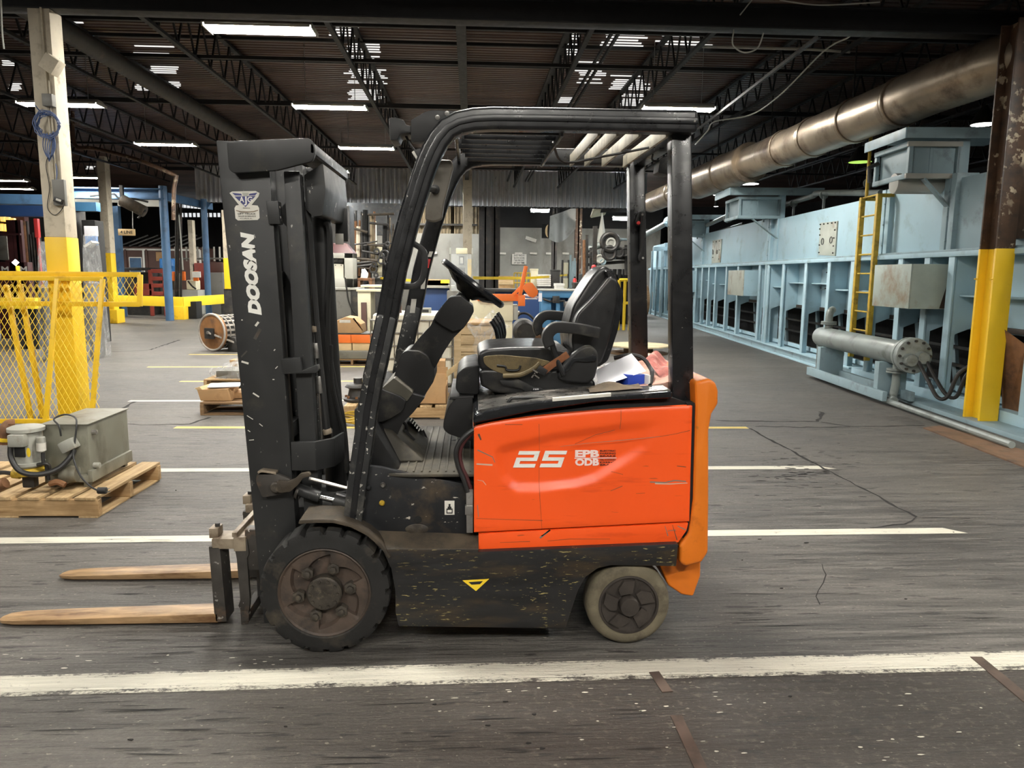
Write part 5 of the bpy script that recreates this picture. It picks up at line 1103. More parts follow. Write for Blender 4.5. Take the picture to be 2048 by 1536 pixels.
fp(fbox(MB(), -6.6, 20, 1.4, 1.5, 0, .95), 'inner_wall', 'void', 0)
def U_(px): return PF(px, 525)[0]
seams = [20, 16.9, U_(1406), U_(1540), U_(1770), -3.25, -6.6]
for a, b in zip(seams[:-1], seams[1:]):
    u0, u1 = b+.07, a-.07
    zt = 2.86 if a > 4 else 2.80
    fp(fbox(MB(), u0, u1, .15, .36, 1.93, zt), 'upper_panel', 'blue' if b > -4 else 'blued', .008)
for u in seams[1:-1]:
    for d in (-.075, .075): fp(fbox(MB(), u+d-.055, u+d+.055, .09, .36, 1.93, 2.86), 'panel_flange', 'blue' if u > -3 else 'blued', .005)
    for z in (2.05, 2.35, 2.65):
        q = FW(u, .085, z); fp(MB().cyl(q, q-FN*.012, .014, n=8), 'bolt', 'blued', 0)
fp(fbox(MB(), -6.6, 20, -.03, .36, 1.84, 1.90), 'waist_rail', 'blue', .005); fp(fbox(MB(), -6.6, 20, .02, .36, 1.90, 1.93), 'waist_rail', 'blued', .003)
ribs = [19.5, 18.6, 17.7, 16.8, 15.9, 15.0, 14.1, 13.2, 12.3, 11.4, 10.58, 9.75, 8.9, 8.11, 6.96, 5.84, 4.09, 3.47, 2.5, 1.25, .15, -.79, -1.5, -2.35, -3.05, -3.62, -5.2, -6.5]
for i, u in enumerate(ribs):
    double = u in (10.58, 3.47, 16.8)
    m = MB(); fprism_u(m, [(.0, .17), (.0, 1.84), (.055, 1.84), (.34, 1.84), (.34, 1.0), (.09, .9), (.09, .17)], u-.03, u+.03); fp(m, 'rib', 'blue', .004)
    fp(fbox(MB(), u-.065, u+.065, -.012, .012, .17, 1.84), 'rib_flange', 'blue', .003)
    if double: fp(fbox(MB(), u+.10, u+.20, -.02, .3, .17, 1.84), 'joint_post', 'blue', .004)
for a, b in zip(ribs[:-1], ribs[1:]):
    if a-b > .4:
        if (a, b) in ((4.09, 3.47),): continue
        fp(fbox(MB(), b+.035, a-.035, .30, .36, 1.03, 1.84), 'lower_panel', 'blue', .004)
        fp(fbox(MB(), b+.035, a-.035, .10, .32, 1.455 if int(a*3) % 2 else 1.36, 1.475 if int(a*3) % 2 else 1.38), 'shelf_stiffener', 'blue', .002)
        fp(fbox(MB(), b+.035, a-.035, .28, .34, .97, 1.03), 'scorched_edge', 'soot', .004)
    fp(fbox(MB(), b+.035, a-.035, .16, .22, .20, .27), 'lower_rail', 'blue', .003)
fp(fbox(MB(), -1.0, 20, -.06, .42, 0, .03), 'base_beam', 'blue', .004); fp(fbox(MB(), -1.0, 20, .0, .06, .03, .14), 'base_beam', 'blued', .002); fp(fbox(MB(), -1.0, 20, -.04, .40, .14, .17), 'base_beam', 'blue', .004)
fp(fbox(MB(), -6.6, -1.0, .0, .5, 0, .17), 'base_beam', 'blue', .006); fp(fbox(MB(), -6.6, -.4, -.3, .0, .0, .05), 'base_sill', 'blued', .004)
for u in (12.8, 9.4, 7.5, 5, 3, 1.8, .6, -1.2, -2.2): fp(MB().bar([FW(u, 1.0, .05), FW(u+.25, 1.0, .95)], .05, .10, FN), 'far_brace', 'blued', 0)
for z in (.35, .6): fp(fbox(MB(), -5, 18, .9, .96, z, z+.04), 'inner_pipe_rail', 'dark', 0)
# access plates with studs
def plate(pts, n, mt, studs, name='access_plate'):
    q = [tuple(PF(a, b, n)) for a, b in pts]; o = fp(fprism_n(MB(), q, n-.012, n+.01), name, mt, .002)
    for (a, b) in studs: p = FW(*[PF(a, b, n)[0], n-.012, PF(a, b, n)[1]]); fp(MB().cyl(p, p-FN*.02, .012, n=6), 'stud', 'dark', 0, o)
    return o
M['plate'] = pmat('stained_access_plate', (.40, .43, .38), .5, 0, .15, 3, dirt=(.20, .11, .05), damt=.35, ds=3)
plate([(1642, 446), (1676, 442), (1671, 512), (1638, 510)], .14, 'plate', [(1643, 449), (1650, 448), (1658, 447), (1666, 446), (1673, 445), (1672, 460), (1670, 476), (1669, 492), (1668, 506), (1640, 505), (1641, 490), (1642, 470), (1642, 458)])
plate([(1426, 481), (1444, 478), (1441, 525), (1424, 527)], .14, 'plate', [(1428, 484), (1434, 483), (1440, 482), (1427, 500), (1427, 515), (1440, 500), (1439, 518)])
plate([(1632, 539), (1660, 538), (1657, 581), (1631, 580)], .29, 'blued', [(1638, 552), (1636, 576), (1644, 576), (1653, 577), (1656, 545)])
plate([(1421, 539), (1439, 539), (1438, 571), (1421, 571)], .29, 'blued', [(1423, 568), (1428, 568), (1433, 568), (1437, 568), (1424, 545), (1436, 545)])
for (cx, cy) in ((1645, 483), (1662, 480), (1426, 505), (1434, 504)):
    q = PF(cx, cy, .12); fp(MB().torus(FW(q[0], .118, q[1]), FN, .055, .006, 18, 6), 'ring_mark', 'dark', 0)
# damper hoods cantilevered over the aisle
def hood_(u, u2, n0, n1, z0, z1, zr, nr, lab='mid'):
    """n0 aisle edge"""
    for (nn, uu) in ((n0, u), (n0, u2), (n1, u), (n1, u2)): fp(fbox(MB(), uu-.03, uu+.03, nn, nn+.05, z0, z1), 'hood_frame_post', 'blued', .003)
    for z in (z0, z1-.06):
        fp(fbox(MB(), u-.035, u+.02, n0-.02, n1+.05, z, z+.06), 'hood_frame_rail', 'ltgrey' if lab == 'near' else 'blued', .003); fp(fbox(MB(), u, u2, n0-.02, n0+.03, z, z+.06), 'hood_frame_rail', 'blued', .003)
    fp(fbox(MB(), u+.03, u2-.03, n0+.06, n1, z0+.06, z1-.03), 'damper_box', 'blued', .006)
    fp(fbox(MB(), u+.015, u+.03, (n0+n1)/2-.02, (n0+n1)/2+.02, z0+.06, z1-.06), 'damper_divider', 'blued', .003)
    fp(fbox(MB(), u-.12, u2+.12, nr, n1+.9, zr, zr+.03), 'hood_roof', 'blued', .004)
    fp(fbox(MB(), u-.12, u2+.12, nr-.015, nr+.0, z1+.02, zr+.03), 'hood_fascia', 'blue', .003); fp(fbox(MB(), u-.135, u-.12, nr, n1+.9, z1+.02, zr+.03), 'hood_fascia', 'blued', .003)
    fp(fbox(MB(), u-.03, u+.05, n1+.0, n1+.14, 1.93, zr), 'hood_column', 'blue' if lab != 'near' else 'blued', .004)
    fp(MB().bar([FW(u, n0+.35*(n1-n0), z0), FW(u, n1+.02, z0-.42)], .10, .02, FU), 'hood_brace', 'blued', .003)
n0 = PU(1476, 437, 3.45); n1 = PU(1476, 393, 3.45); nr = PU(1458, 385, 3.45)
hood_(3.45, 4.5, n0[0], .12, n0[1], n1[1], PU(1460, 377, 3.45)[1]-.02, nr[0])
n0 = PU(1812, 357, -3.2); n1 = PU(1812, 283, -3.2); nr = PU(1805, 258, -3.2)
hood_(-3.2, -2.3, n0[0], .16, n0[1], n1[1], min(nr[1]-.03, 3.455), nr[0], 'near')
hood_(10.3, 11.3, -.65, .12, 2.75, 3.25, 3.38, -.85)
fp(MB().tube([FW(-2.9, -.45, 2.78), FW(-2.9, .3, 2.78)], .13, 16), 'damper_motor', 'ltgrey', .01)
fp(MB().tube([FW(-2.4, n0[0]+.0, 3.1), FW(-2.4, n0[0]-.12, 3.05), FW(-2.4, n0[0]-.1, 2.85)], .03, 8), 'damper_link', 'dark', 0)
# burner boxes
def burner(u0, u1, nA, z0, z1, mt1, mt2, scoop=True):
    o = fp(fbox(MB(), u0, u1, nA, nA+.02, z0, z1), 'burner_cover', mt1, .004)
    m = MB(); fprism_u(m, [(nA+.02, z0), (nA+.02, z1), (.2, z1), (.30, z0), ], u0, u0+.015); fp(m, 'burner_side', mt2, .003)
    fprism_u(MB(), [(0, 0)]*3, 0, 0); fp(fbox(MB(), u0+.02, u1, nA+.02, .2, z0, z0+.02), 'burner_floor', 'soot', .002); fp(fbox(MB(), u1-.02, u1, nA+.02, .2, z0, z1), 'burner_side', mt1, .003)
    if scoop and mt1 != 'bluerust': fp(fprism_u(MB(), [(nA+.03, z0+.01), (nA+.05, z0+.27), (nA+.12, z0+.12), (nA+.20, z0+.01)], u0-.006, u0), 'burner_scoop', 'blue' if mt1 != 'bluerust' else 'soot', .002)
u_a, z_a = PF(1750, 530, -.4); u_b, z_b = PF(1816, 616, -.4)
burner(u_b, u_a, -.4, z_b-.01, z_a, 'bluerust', 'bluerust')
fp(fprism_u(MB(), [(-.02, z_b), (.10, z_a-.03), (.23, z_a-.03), (.33, z_b)], u_b-.012, u_b-.004), 'burner_liner', 'soot', .003)
u_a, z_a = PF(1457, 541, -.3); u_b, z_b = PF(1485, 592, -.3); burner(u_b, u_a, -.3, z_b, z_a, 'plate', 'blue')
u_a, z_a = PF(1392, 545, -.3); burner(10.6, 11.7, -.3, 1.1, 1.75, 'plate', 'blue')
# gas pipes along the top
def fpipe(pts, r, name='top_pipe', mt='exch'): return fp(MB().tube(smooth_path([FW(*p) for p in pts], 5), r, 12), name, mt, 0)
a = PF(1566, 410, .5); b = PF(1640, 386, .5); c = PF(1762, 386, .5)
fpipe([(a[0], .5, a[1]), (b[0]+.4, .5, b[1]-.02), (b[0], .5, b[1]), (c[0], .5, c[1])], .055)
for t_ in (.15, .5, .9): u = a[0]+(c[0]-a[0])*t_; fp(MB().cyl(FW(u, .5, a[1]-.03), FW(u+.04, .5, a[1]-.03), .08, n=16), 'pipe_flange', 'exch', .004); fp(fbox(MB(), u-.02, u+.02, .48, .52, 2.7, a[1]), 'pipe_stand', 'exch', .002)
a = PF(1415, 450, .2); b = PF(1465, 430, .2); fpipe([(a[0]+2, .2, a[1]), (a[0], .2, a[1]), (b[0], .2, b[1]+.05)], .06); fpipe([(a[0]+2, .5, a[1]-.25), (b[0], .5, b[1]-.22)], .045, mt='dark')
fp(MB().cyl(FW(7.8, .2, a[1]+.03), FW(7.95, .2, a[1]+.03), .12, n=16), 'pipe_valve', 'exch', .006)
a = PF(1305, 462, -.2); fpipe([(22, -.2, a[1]-.1), (16.8, -.2, a[1]+.05), (14.5, -.2, a[1]+.12), (12.5, -.2, a[1]+.12)], .10, 'inlet_pipe', 'exch')
for u in (14.3, 14.6, 13.1): fp(MB().cyl(FW(u, -.2, a[1]+.12), FW(u-.09, -.2, a[1]+.12), .19, n=14), 'pipe_flange', 'blue', .01)
# end frame and drapes at the far end
for px in (1302, 1312, 1322):
    u = PF(px, 560, -.1)[0]; fp(fbox(MB(), u-.05, u+.05, -.12, -.04, .0, 2.6), 'end_post', 'blued', .004)
fp(fbox(MB(), 16.6, 17.0, -.35, .2, 2.55, 2.7), 'end_bracket', 'blue', .006)
q = FW(15.6, -.5, 0); tag(MB().lathe([(.62, -.16), (.62, .16), (.5, .17), (.5, .05), (.001, .05)], FW(16.6, -.75, .62), 'x', 28).build('brown_drum', M['woodold'], ang=40), 'brown drum standing on edge at the far furnace end', 'drum')
# ---- shell and tube exchanger in front of the furnace
EX = thing('heat_exchanger', FW(-2.4, -.5, .12), 'grey green flanged cylinder lying in front of the furnace ladder', 'tank')
nE = -.50; zE = .655

def ucyl(m, u0, u1, r0, r1=None, n=28, nn=nE, z=zE): return m.cyl(FW(u0, nn, z), FW(u1, nn, z), r0, r1, n)
part(ucyl(MB(), -1.0, -3.75, .150), 'shell', 'exch', .012, EX); part(ucyl(MB(), -.93, -1.0, .115, .150), 'shell_cap', 'exch', .01, EX)
part(ucyl(MB(), -3.75, -3.80, .215), 'flange', 'exch', .006, EX); hd = part(ucyl(MB(), -3.81, -3.90, .215), 'head', 'exch', .012, EX)
for k in range(12):
    a_ = k*math.tau/12; q = FW(-3.9, nE+.18*math.cos(a_), zE+.18*math.sin(a_)); part(MB().cyl(q, q-FU*.03, .016, n=6), 'stud', 'dark', 0, hd)
for dn, dz_ in ((-.06, -.05), (.08, -.02)): part(ucyl(MB(), -3.9, -3.98, .085, .07, 20, nE+dn, zE+dz_), 'head_port', 'exch', .008, hd)
for u in (-1.35, -3.3): part(fbox(MB(), u-.06, u+.06, nE-.16, nE+.2, .10, .52), 'saddle', 'blued', .006, EX)
part(fbox(MB(), -3.6, -1.0, nE-.2, nE-.14, .05, .17), 'skid', 'blued', .006, EX); part(fbox(MB(), -3.6, -1.0, nE+.14, nE+.2, .05, .17), 'skid', 'blued', .006, EX)
part(MB().tube(smooth_path([FW(-1.25, nE, .79), FW(-1.25, nE, .98), FW(-1.23, nE+.02, 1.05), FW(-1.1, nE+.1, 1.08)], 4), .055, 12), 'inlet_pipe', 'exch', 0, EX)
for z in (.86, .885): part(MB().cyl(FW(-1.25, nE, z), FW(-1.25, nE, z+.022), .115, n=20), 'inlet_flange', 'exch', .004, EX)
part(MB().tube(smooth_path([FW(-3.5, nE, .50), FW(-3.5, nE, .25), FW(-3.5, nE-.02, .10), FW(-3.6, nE-.05, .06)], 4), .05, 12), 'outlet_pipe', 'exch', 0, EX)
for z in (.40, .43): part(MB().cyl(FW(-3.5, nE, z), FW(-3.5, nE, z+.024), .12, n=20), 'outlet_flange', 'exch', .004, EX)
part(MB().tube([FW(-1.05, nE-.05, .52), FW(-1.05, nE-.05, .06)], .03, 10), 'drain_pipe', 'exch', 0, EX)
part(MB().tube(smooth_path([FW(-1.05, nE-.05, .06), FW(-1.2, nE-.07, .045), FW(-2.6, nE-.1, .045), FW(-6, nE-.1, .045)], 4), .035, 10), 'floor_pipe', 'exch', 0, EX)
for k, (dx_, dz_) in enumerate(((0, 0), (.10, .03))):
    tag(MB().tube(smooth_path([FW(-3.95, nE+.02+dx_, zE-.05), FW(-4.15, nE+.05+dx_, .40), FW(-4.3, nE+.1+dx_, .22+dz_), FW(-4.4, nE+.16+dx_, .25), FW(-4.45, nE+.22+dx_, .5), FW(-4.5, nE+.35+dx_, .62), FW(-4.5, nE+.55, .62)], 6), .022, 8).build('rubber_hose', M['hose']), ('black hose looping from the exchanger head toward the yellow column', 'second black hose beside it, the loop nearer the yellow column')[k], 'hose')
# ---- ladder
LD = thing('ladder', FW(-1.35, -.05, .35), 'narrow dull yellow ladder fixed to the blue furnace front', 'ladder')
for u in (-1.08, -1.64):
    part(fbox(MB(), u-.035, u+.035, -.09, -.02, .35, 2.78), 'ladder_rail', 'yellowl', .004, LD); part(fbox(MB(), u-.03, u+.03, -.09, .25, 2.74, 2.79), 'ladder_bracket', 'yellowl', .004, LD)
for k in range(9): part(MB().cyl(FW(-1.08, -.055, .50+.285*k), FW(-1.64, -.055, .50+.285*k), .013, n=8), 'rung', 'yellowl', 0, LD)
part(MB().cyl(FW(-1.2, -.05, 2.78), FW(-1.2, -.05, 3.76), .024, n=10), 'grab_pole', 'yellowl', 0, LD)
q = PY(1816, 243, 10); tag(MB().cyl(PY(1816, 240, 11), PY(1815, 258, 11), .02, n=8).build('grab_pole', M['yellowl']), 'short yellow pole end rising behind the near hood', 'pole')
# clutter right of the brown column
A_, B_ = PZ(2008, 846), PZ(2062, 862); C_, D_ = PY(2004, 655, 7.72), PY(2052, 690, 7.5)
tag(MB().hexa([A_, B_, B_+Vector((0, .025, 0)), A_+Vector((0, .025, 0))], [C_, D_, D_+Vector((0, .025, 0)), C_+Vector((0, .025, 0))]).build('leaning_plate', M['rusty'], None, .003), 'rusty steel plate leaning behind the yellow column base', 'plate')
# ------------------------------------------------------------------ things standing behind the truck
def fr(x0, x1, y0, y1, Y, d, pad=0):
    """extents of a box whose front face covers that rectangle at distance Y"""
    a, b = PY((x0+x1)/2, y1, Y), PY((x0+x1)/2, y0, Y); l, r = PY(x0, (y0+y1)/2, Y), PY(x1, (y0+y1)/2, Y)
    return [l.x, r.x, Y, Y+d, a.z, b.z]
def T(name, e, label, cat, group=None): return thing(name, ((e[0]+e[1])/2, (e[2]+e[3])/2, max(0, e[4])), label, cat, group)
def pallet(x0, x1, y0, y1, label, mtx='woodp', mty='woody', h=.13, nb=7, along='y', z=0):
    """deck boards run along `along`; stringers across them"""
    t = thing('wooden_pallet', ((x0+x1)/2, (y0+y1)/2, z), label, 'pallet')
    if along == 'y':
        for k in range(nb):
            w_ = (x1-x0)/nb; a = x0+k*w_+.012; MB().box(a, a+w_*.78, y0, y1, z+h-.02, z+h+random.uniform(0, .004)).build('deck_board', M[mty], t, .002)
        for yy_ in (y0, (y0+y1)/2-.02, y1-.04): MB().box(x0, x1, yy_, yy_+.04, z+.015, z+h-.02).build('stringer', M[mtx], t, .002)
        for k in range(3): a = x0+k*(x1-x0-.1)/2; MB().box(a, a+.1, y0, y1, z, z+.015).build('bottom_board', M[mty], t, .002)
    else:
        for k in range(nb):
            w_ = (y1-y0)/nb; a = y0+k*w_+.012; MB().box(x0, x1, a, a+w_*.78, z+h-.02, z+h+random.uniform(0, .004)).build('deck_board', M[mtx], t, .002)
        for xx in (x0, (x0+x1)/2-.02, x1-.04): MB().box(xx, xx+.04, y0, y1, z+.015, z+h-.02).build('stringer', M[mty], t, .002)
        for k in range(3): a = y0+k*(y1-y0-.1)/2; MB().box(x0, x1, a, a+.1, z, z+.015).build('bottom_board', M[mtx], t, .002)
    return t
def onebox(name, e, mt, label, cat, bev=.006, group=None):
    return tag(MB().box(*e).build(name, M[mt], None, bev), label, cat, group)

# --- tank and motor on the near pallet (left front)
P0, P1 = PZ(200, 1036), PZ(297, 968)
px1 = P0.x+.02
pl = thing('wooden_pallet', (px1-.55, 5.2, 0), 'pale wooden pallet under the grey green tank and motor', 'pallet')
for k in range(7):
    a = px1-.155-k*.178; MB().hexa([(a, 4.79, .118), (a+.135, 4.79, .118), (a+.135, 5.72, .118), (a, 5.72, .118)], [(a, 4.79, .138), (a+.135, 4.79, .138), (a+.135, 5.72, .138), (a, 5.72, .138)]).build('deck_board', M['woody'], pl, .002)
for yy_ in (4.80, 5.22, 5.66): MB().box(px1-1.24, px1-.01, yy_, yy_+.045, .012, .118).build('stringer', M['woodp'], pl, .003)
for k in range(3): MB().box(px1-.14-k*.5, px1-.02-k*.5, 4.8, 5.7, 0, .012).build('bottom_board', M['woody'], pl, .001)
pl.rotation_euler.z = R(-2)
tx0, tx1, ty0, ty1 = PY(88, 900, 5.02).x, PY(178, 900, 5.02).x, 5.02, 5.60
tz0, tz1 = PY(120, 955, 5.02).z, PY(140, 850, 5.02).z
TK = thing('hydraulic_tank', ((tx0+tx1)/2, 5.3, .138), 'grey green steel tank with pump motor standing on the pallet', 'tank')
MB().box(tx0, tx1, ty0, ty1, tz0+.02, tz1).build('tank_body', M['tank'], TK, .006)
MB().box(tx0-.01, tx1+.01, ty0-.01, ty1+.01, tz1, tz1+.008).build('tank_lid', M['tank'], TK, .002)
for x_ in (tx0+.02, tx1-.05):
    for y_ in (ty0, ty1-.05): MB().box(x_, x_+.03, y_, y_+.05, .138, tz0+.03).build('tank_leg', M['tank'], TK, .002)
MB().box(tx1-.012, tx1+.02, ty0-.02, ty1, tz0-.03, tz0+.05).build('foot_rail', M['tank'], TK, .006); MB().box(tx0, tx1, ty0-.02, ty0+.01, tz0-.03, tz0+.02).build('foot_rail', M['tank'], TK, .006)
for q in (PX(tx1*0+tx1, 0, 1),) if False else (): pass
MB().cyl((tx1, ty0+.06, tz1-.06), (tx1+.03, ty0+.06, tz1-.06), .018, n=10).build('drain_plug', M['steel'], TK, .004); MB().cyl((tx1-.02, ty0+.05, tz0+.07), (tx1+.04, ty0+.05, tz0+.07), .020, n=10).build('drain_plug', M['motor'], TK, .004)
mc = PY(52, 900, 4.93); mt_, mb_ = PY(52, 853, 4.93).z, PY(52, 933, 4.93).z
MB().lathe([(.086, 0), (.095, .012), (.095, .03), (.086, .034), (.086, mt_-mb_-.03), (.108, mt_-mb_-.03), (.108, mt_-mb_-.008), (.09, mt_-mb_), (.001, mt_-mb_)], (mc.x, 4.95, mb_), 'z', 28).build('motor_body', M['motor'], TK, 0)
MB().lathe([(.098, -.05), (.098, -.02), (.075, 0), (.001, 0)], (mc.x, 4.95, mb_), 'z', 24).build('motor_flange', M['yellowl'], TK, 0)
MB().box(mc.x-.04, mc.x+.04, 4.92, 4.98, .16, mb_-.04).build('pump_body', M['dark'], TK, .015)
q = PY(34, 883, 4.84); MB().box(q.x-.05, q.x+.05, 4.82, 4.88, q.z-.035, q.z+.045).build('terminal_box', M['motor'], TK, .010)
q = PY(42, 904, 4.855); MB().box(q.x-.045, q.x+.02, 4.858, 4.87, q.z-.035, q.z+.03).build('name_plate', M['ink'], TK, .002)
q = PY(57, 905, 4.855); MB().lathe([(.001, -.002), (.013, 0), (.001, .002)], q, 'y', 14).rot(Matrix.Diagonal((1, 1, 2.4)), q).build('yellow_mark', M['yellowr'], TK, 0)
MB().cyl(PY(83, 893, 4.9), PY(81, 874, 4.9), .027, n=16).build('capacitor', M['motor'], TK, .006); MB().cyl(PY(83, 901, 4.9), PY(82, 885, 4.9), .0285, n=16).build('capacitor_label', M['sticker'], TK, 0)
MB().tube(smooth_path([PY(86, 905, 4.9), PY(87, 925, 4.9), PY(92, 930, 4.92), PY(97, 960, 4.92)]), .012, 8).build('suction_pipe', M['dark'], TK); MB().tube(smooth_path([PY(75, 930, 4.9), PY(95, 928, 4.9), PY(100, 945, 4.92)]), .012, 8).build('suction_pipe', M['dark'], TK)
q = PY(138, 890, 4.98); MB().obox(q, (.10, .075, .075), ry(-.45)).build('switch_box', M['motor'], TK, .012)
MB().tube(smooth_path([PY(22, 885, 4.86), PY(22, 915, 4.84), PY(40, 942, 4.82), PY(75, 949, 4.84), PY(115, 938, 4.9), PY(140, 915, 4.95), PY(148, 900, 4.98)], 6), .017, 10).build('motor_hose', M['hose'], TK)
MB().tube(smooth_path([PY(122, 872, 4.98), PY(118, 852, 4.98), PY(108, 838, 5.05), PY(130, 829, 5.1), PY(150, 835, 5.05), PY(153, 850, 5.0), PY(150, 880, 4.97), PY(147, 915, 4.93), PY(160, 950, 4.86), PY(180, 972, 4.82), PY(196, 981, 4.80)], 6), .006, 7).build('power_cord', M['ink'], TK)
MB().cyl(PY(196, 981, 4.80), PY(213, 981, 4.80), .022, n=14).build('plug', M['ink'], TK, .004)
for k in (-1, 1): MB().cyl(PY(213, 981+3*k, 4.80), PY(220, 980+3*k, 4.80), .003, n=6).build('plug_prong', M['steel'], TK, 0)
MB().tube(smooth_path([PY(-10, 948, 4.9), PY(5, 945, 4.9), PY(30, 947, 4.9), PY(60, 945, 4.95)]), .014, 8).build('drain_pipe', M['dark'], TK); MB().cyl(PY(26, 946, 4.9), PY(42, 948, 4.9), .035, n=12).build('pipe_union', M['yellowl'], TK, .008)
q = PY(140, 948, 4.98); MB().lathe([(.001, -.06), (.05, -.05), (.06, 0), (.05, .05), (.001, .06)], q, 'x', 18).build('filter_bowl', M['tank'], TK)
MB().tube(smooth_path([PY(100, 968, 4.9), PY(115, 964, 4.9), PY(130, 970, 4.9)]), .02, 8).build('elbow', M['rusty'], TK)
MB().tube(smooth_path([PY(12, 888, 4.98), PY(11, 862, 4.98), PY(16, 850, 5.0), PY(30, 848, 5.02)], 5), [.035]*16, 10).build('rusty_elbow', M['rusty'], TK); MB().cyl(PY(12, 882, 4.98), PY(12, 875, 4.98), .045, n=12).build('yellow_band', M['yellowr'], TK, .004)
q = PY(8, 968, 4.78); MB().tube([PY(-20, 980, 4.78), PY(12, 965, 4.78)], [.03, .038], 10).build('rusty_nipple', M['rusty'], TK, .01)

# --- yellow expanded metal guard panels leaning on the near column
def mesh_panel(x0, x1, z0, z1, yb, yt, stiff, label, right_slope=0.0, rail=.045, pitch=.062):
    """frame in its own plane: leaning from (yb, z0) to (yt, z1)"""
    t = thing('mesh_guard_panel', ((x0+x1)/2, yb, 0), label, 'guard panel')
    P = lambda x, z: Vector((x, yb+(yt-yb)*(z-z0)/(z1-z0), z))
    up = Vector((0, 1, .0))
    MB().bar([P(x0, z1), P(x1, z1)], rail, .03, (0, 0, 1)).build('top_rail', M['yellowp'], t, .003); MB().bar([P(x0, z0+.02), P(x1, z0+.02)], rail, .03, (0, 0, 1)).build('bottom_rail', M['yellowp'], t, .003)
    for a, b in [(x1, x1-right_slope), (x0, x0)]+stiff: MB().bar([P(b, z0), P(a, z1)], .03, rail, (0, 1, 0)).build('stile', M['yellowp'], t, .003)
    m = MB(); nx = int((x1-x0)/pitch); nz = int((z1-z0)/(pitch*1.75)); w_ = .0045
    for i in range(nx):
        for j in range(nz):
            cx, cz = x0+(i+.5)*pitch, z0+(j+.5)*pitch*1.75
            for sx in (-1, 1):
                for sz in (-1, 1):
                    a, b = P(cx+sx*pitch/2, cz), P(cx, cz+sz*pitch*.875); off = Vector((0, -.012, 0))
                    n_ = Vector((-(b-a).z, 0, (b-a).x)).normalized()*w_*.5
                    m.add([a+off-n_, b+off-n_, b+off+n_, a+off+n_, a+off-n_*.6+Vector((0, .005, 0)), b+off-n_*.6+Vector((0, .005, 0)), b+off+n_*.6+Vector((0, .005, 0)), a+off+n_*.6+Vector((0, .005, 0))], [(0, 1, 2, 3), (4, 7, 6, 5), (0, 4, 5, 1), (3, 2, 6, 7)])
    o = m.build('expanded_mesh', M['yellowr'], t); o['kind'] = 'stuff'; return t
zA = PY(100, 557, 8.05).z
xr = PY(203, 565, 8.05).x
mesh_panel(PY(-60, 565, 8.05).x, xr, .02, zA, 7.82, 8.08, [(PY(112, 565, 8.05).x, PY(98, 820, 7.9).x)], 'front yellow mesh guard with middle post leaning on the near column', right_slope=xr-PY(189, 820, 7.9).x-.0)
mesh_panel(PY(-40, 550, 8.16).x, PY(281, 552, 8.16).x, PY(240, 612, 8.14).z, PY(240, 549, 8.16).z+.0, 8.10, 8.155, [], 'short yellow mesh panel sticking out behind the front guard', rail=.05)
for (a, b, c, d, lab) in ((12, 570, 62, 838, 'outer slanting yellow bar behind the front mesh guard'), (40, 568, 86, 835, 'inner slanting yellow bar behind the front mesh guard')):
    p_, q_ = PY(a, b, 8.25), PZ(c, d); tag(MB().bar([q_, p_], .03, .05, (0, 1, 0)).build('slanted_bar', M['yellowp'], None, .003), lab, 'bar')

# --- pallet with brown boxes beside the mast
pa, pb = PZ(390, 836), PZ(500, 832)
pallet(pa.x, pa.x+1.0, 8.35, 9.25, 'weathered pallet holding torn brown boxes left of the mast', 'woodold', 'woodold', .14, 6, 'x')
e = fr(404, 462, 778, 812, 8.5, .35)
t = T('cardboard_box', e, 'torn open brown box on the pallet beside the mast', 'box')
MB().hexa([(e[0], 8.45, .145), (e[1]+.02, 8.45, .145), (e[1], 8.8, .145), (e[0], 8.8, .145)], [(e[0]-.03, 8.44, e[5]), (e[1]-.02, 8.44, e[5]+.01), (e[1], 8.8, e[5]+.02), (e[0]-.02, 8.8, e[5]+.01)]).build('box_body', M['cardb'], t, .004)
MB().hexa([(e[0]-.03, 8.44, e[5]), (e[0]+.03, 8.44, e[5]), (e[0]+.05, 8.8, e[5]), (e[0]-.01, 8.8, e[5])], [(e[0]-.05, 8.42, e[5]+.02), (e[0]-.0, 8.44, e[5]+.035), (e[0]+.03, 8.8, e[5]+.03), (e[0]-.01, 8.8, e[5]+.012)]).build('box_flap', M['cardl'], t, .002)
tag(MB().obox((e[1]-.10, 8.62, e[5]+.028), (.34, .30, .012), rz(.2)).build('paper_sheet', M['paper'], None, .002), 'white papers lying on the torn brown box', 'paper')
e2 = fr(462, 492, 785, 810, 8.6, .3); onebox('cardboard_box', [e2[0], e2[1]+.1, 8.6, 8.9, .145, e2[5]], 'cardb', 'second brown box mostly hidden behind the mast edge', 'box', .01)
def lump(name, c, rx_, ry_, rz_, mt, seed=1, nu=18, nv=10, amp=.2):
    rnd = random.Random(seed); ph = [rnd.uniform(0, 6) for _ in range(6)]; m = MB(); c = Vector(c)
    def f(u, v_):
        a = u*math.tau; b = v_*math.pi/2; k = 1+amp*math.sin(3*a+ph[0])*math.sin(4*b+ph[1])+amp*.6*math.sin(7*a+ph[2])*math.cos(5*b+ph[3])
        return c+Vector((rx_*math.cos(a)*math.cos(b)**.6*k, ry_*math.sin(a)*math.cos(b)**.6*k, rz_*math.sin(b)*k))
    m.grid(f, nu, nv); return m.build(name, M[mt], None, ang=80)
q = PZ(452, 770); pallet(q.x-.15, q.x+1.0, 10.2, 11.1, 'second pallet behind the torn boxes, wrapped bundle on it', 'woodp', 'woody', .14, 6, 'x')
o = lump('wrapped_bundle', (q.x+.32, 10.5, .14), .42, .30, .20, 'film', 3); tag(o, 'clear film wrapped grey bundle on the second pallet', 'bundle')
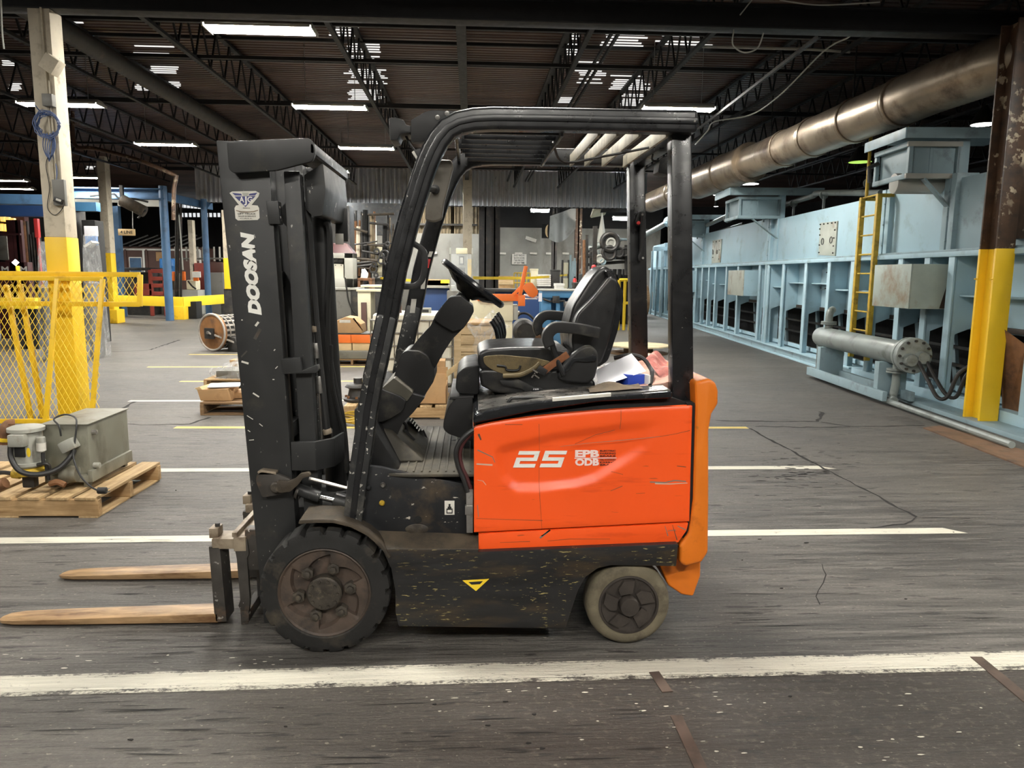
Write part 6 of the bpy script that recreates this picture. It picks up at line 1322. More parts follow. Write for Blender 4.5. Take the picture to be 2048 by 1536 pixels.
tag(MB().box(q.x-.02, q.x+.6, 10.3, 10.8, .142, .25).build('metal_parts', M['greyp'], None, .03), 'grey parts under the clear film on the second pallet', 'parts')
onebox('wooden_board', [q.x+.0, q.x+.9, 10.85, 11.05, .145, .33], 'woodp', 'loose wooden board at the back of the second pallet', 'board')

# --- rusty perforated drum
dc = PY(424, 671, 15.3); RD = .36; dc.z = RD+.02
ax = Vector((.50, .866, 0)); sd = Vector((.866, -.50, 0))
DR = thing('perforated_drum', (dc.x+.4, dc.y+.3, 0), 'rusty slotted drum with round orange end disc lying on the floor', 'drum')
def dcyl(m, a, b, r0, r1=None): return m.cyl(dc+ax*a, dc+ax*b, r0, r1, 40)
dcyl(MB(), 0, .05, RD+.02, RD+.02).build('end_disc', M['drumrust'], DR, .006); MB().torus(dc-ax*.0, ax, RD, .022, 40, 8).build('disc_rim', M['drumgrey'], DR)
dcyl(MB(), .05, 1.25, RD-.04).build('drum_body', M['drumgrey'], DR)
m = MB()
for i in range(9):
    for k in range(20):
        a_ = k*math.tau/20; d_ = sd*math.cos(a_)+Vector((0, 0, 1))*math.sin(a_); c_ = dc+ax*(.12+.125*i)+d_*(RD-.038); tg = ax.cross(d_)
        m.hexa([c_-ax*.045-tg*.028, c_+ax*.045-tg*.028, c_+ax*.045+tg*.028, c_-ax*.045+tg*.028], [p+d_*.004 for p in (c_-ax*.045-tg*.028, c_+ax*.045-tg*.028, c_+ax*.045+tg*.028, c_-ax*.045+tg*.028)])
o = m.build('drum_slots', M['void'], DR); o['kind'] = 'stuff'
for i in range(10): c_ = dc+ax*(.055+.125*i); MB().torus(c_, ax, RD-.03, .012, 32, 6).build('drum_hoop', M['drumgrey'], DR)
MB().obox(dc-ax*.06+Vector((0, 0, -.02)), (.05, .26, .22), Matrix((ax, sd, (0, 0, 1))).transposed()).build('bearing_plate', M['dark'], DR, .03)
MB().cyl(dc-ax*.12, dc, .03, n=12).build('drum_shaft', M['steel'], DR, .004)
MB().bar([dc-ax*.10+Vector((0, 0, -.0)), dc+sd*.25-ax*.02+Vector((.25, 0, -.18)), dc+sd*.35+Vector((.45, 0, -.30))], .035, .03).build('drag_link', M['drumgrey'], DR, .006)
MB().hexa([dc+sd*.30+ax*a_+Vector((0, 0, -RD-.02)) for a_ in (.1, .5)]+[dc+sd*.62+ax*a_+Vector((0, 0, -RD-.02)) for a_ in (.5, .1)], [dc+sd*.34+ax*a_+Vector((0, 0, -.08)) for a_ in (.1, .5)]+[dc+sd*.52+ax*a_+Vector((0, 0, -.10)) for a_ in (.5, .1)]).build('drum_stand', M['dark'], DR, .01)

# --- grey cabinets behind the mast
e = fr(642, 716, 580, 690, 18, 1.0); e[4] = 0; t = T('machine_cabinet', e, 'low grey cabinet with bright top edge behind the mast hoses', 'cabinet')
MB().box(*e).build('cabinet_body', M['greyp'], t, .01); MB().box(e[0]-.05, e[1]+.02, 17.95, 19.05, e[5], e[5]+.05).build('cabinet_top', M['ltgrey'], t, .008)
MB().box(e[1]-.16, e[1]+.02, 17.98, 18.0, 0, e[5]).build('cabinet_edge', M['dark'], t, .003)
MB().tube(smooth_path([PY(690, 555, 17.9), PY(693, 575, 17.9), PY(697, 600, 17.9), PY(705, 620, 17.9), PY(712, 628, 17.9)]), .018, 7).build('power_cord', M['hose'], t)
zt = e[5]+.05
e = fr(640, 706, 506, 576, 18.3, .7); e[4] = zt; t = T('control_enclosure', e, 'open grey control enclosure with two white panels on the grey cabinet', 'cabinet')
m = MB().box(e[0], e[0]+.04, *e[2:]).box(e[1]-.2, e[1], *e[2:]).box(e[0], e[1], e[2], e[3], e[5]-.12, e[5]).box(e[0], e[1], e[2], e[3], e[4], e[4]+.22).box(e[0], e[1], e[3]-.05, e[3], e[4], e[5])
m.build('enclosure_shell', M['ltgrey'], t, .006)
for a, b in ((644, 662), (667, 687)):
    q = fr(a, b, 528, 557, 18.35, .05); MB().box(*q).build('inner_panel', M['totew'], t, .006)
    for xx in (q[0]+.05, q[1]-.05): MB().cyl((xx, 18.34, q[5]-.03), (xx, 18.35, q[5]-.03), .012, n=8).build('panel_screw', M['dark'], t)
q = fr(645, 686, 514, 526, 18.4, .05); MB().box(*q).build('terminal_strip', M['ink'], t, .01)
for k in range(4): MB().box(q[0]+.03+k*.12, q[0]+.13+k*.12, 18.38, 18.4, q[4]+.02, q[5]-.02).build('relay', M['dark'], t, .004)
q = fr(650, 700, 486, 505, 18.5, .6); o = MB().hexa([(q[0]-.1, 18.4, e[5]), (q[1]+.1, 18.4, e[5]), (q[1]+.1, 19, e[5]), (q[0]-.1, 19, e[5])], [(q[0]+.1, 18.6, q[5]), (q[1]-.1, 18.6, q[5]), (q[1]-.1, 18.9, q[5]), (q[0]+.1, 18.9, q[5])]).build('exhaust_hood', M['maroon'], None, .02); tag(o, 'maroon sloping hood on top of the grey control enclosure', 'hood')
e_ = fr(640, 700, 410, 486, 20.5, .8); e_[4] = 0; onebox('dark_press', e_, 'dark', 'tall sooty machine rising behind the maroon hood', 'machine', .05)

# --- stacked trays on a pallet behind the mast
g = PZ(690, 731); e = fr(660, 742, 718, 731, g.y, .9)
pallet(e[0], e[1]+.05, g.y, g.y+.85, 'weathered pallet under the stack of orange trays', 'woodold', 'woodold', .11, 5, 'x')
onebox('steel_tray', [e[0]+.0, e[1]+.02, g.y+.0, g.y+.8, .117, PY(700, 702, g.y).z], 'greyp', 'grey steel tray on the pallet below the yellow cartons', 'tray')
zz = PY(700, 702, g.y).z; z2 = PY(700, 686, g.y+.1).z; z3 = PY(700, 669, g.y+.1).z
for k, (a, b) in enumerate(((668, 703), (705, 742))):
    q = fr(a, b, 686, 702, g.y+.1, .6); onebox('carton', [q[0], q[1], q[2], q[3], zz, z2], 'cardl', ('left yellow carton in the tray stack behind the mast', 'right yellow carton in the tray stack behind the mast')[k], 'box', .004)
    q = fr(a-4, b, 670, 686, g.y+.08, .6); onebox('orange_tray', [q[0], q[1], q[2], q[3], z2+.002, z3], 'orangeb', ('left orange tray on the yellow cartons', 'right orange tray on the yellow cartons')[k], 'tray', .004)
q = fr(672, 742, 664, 669, g.y+.08, .6); onebox('cover_sheet', [q[0], q[1], q[2], q[3], z3+.001, z3+.02], 'dark', 'dark sheet lid lying over both orange trays', 'lid')
q = fr(664, 724, 634, 668, g.y+.15, .55); t = T('carton_bundle', q, 'brown rounded carton with strapped end on top of the orange trays', 'box')
q[4] = z3+.02; X0, X1 = q[0], q[1]; s = (X1-X0)
MB().prism([(X0, q[4]), (X1, q[4]), (X1-.04*s, q[4]+.55*(q[5]-q[4])), (X1-.28*s, q[5]-.02), (X0+.45*s, q[5]), (X0+.12*s, q[5]-.07)], q[2], q[3]).build('carton_body', M['cardb'], t, .01)
MB().prism([(X1-.06*s, q[4]+.55*(q[5]-q[4])), (X1-.0*s, q[4]+.05), (X1+.02, q[4]+.05), (X1-.26*s, q[5]-.01), (X1-.30*s, q[5]-.03)], q[2]-.01, q[2]).build('carton_strap', M['drumrust'], t, .002)
MB().box(X0+.25*s, X0+.62*s, q[2]-.003, q[2]+.1, q[5]-.10, q[5]-.05).build('carton_label', M['sticker'], t)

# --- caged white tote
ty = 9.5; e = fr(742, 906, 628, 782, ty, 1.0); zb_ = .14; e[4] = zb_
TT = T('caged_tote', e, 'white tote tank in a wire cage behind the steering column', 'tank')
MB().box(e[0]+.02, e[1]-.02, ty+.02, ty+.98, zb_+.01, e[5]-.0).build('tote_body', M['totew'], TT, .05, seg=3)
for k in range(8):
    x_ = e[0]+k*(e[1]-e[0])/7; MB().cyl((x_, ty, zb_), (x_, ty, e[5]-.07), .009, n=6).build('cage_bar', M['steel'], TT)
for k in range(6):
    z_ = zb_+.05+k*(e[5]-zb_-.13)/5; MB().cyl((e[0], ty-.008, z_), (e[1], ty-.008, z_), .009, n=6).build('cage_bar', M['steel'], TT); MB().cyl((e[0], ty, z_), (e[0], ty+1, z_), .009, n=6).build('cage_bar', M['steel'], TT); MB().cyl((e[1], ty, z_), (e[1], ty+1, z_), .009, n=6).build('cage_bar', M['steel'], TT)
MB().box(e[0]-.02, e[1]+.02, ty-.02, ty+1.02, 0, .14).build('tote_skid', M['steel'], TT, .01)
q = fr(838, 862, 616, 627, ty+.2, .12); q[4] = e[5]+.001; t = T('tape_box', q, 'small clear plastic case of parts on top of the white tote', 'case'); MB().box(*q).build('case_body', M['ltgrey'], t, .006); MB().box(q[0]+.01, q[1]-.03, q[2]-.002, q[2], q[4]+.01, q[5]-.02).build('case_label', M['ink'], t)
q = PY(798, 624, ty+.3); tag(MB().cyl((q.x, q.y, e[5]), (q.x, q.y, e[5]+.10), .035, n=16).build('brown_jar', M['brown'], None, .004), 'small brown jar on the white tote beside the pillar', 'jar')
o = lump('plastic_bag', (PZ(778, 790).x, 8.95, 0.145), .16, .14, .30, 'film', 5); tag(o, 'crumpled clear bag beside the white tote', 'bag')

# --- wooden crate with film
cy = 9.7; e = fr(908, 1004, 650, 782, cy, .9); e[4] = .0
CR = T('wooden_crate', e, 'pale wooden crate with stencilled text under loose film', 'crate')
n = 7; hh = (e[5]-.02)/n
for k in range(n): MB().box(e[0], e[1], cy, cy+.02, .02+k*hh+.004, .02+(k+1)*hh-.003).build('crate_plank', M['crate'], CR, .002)
for k in range(n): MB().box(e[0], e[0]+.02, cy+.02, cy+.9, .02+k*hh+.004, .02+(k+1)*hh-.003).build('crate_plank', M['crate'], CR, .002)
MB().box(e[0]+.03, e[1]-.03, cy+.03, cy+.88, 0, e[5]-.03).build('crate_liner', M['cardl'], CR)
for x_ in (e[0], e[1]-.09): MB().box(x_, x_+.09, cy-.02, cy, .0, e[5]).build('crate_batten', M['crate'], CR, .003)
MB().box(e[0]-.01, e[1]+.01, cy-.03, cy+.92, e[5], e[5]+.03).build('crate_lid', M['woodp'], CR, .003)
zt_ = PY(955, 694, cy).z; MB().box(e[0], e[1], cy-.022, cy-.002, zt_-.06, zt_+.0).build('crate_batten', M['crate'], CR, .003)
q = PY(944, 713, cy-.024); text_mesh('stencil_print', 'APPROX', M['ink'], CR, Vector((q.x, cy-.001, q.z)), (1, 0, 0), (0, 0, 1), .03, .2, .01); q = PY(936, 723, cy); text_mesh('stencil_print', 'WEIGHT', M['ink'], CR, Vector((q.x, cy-.001, q.z)), (1, 0, 0), (0, 0, 1), .035, .30, .01)
def sheet(u, v_):
    x = e[0]+.22+.45*u; a = min(1, v_*2.2); y = cy+.35-.40*a; z = e[5]+.04+.05*math.sin(8*u+3)-max(0, v_-.42)*.75*(.7+.5*math.sin(5*u))
    return Vector((x+.05*math.sin(9*v_+4*u), y-.03*abs(math.sin(11*u)), z+.10*max(0, 1-3*v_)*abs(math.sin(7*u+1))))
tag(MB().grid(sheet, 22, 22).build('plastic_film', M['film'], ang=80), 'loose clear film draped over the pale crate', 'film')

# --- open cardboard boxes on the pallet behind the floor mat
g = PZ(790, 838); x0_, x1_ = PZ(686, 838).x, PZ(898, 838).x
pallet(x0_, x1_, g.y, g.y+.95, 'pallet with open cartons seen behind the steering column foot', 'woodp', 'woody', .14, 7, 'y')
e = fr(828, 893, 748, 815, g.y+.1, .5); e[4] = .146; t = T('cardboard_box', e, 'open brown carton with raised pale flap on the pallet', 'box')
mzz = PY(860, 772, g.y+.1).z
m = MB().box(e[0]-.25, e[1], e[2], e[2]+.01, e[4], mzz).box(e[1]-.01, e[1], e[2], e[3], e[4], mzz).box(e[0]-.25, e[1], e[3]-.01, e[3], e[4], mzz+.15).box(e[0]-.25, e[0]-.24, e[2], e[3], e[4], mzz).box(e[0]-.25, e[1], e[2], e[3], e[4], e[4]+.01)
m.build('box_body', M['cardb'], t, .002)
MB().hexa([(e[0]-.25, e[2], mzz), (e[1], e[2], mzz), (e[1], e[2]+.01, mzz), (e[0]-.25, e[2]+.01, mzz)], [(e[0]-.25, e[2]+.04, mzz+.13), (e[1]-.0, e[2]+.04, mzz+.13), (e[1], e[2]+.05, mzz+.13), (e[0]-.25, e[2]+.05, mzz+.13)]).build('box_flap', M['cardb'], t, .002)
a, b, c, d = PY(893, 755, e[2]), PY(893, 742, e[2]), PY(920, 722, e[2]+.2), PY(920, 735, e[2]+.2)
MB().hexa([a, d, d+Vector((0, .01, 0)), a+Vector((0, .01, 0))], [b, c, c+Vector((0, .01, 0)), b+Vector((0, .01, 0))]).build('box_flap', M['cardl'], t, .002)
q = fr(845, 890, 722, 748, e[3]+.02, .3); q[4] = .146; onebox('cardboard_box', q, 'cardb', 'closed brown carton behind the open one on the pallet', 'box')
MT_ = thing('gear_casting', (PZ(712, 800).x, g.y+.4, .145), 'greasy gear casting on the pallet left of the pillar', 'machine part')
q = PY(714, 800, g.y+.25); MB().lathe([(.16, 0), (.17, .03), (.12, .05), (.10, .14), (.15, .16), (.12, .19), (.05, .20), (.05, .26), (.001, .26)], (q.x, g.y+.35, .146), 'z', 20).build('casting_body', M['dark'], MT_, .004)
for k in range(8): a_ = k*math.tau/8; MB().cyl((q.x+.135*math.cos(a_), g.y+.35+.135*math.sin(a_), .18), (q.x+.135*math.cos(a_), g.y+.35+.135*math.sin(a_), .21), .016, n=6).build('casting_bolt', M['rusty'], MT_)
m = MB(); q = PZ(704, 858)
for k in range(5): m.tube([Vector((q.x+(.13+.012*k)*math.cos(a_*math.tau/20), q.y+.3+(.13+.01*k)*math.sin(a_*math.tau/20), .02+.014*k+.02*math.sin(a_*.6+k))) for a_ in range(21)], .009, 6)
tag(m.build('cable_coil', M['yellowl']), 'coil of dull tan cable lying on the floor behind the pillar', 'cable')

# --- cream machine with orange stop arm
my = 12.0; e = fr(940, 1026, 598, 690, my, .6); e[4] = 0
CM = T('cream_machine', e, 'cream machine with swung orange stop arm behind the steering wheel', 'machine')
zb_ = PY(980, 642, my).z; MB().box(e[0], e[1], my, my+.6, zb_, e[5]).build('machine_head', M['cream'], CM, .012)
l = fr(1000, 1025, 640, 700, my, .5); MB().box(l[0], l[1], my+.02, my+.55, 0, zb_+.02).build('machine_leg', M['cream'], CM, .01); MB().box(e[0]+.05, e[0]+.4, my+.02, my+.55, 0, zb_+.02).build('machine_leg', M['cream'], CM, .01)
q = fr(1026, 1036, 610, 640, my+.02, .4); MB().box(*q).build('louvre_panel', M['ltgrey'], CM, .004)
q = fr(955, 1037, 588, 602, my-.05, .1); MB().box(*q).build('orange_beam', M['orangeb'], CM, .008)
MB().bar([PY(1043, 612, my-.06), PY(1043, 590, my-.06)], .08, .11, (0, 1, 0)).build('orange_bracket', M['orangeb'], CM, .008); MB().bar([PY(1040, 590, my-.08), PY(1052, 532, my-.08)], .05, .06, (0, 1, 0)).build('orange_arm', M['orangeb'], CM, .006)
MB().bar([PY(1026, 590, my-.06), PY(1042, 574, my-.06)], .03, .05, (0, 1, 0)).build('orange_gusset', M['orangeb'], CM, .004)
MB().prism(XZ(rounded([(1044, 575), (1052, 566), (1064, 565), (1076, 581), (1075, 590), (1066, 596), (1058, 593)], 3), my-.14), my-.16, my-.14).build('orange_paddle', M['orangeb'], CM, .004)
tag(MB().obox(PY(1062, 592, my+.2)+Vector((0, 0, 0)), (.22, .2, .03), ry(.15)).box(*fr(1046, 1075, 597, 599, my, .3)).build('paper_stack', M['paper'], None, .003), 'white papers on a rod behind the orange paddle', 'paper')
# pump and brown reel right of it
py_ = 12.6; c = PY(1050, 664, py_); PM = thing('pump_motor', (c.x, py_+.2, 0), 'dark round pump motor on a stand behind the seat cushion', 'pump')
MB().lathe([(.001, -.02), (.14, -.01), (.20, .05), (.21, .12), (.21, .45), (.16, .5), (.001, .5)], (c.x, py_, c.z), 'y', 28).build('motor_body', M['dark'], PM)
MB().box(c.x-.18, c.x+.18, py_+.05, py_+.45, 0, c.z-.12).build('motor_stand', M['dark'], PM, .01)
MB().tube(smooth_path([PY(1030, 640, py_), PY(1040, 628, py_), PY(1055, 628, py_), PY(1068, 640, py_), PY(1072, 660, py_)]), .02, 8).build('motor_hose', M['hose'], PM); MB().cyl(PY(1024, 636, py_), PY(1040, 624, py_), .03, n=10).build('motor_spout', M['drumgrey'], PM)
c = PY(1088, 662, 13.4); tag(MB().lathe([(.06, -.10), (.31, -.09), (.31, -.06), (.12, -.05), (.12, .2), (.31, .21), (.31, .24), (.06, .25)], (c.x, 13.4, .315), 'y', 36).build('brown_reel', M['drumrust'], ang=40), 'brown round reel standing on edge behind the armrests', 'reel')

# --- blue benches and press
e = fr(838, 900, 576, 640, 16, .9); e[4] = 0; t = T('blue_cabinet', e, 'dark blue bench cabinet left of the steering wheel', 'cabinet'); MB().box(*e).build('cabinet_body', M['navyp'], t, .01); BT = [e[5]+.051]; MB().box(e[0]-.1, e[1]+.1, 15.9, 17, e[5], e[5]+.05).build('bench_top', M['ltgrey'], t, .006); MB().box(e[1]-.02, e[1]+.01, 15.98, 16, 0, e[5]).build('cabinet_edge', M['dark'], t)
e = fr(990, 1110, 584, 650, 16.5, .9); e[4] = 0; t = T('blue_cabinet', e, 'dark blue bench cabinet behind the orange paddle', 'cabinet'); MB().box(*e).build('cabinet_body', M['navyp'], t, .01); BT.append(e[5]+.061); MB().box(e[0]-.75, e[1]+1.2, 16.4, 17.5, e[5], e[5]+.06).build('bench_top', M['dark'], t, .006)
for x_ in (e[0]-.7, e[1]+1.1): MB().box(x_, x_+.08, 16.5, 16.6, 0, e[5]).build('bench_leg', M['dark'], t)
q = fr(1077, 1084, 586, 603, 14.4, .004); onebox('white_card', q, 'paper', 'white card hanging at the blue press corner', 'card', 0)
e = fr(1084, 1172, 582, 596, 14.5, .7); BP = T('blue_press', e, 'mid blue steel bench press behind the seat back', 'machine'); zt_ = e[5]
MB().box(*e).build('press_table', M['blueb'], BP, .01); MB().box(e[0]-.02, e[1], 14.48, 15.22, zt_, zt_+.03).build('table_edge', M['ltgrey'], BP, .004)
for a, b in ((1084, 1102), (1112, 1120), (1140, 1152), (1160, 1172)): q = fr(a, b, 596, 650, 14.55, .3); MB().box(q[0], q[1], q[2], q[3], 0, e[4]+.01).build('press_leg', M['blueb'], BP, .006)
MB().box(e[0], e[1], 14.9, 15.0, .35, e[4]).build('press_back', M['blueb'], BP); MB().cyl(PY(1112, 592, 14.4), PY(1112, 606, 14.4), .07, n=14).build('press_ram', M['dark'], BP, .01); MB().tube([PY(1086, 598, 14.42), PY(1100, 603, 14.42), PY(1130, 602, 14.42)], .02, 8).build('press_handle', M['dark'], BP)
MB().cyl(PY(1132, 603, 14.42), PY(1132, 614, 14.42), .05, n=12).build('press_knob', M['steel'], BP, .008)
e = fr(1105, 1130, 690, 720, 13, .5); t = thing('blue_block', (e[0], 13.2, 0), 'small blue machine base seen between the armrests', 'machine'); MB().box(e[0], e[1], 13, 13.5, 0, PY(1118, 655, 13).z).build('machine_base', M['blueb'], t, .02)
# clear guard booth
e = fr(899, 946, 508, 582, 15, .5); zc_ = e[4]; CB = T('guarded_tester', e, 'grey tester inside a clear plastic guard left of the steering wheel', 'machine')
MB().box(e[0]-.05, e[1]+.05, 14.95, 15.55, 0, zc_).build('tester_base', M['greyp'], CB, .01)
for x_ in (e[0], e[1]-.03): MB().box(x_, x_+.03, 15, 15.03, zc_, e[5]+.12).build('guard_post', M['ltgrey'], CB)
MB().box(e[0], e[1], 15.0, 15.008, zc_, e[5]).build('guard_pane', M['clear'], CB); MB().box(e[0], e[0]+.008, 15.0, 15.5, zc_, e[5]).build('guard_pane', M['clear'], CB)
q = fr(914, 935, 500, 580, 15.2, .2); MB().box(q[0], q[1], 15.2, 15.4, zc_, q[5]).build('tester_column', M['ltgrey'], CB, .01); q = fr(912, 935, 496, 508, 15.15, .3); MB().box(*q).build('tester_head', M['cream'], CB, .02); q = fr(918, 928, 512, 530, 15.12, .06); MB().box(*q).build('tester_dial', M['ink'], CB, .004); MB().box(q[0]+.02, q[1]-.02, 15.11, 15.12, q[4]+.03, q[5]-.03).build('tester_label', M['sticker'], CB); q = fr(916, 930, 535, 575, 15.14, .05); MB().box(*q).build('tester_screen', M['dark'], CB, .01)
# cream base units left of the pillar
e = fr(716, 742, 583, 690, 17, .8); e[4] = 0; t = T('cream_cabinet', e, 'pale cream cabinet between the grey cabinet and the pillar', 'cabinet'); MB().box(*e).build('cabinet_body', M['cream'], t, .012); MB().box(e[0]-.02, e[1]+.3, 16.95, 17.85, e[5], e[5]+.05).build('cabinet_top', M['cream'], t, .006); q = fr(722, 733, 605, 650, 16.9, .08); MB().box(q[0], q[1], q[2], q[3], 0.0, q[5]).build('rust_box', M['brown'], t, .01)
e = fr(775, 835, 575, 640, 17.5, .8); e[4] = 0; t = T('cream_cabinet', e, 'grey cream cabinet seen through the pillar handle gap', 'cabinet'); MB().box(*e).build('cabinet_body', M['greyp'], t, .012); MB().box(e[0]-.6, e[1]+.1, 17.45, 18.4, e[5], e[5]+.05).build('cabinet_top', M['cream'], t, .006); MB().box(e[0], e[1], 17.49, 17.5, .1, e[5]-.1).build('cabinet_door', M['greyp'], t, .004)
# cable reel disc on the aisle
c = PZ(1277, 690, .17); CRL = thing('cable_reel', (c.x, c.y, 0), 'round pale plywood reel end lying flat behind the rear post', 'reel')
MB().lathe([(.06, 0), (.64, 0), (.64, .03), (.06, .03)], (c.x, c.y, .15), 'z', 48).build('reel_flange', M['ply'], CRL, .003); MB().cyl((c.x, c.y, .02), (c.x, c.y, .15), .3, n=32).build('reel_core', M['woodold'], CRL); MB().lathe([(.05, 0), (.6, 0), (.6, .02), (.05, .02)], (c.x, c.y, 0), 'z', 40).build('reel_flange', M['woodold'], CRL, .003)

# ------------------------------------------------------------------ far background
# yellow caution tape
def tape(pts, Y, label):
    P = smooth_path([PY(*q) for q in pts], 6); m = MB(); k = len(P)
    m.add([p+Vector((0, 0, .035)) for p in P]+[p-Vector((0, 0, .035)) for p in P]+[p+Vector((0, .01, .035)) for p in P]+[p+Vector((0, .01, -.035)) for p in P], [(i, i+1, k+i+1, k+i) for i in range(k-1)]+[(2*k+i, 3*k+i, 3*k+i+1, 2*k+i+1) for i in range(k-1)]); return tag(m.build('caution_tape', M['yellowr']), label, 'tape')
tape([(899, 551, 15), (915, 553, 16.5), (960, 556, 18), (1050, 556, 21.4), (1088, 554, 22.4), (1112, 552, 28), (1152, 548, 34)], 0, 'yellow caution tape strung from the rust streaked column'); tape([(760, 556, 25.2), (840, 562, 19), (901, 563, 15.1)], 0, 'lower length of yellow tape behind the pillar handle')
# wall notices
def notice(x0, x1, y0, y1, Y, mt, label, lines=(), ang=0, cat='sign'):
    e = fr(x0, x1, y0, y1, Y, .03); t = T('wall_sign', e, label, cat); MB().obox(((e[0]+e[1])/2, Y+.015, (e[4]+e[5])/2), (e[1]-e[0], .03, e[5]-e[4]), ry(ang)).build('sign_plate', M[mt], t, .004)
    n = len(lines)
    for k, s_ in enumerate(lines):
        h_ = (e[5]-e[4])/(n+.4)*.68; text_mesh('sign_print', s_, M['ink'], t, Vector(((e[0]+e[1])/2, Y-.002, e[5]-(k+.95)*(e[5]-e[4])/(n+.3))), (1, 0, 0), (0, 0, 1), h_, (e[1]-e[0])*.72, .02, 0, 'CENTER')
    return t
notice(1024, 1053, 508, 529, 39.9, 'sticker', 'pale wall notice with four text lines in the alcove', ('DO NOT', 'BLOCK DOORS', 'THIS FIRE EXIT', 'AT ANY TIME'))
for k, (a, b) in enumerate(((998, 1012), (1030, 1045), (1060, 1074), (1092, 1102), (1125, 1138))): notice(a, b, 505, 509, 39.9, 'sticker', ('first', 'second', 'third', 'fourth', 'fifth')[k]+' small pale strip label along the alcove wall', cat='label')
notice(1051, 1073, 475, 482, 39.9, 'sticker', 'white tilted tag hanging before the alcove wall', ang=.30); notice(862, 872, 416, 425, 28, 'sticker', 'small white card just below the curtain wall', cat='card'); notice(862, 874, 503, 508, 32.9, 'sticker', 'small label on the partition behind the pillar', cat='label')
q = fr(1084, 1104, 448, 476, 39.9, .11); t = T('fan_guard', q, 'dark square fan guard with orange crescent blade high in the alcove', 'fan'); MB().box(*q).build('fan_frame', M['void'], t, .01)
cx_, cz_ = (q[0]+q[1])/2, (q[4]+q[5])/2; r_ = (q[5]-q[4])*.45
MB().prism([(cx_+r_*.2+.5*r_*math.cos(R(a)), cz_+r_*math.sin(R(a))) for a in range(90, 271, 15)]+[(cx_+r_*.2+.15*r_*math.cos(R(a)), cz_+r_*math.sin(R(a))) for a in range(255, 90, -15)], 39.86, 39.895).build('fan_blade', M['cardl'], t)
tag(MB().grid(lambda u, v_: PY(1100, 432, 34).lerp(PY(1154, 412, 34), u).lerp(PY(1098, 478, 34).lerp(PY(1153, 455, 34), u), v_)+Vector((0, .5*math.sin(3*u), -.35*math.sin(u*3.1)*v_)), 14, 6).build('canvas_curtain', M['greyp'], ang=80), 'grey canvas sagging under the curtain wall', 'curtain')
o = lump('roof_blower', PY(1235, 428, 30), .9, .8, .75, 'dark', 9, amp=.06); tag(o, 'dark blower housing hanging at the curtain wall end', 'blower')
tag(MB().cyl(PY(1182, 434, 29.5), PY(1200, 418, 29.8), .04, .30, n=20).build('yellow_cone', M['cream'], None, .01), 'pale yellow cone on the side of the dark blower', 'cone')
# far pallets, baskets and cartons at the alcove
k_ = 0
for (a, b, y0, y1, Y, mt, nm, lab) in ((998, 1028, 552, 572, 24, 'woodp', 'wooden_crate', 'low tan crate beside the thick sooty column'), (1062, 1076, 538, 572, 25, 'cream', 'cream_board', 'upright cream board behind the orange arm'), (1113, 1128, 568, 578, 17, 'white', 'paper_roll', 'white paper roll on the bench behind the paddle'), (1104, 1120, 540, 551, 24.6, 'dark', 'dark_carton', 'dark carton row behind the white stack'), (866, 880, 560, 580, 20, 'dark', 'dark_bin', 'dark bin behind the upper pillar stickers'), (848, 895, 568, 576, 16.3, 'woodp', 'parts_tray', 'tan tray of parts on the bench left of the wheel'), (1150, 1168, 566, 577, 17.1, 'dark', 'tool_box', 'dark box at the bench end beside the extinguisher')):
    e = fr(a, b, y0, y1, Y, .5); zf = 0 if Y > 19.5 else BT[0 if Y < 16.5 else 1]; e[4] = zf; e[5] = max(e[5], zf+.08)
    t = T(nm, e, lab, 'box' if 'roll' not in nm else 'roll'); MB().box(*e).build(nm+'_body', M[mt], t, .015)
    if mt == 'woodp':
        for j in range(4): z_ = zf+(e[5]-zf)*(j+.5)/4; MB().box(e[0]-.02, e[1]+.02, Y-.02, Y, z_-.08, z_+.06).build('slat', M['crate'], t, .003)
    else: MB().box(e[0]-.01, e[1]+.01, Y-.01, Y+.51, e[5]-.05, e[5]+.01).build('lid', M[mt], t, .004)
for k in range(6):
    e = fr(1076, 1102, 549+4*k, 552.4+4*k, 24.5, .7); onebox('white_tray', e, 'white', 'one of the white trays stacked behind the orange arm, tray %s' % ('at the top', 'under the top one', 'third down', 'fourth down', 'second from the bottom', 'at the bottom')[k], 'tray', .01, 'white stacked trays')
onebox('tray_stand', [fr(1076, 1102, 572, 590, 24.5, .7)[0], fr(1076, 1102, 572, 590, 24.5, .7)[1], 24.5, 25.2, 0, PY(1089, 572.4, 24.5).z], 'dark', 'dark stand under the stacked white trays', 'stand')
e = fr(1028, 1060, 546, 578, 23, .8); WB = T('wire_basket', e, 'tan wire basket behind the orange arm', 'basket'); e[4] = 0
for k in range(6): x_ = e[0]+k*(e[1]-e[0])/5; MB().cyl((x_, 23, 0), (x_, 23, e[5]), .018, n=6).build('basket_wire', M['yellowl'], WB)
for k in range(6): z_ = e[5]*(k+.5)/5.5; MB().cyl((e[0], 22.99, z_), (e[1], 22.99, z_), .018, n=6).build('basket_wire', M['yellowl'], WB)
MB().box(e[0], e[1], 23.1, 23.8, 0, e[5]*.55).build('basket_load', M['greyp'], WB, .03)
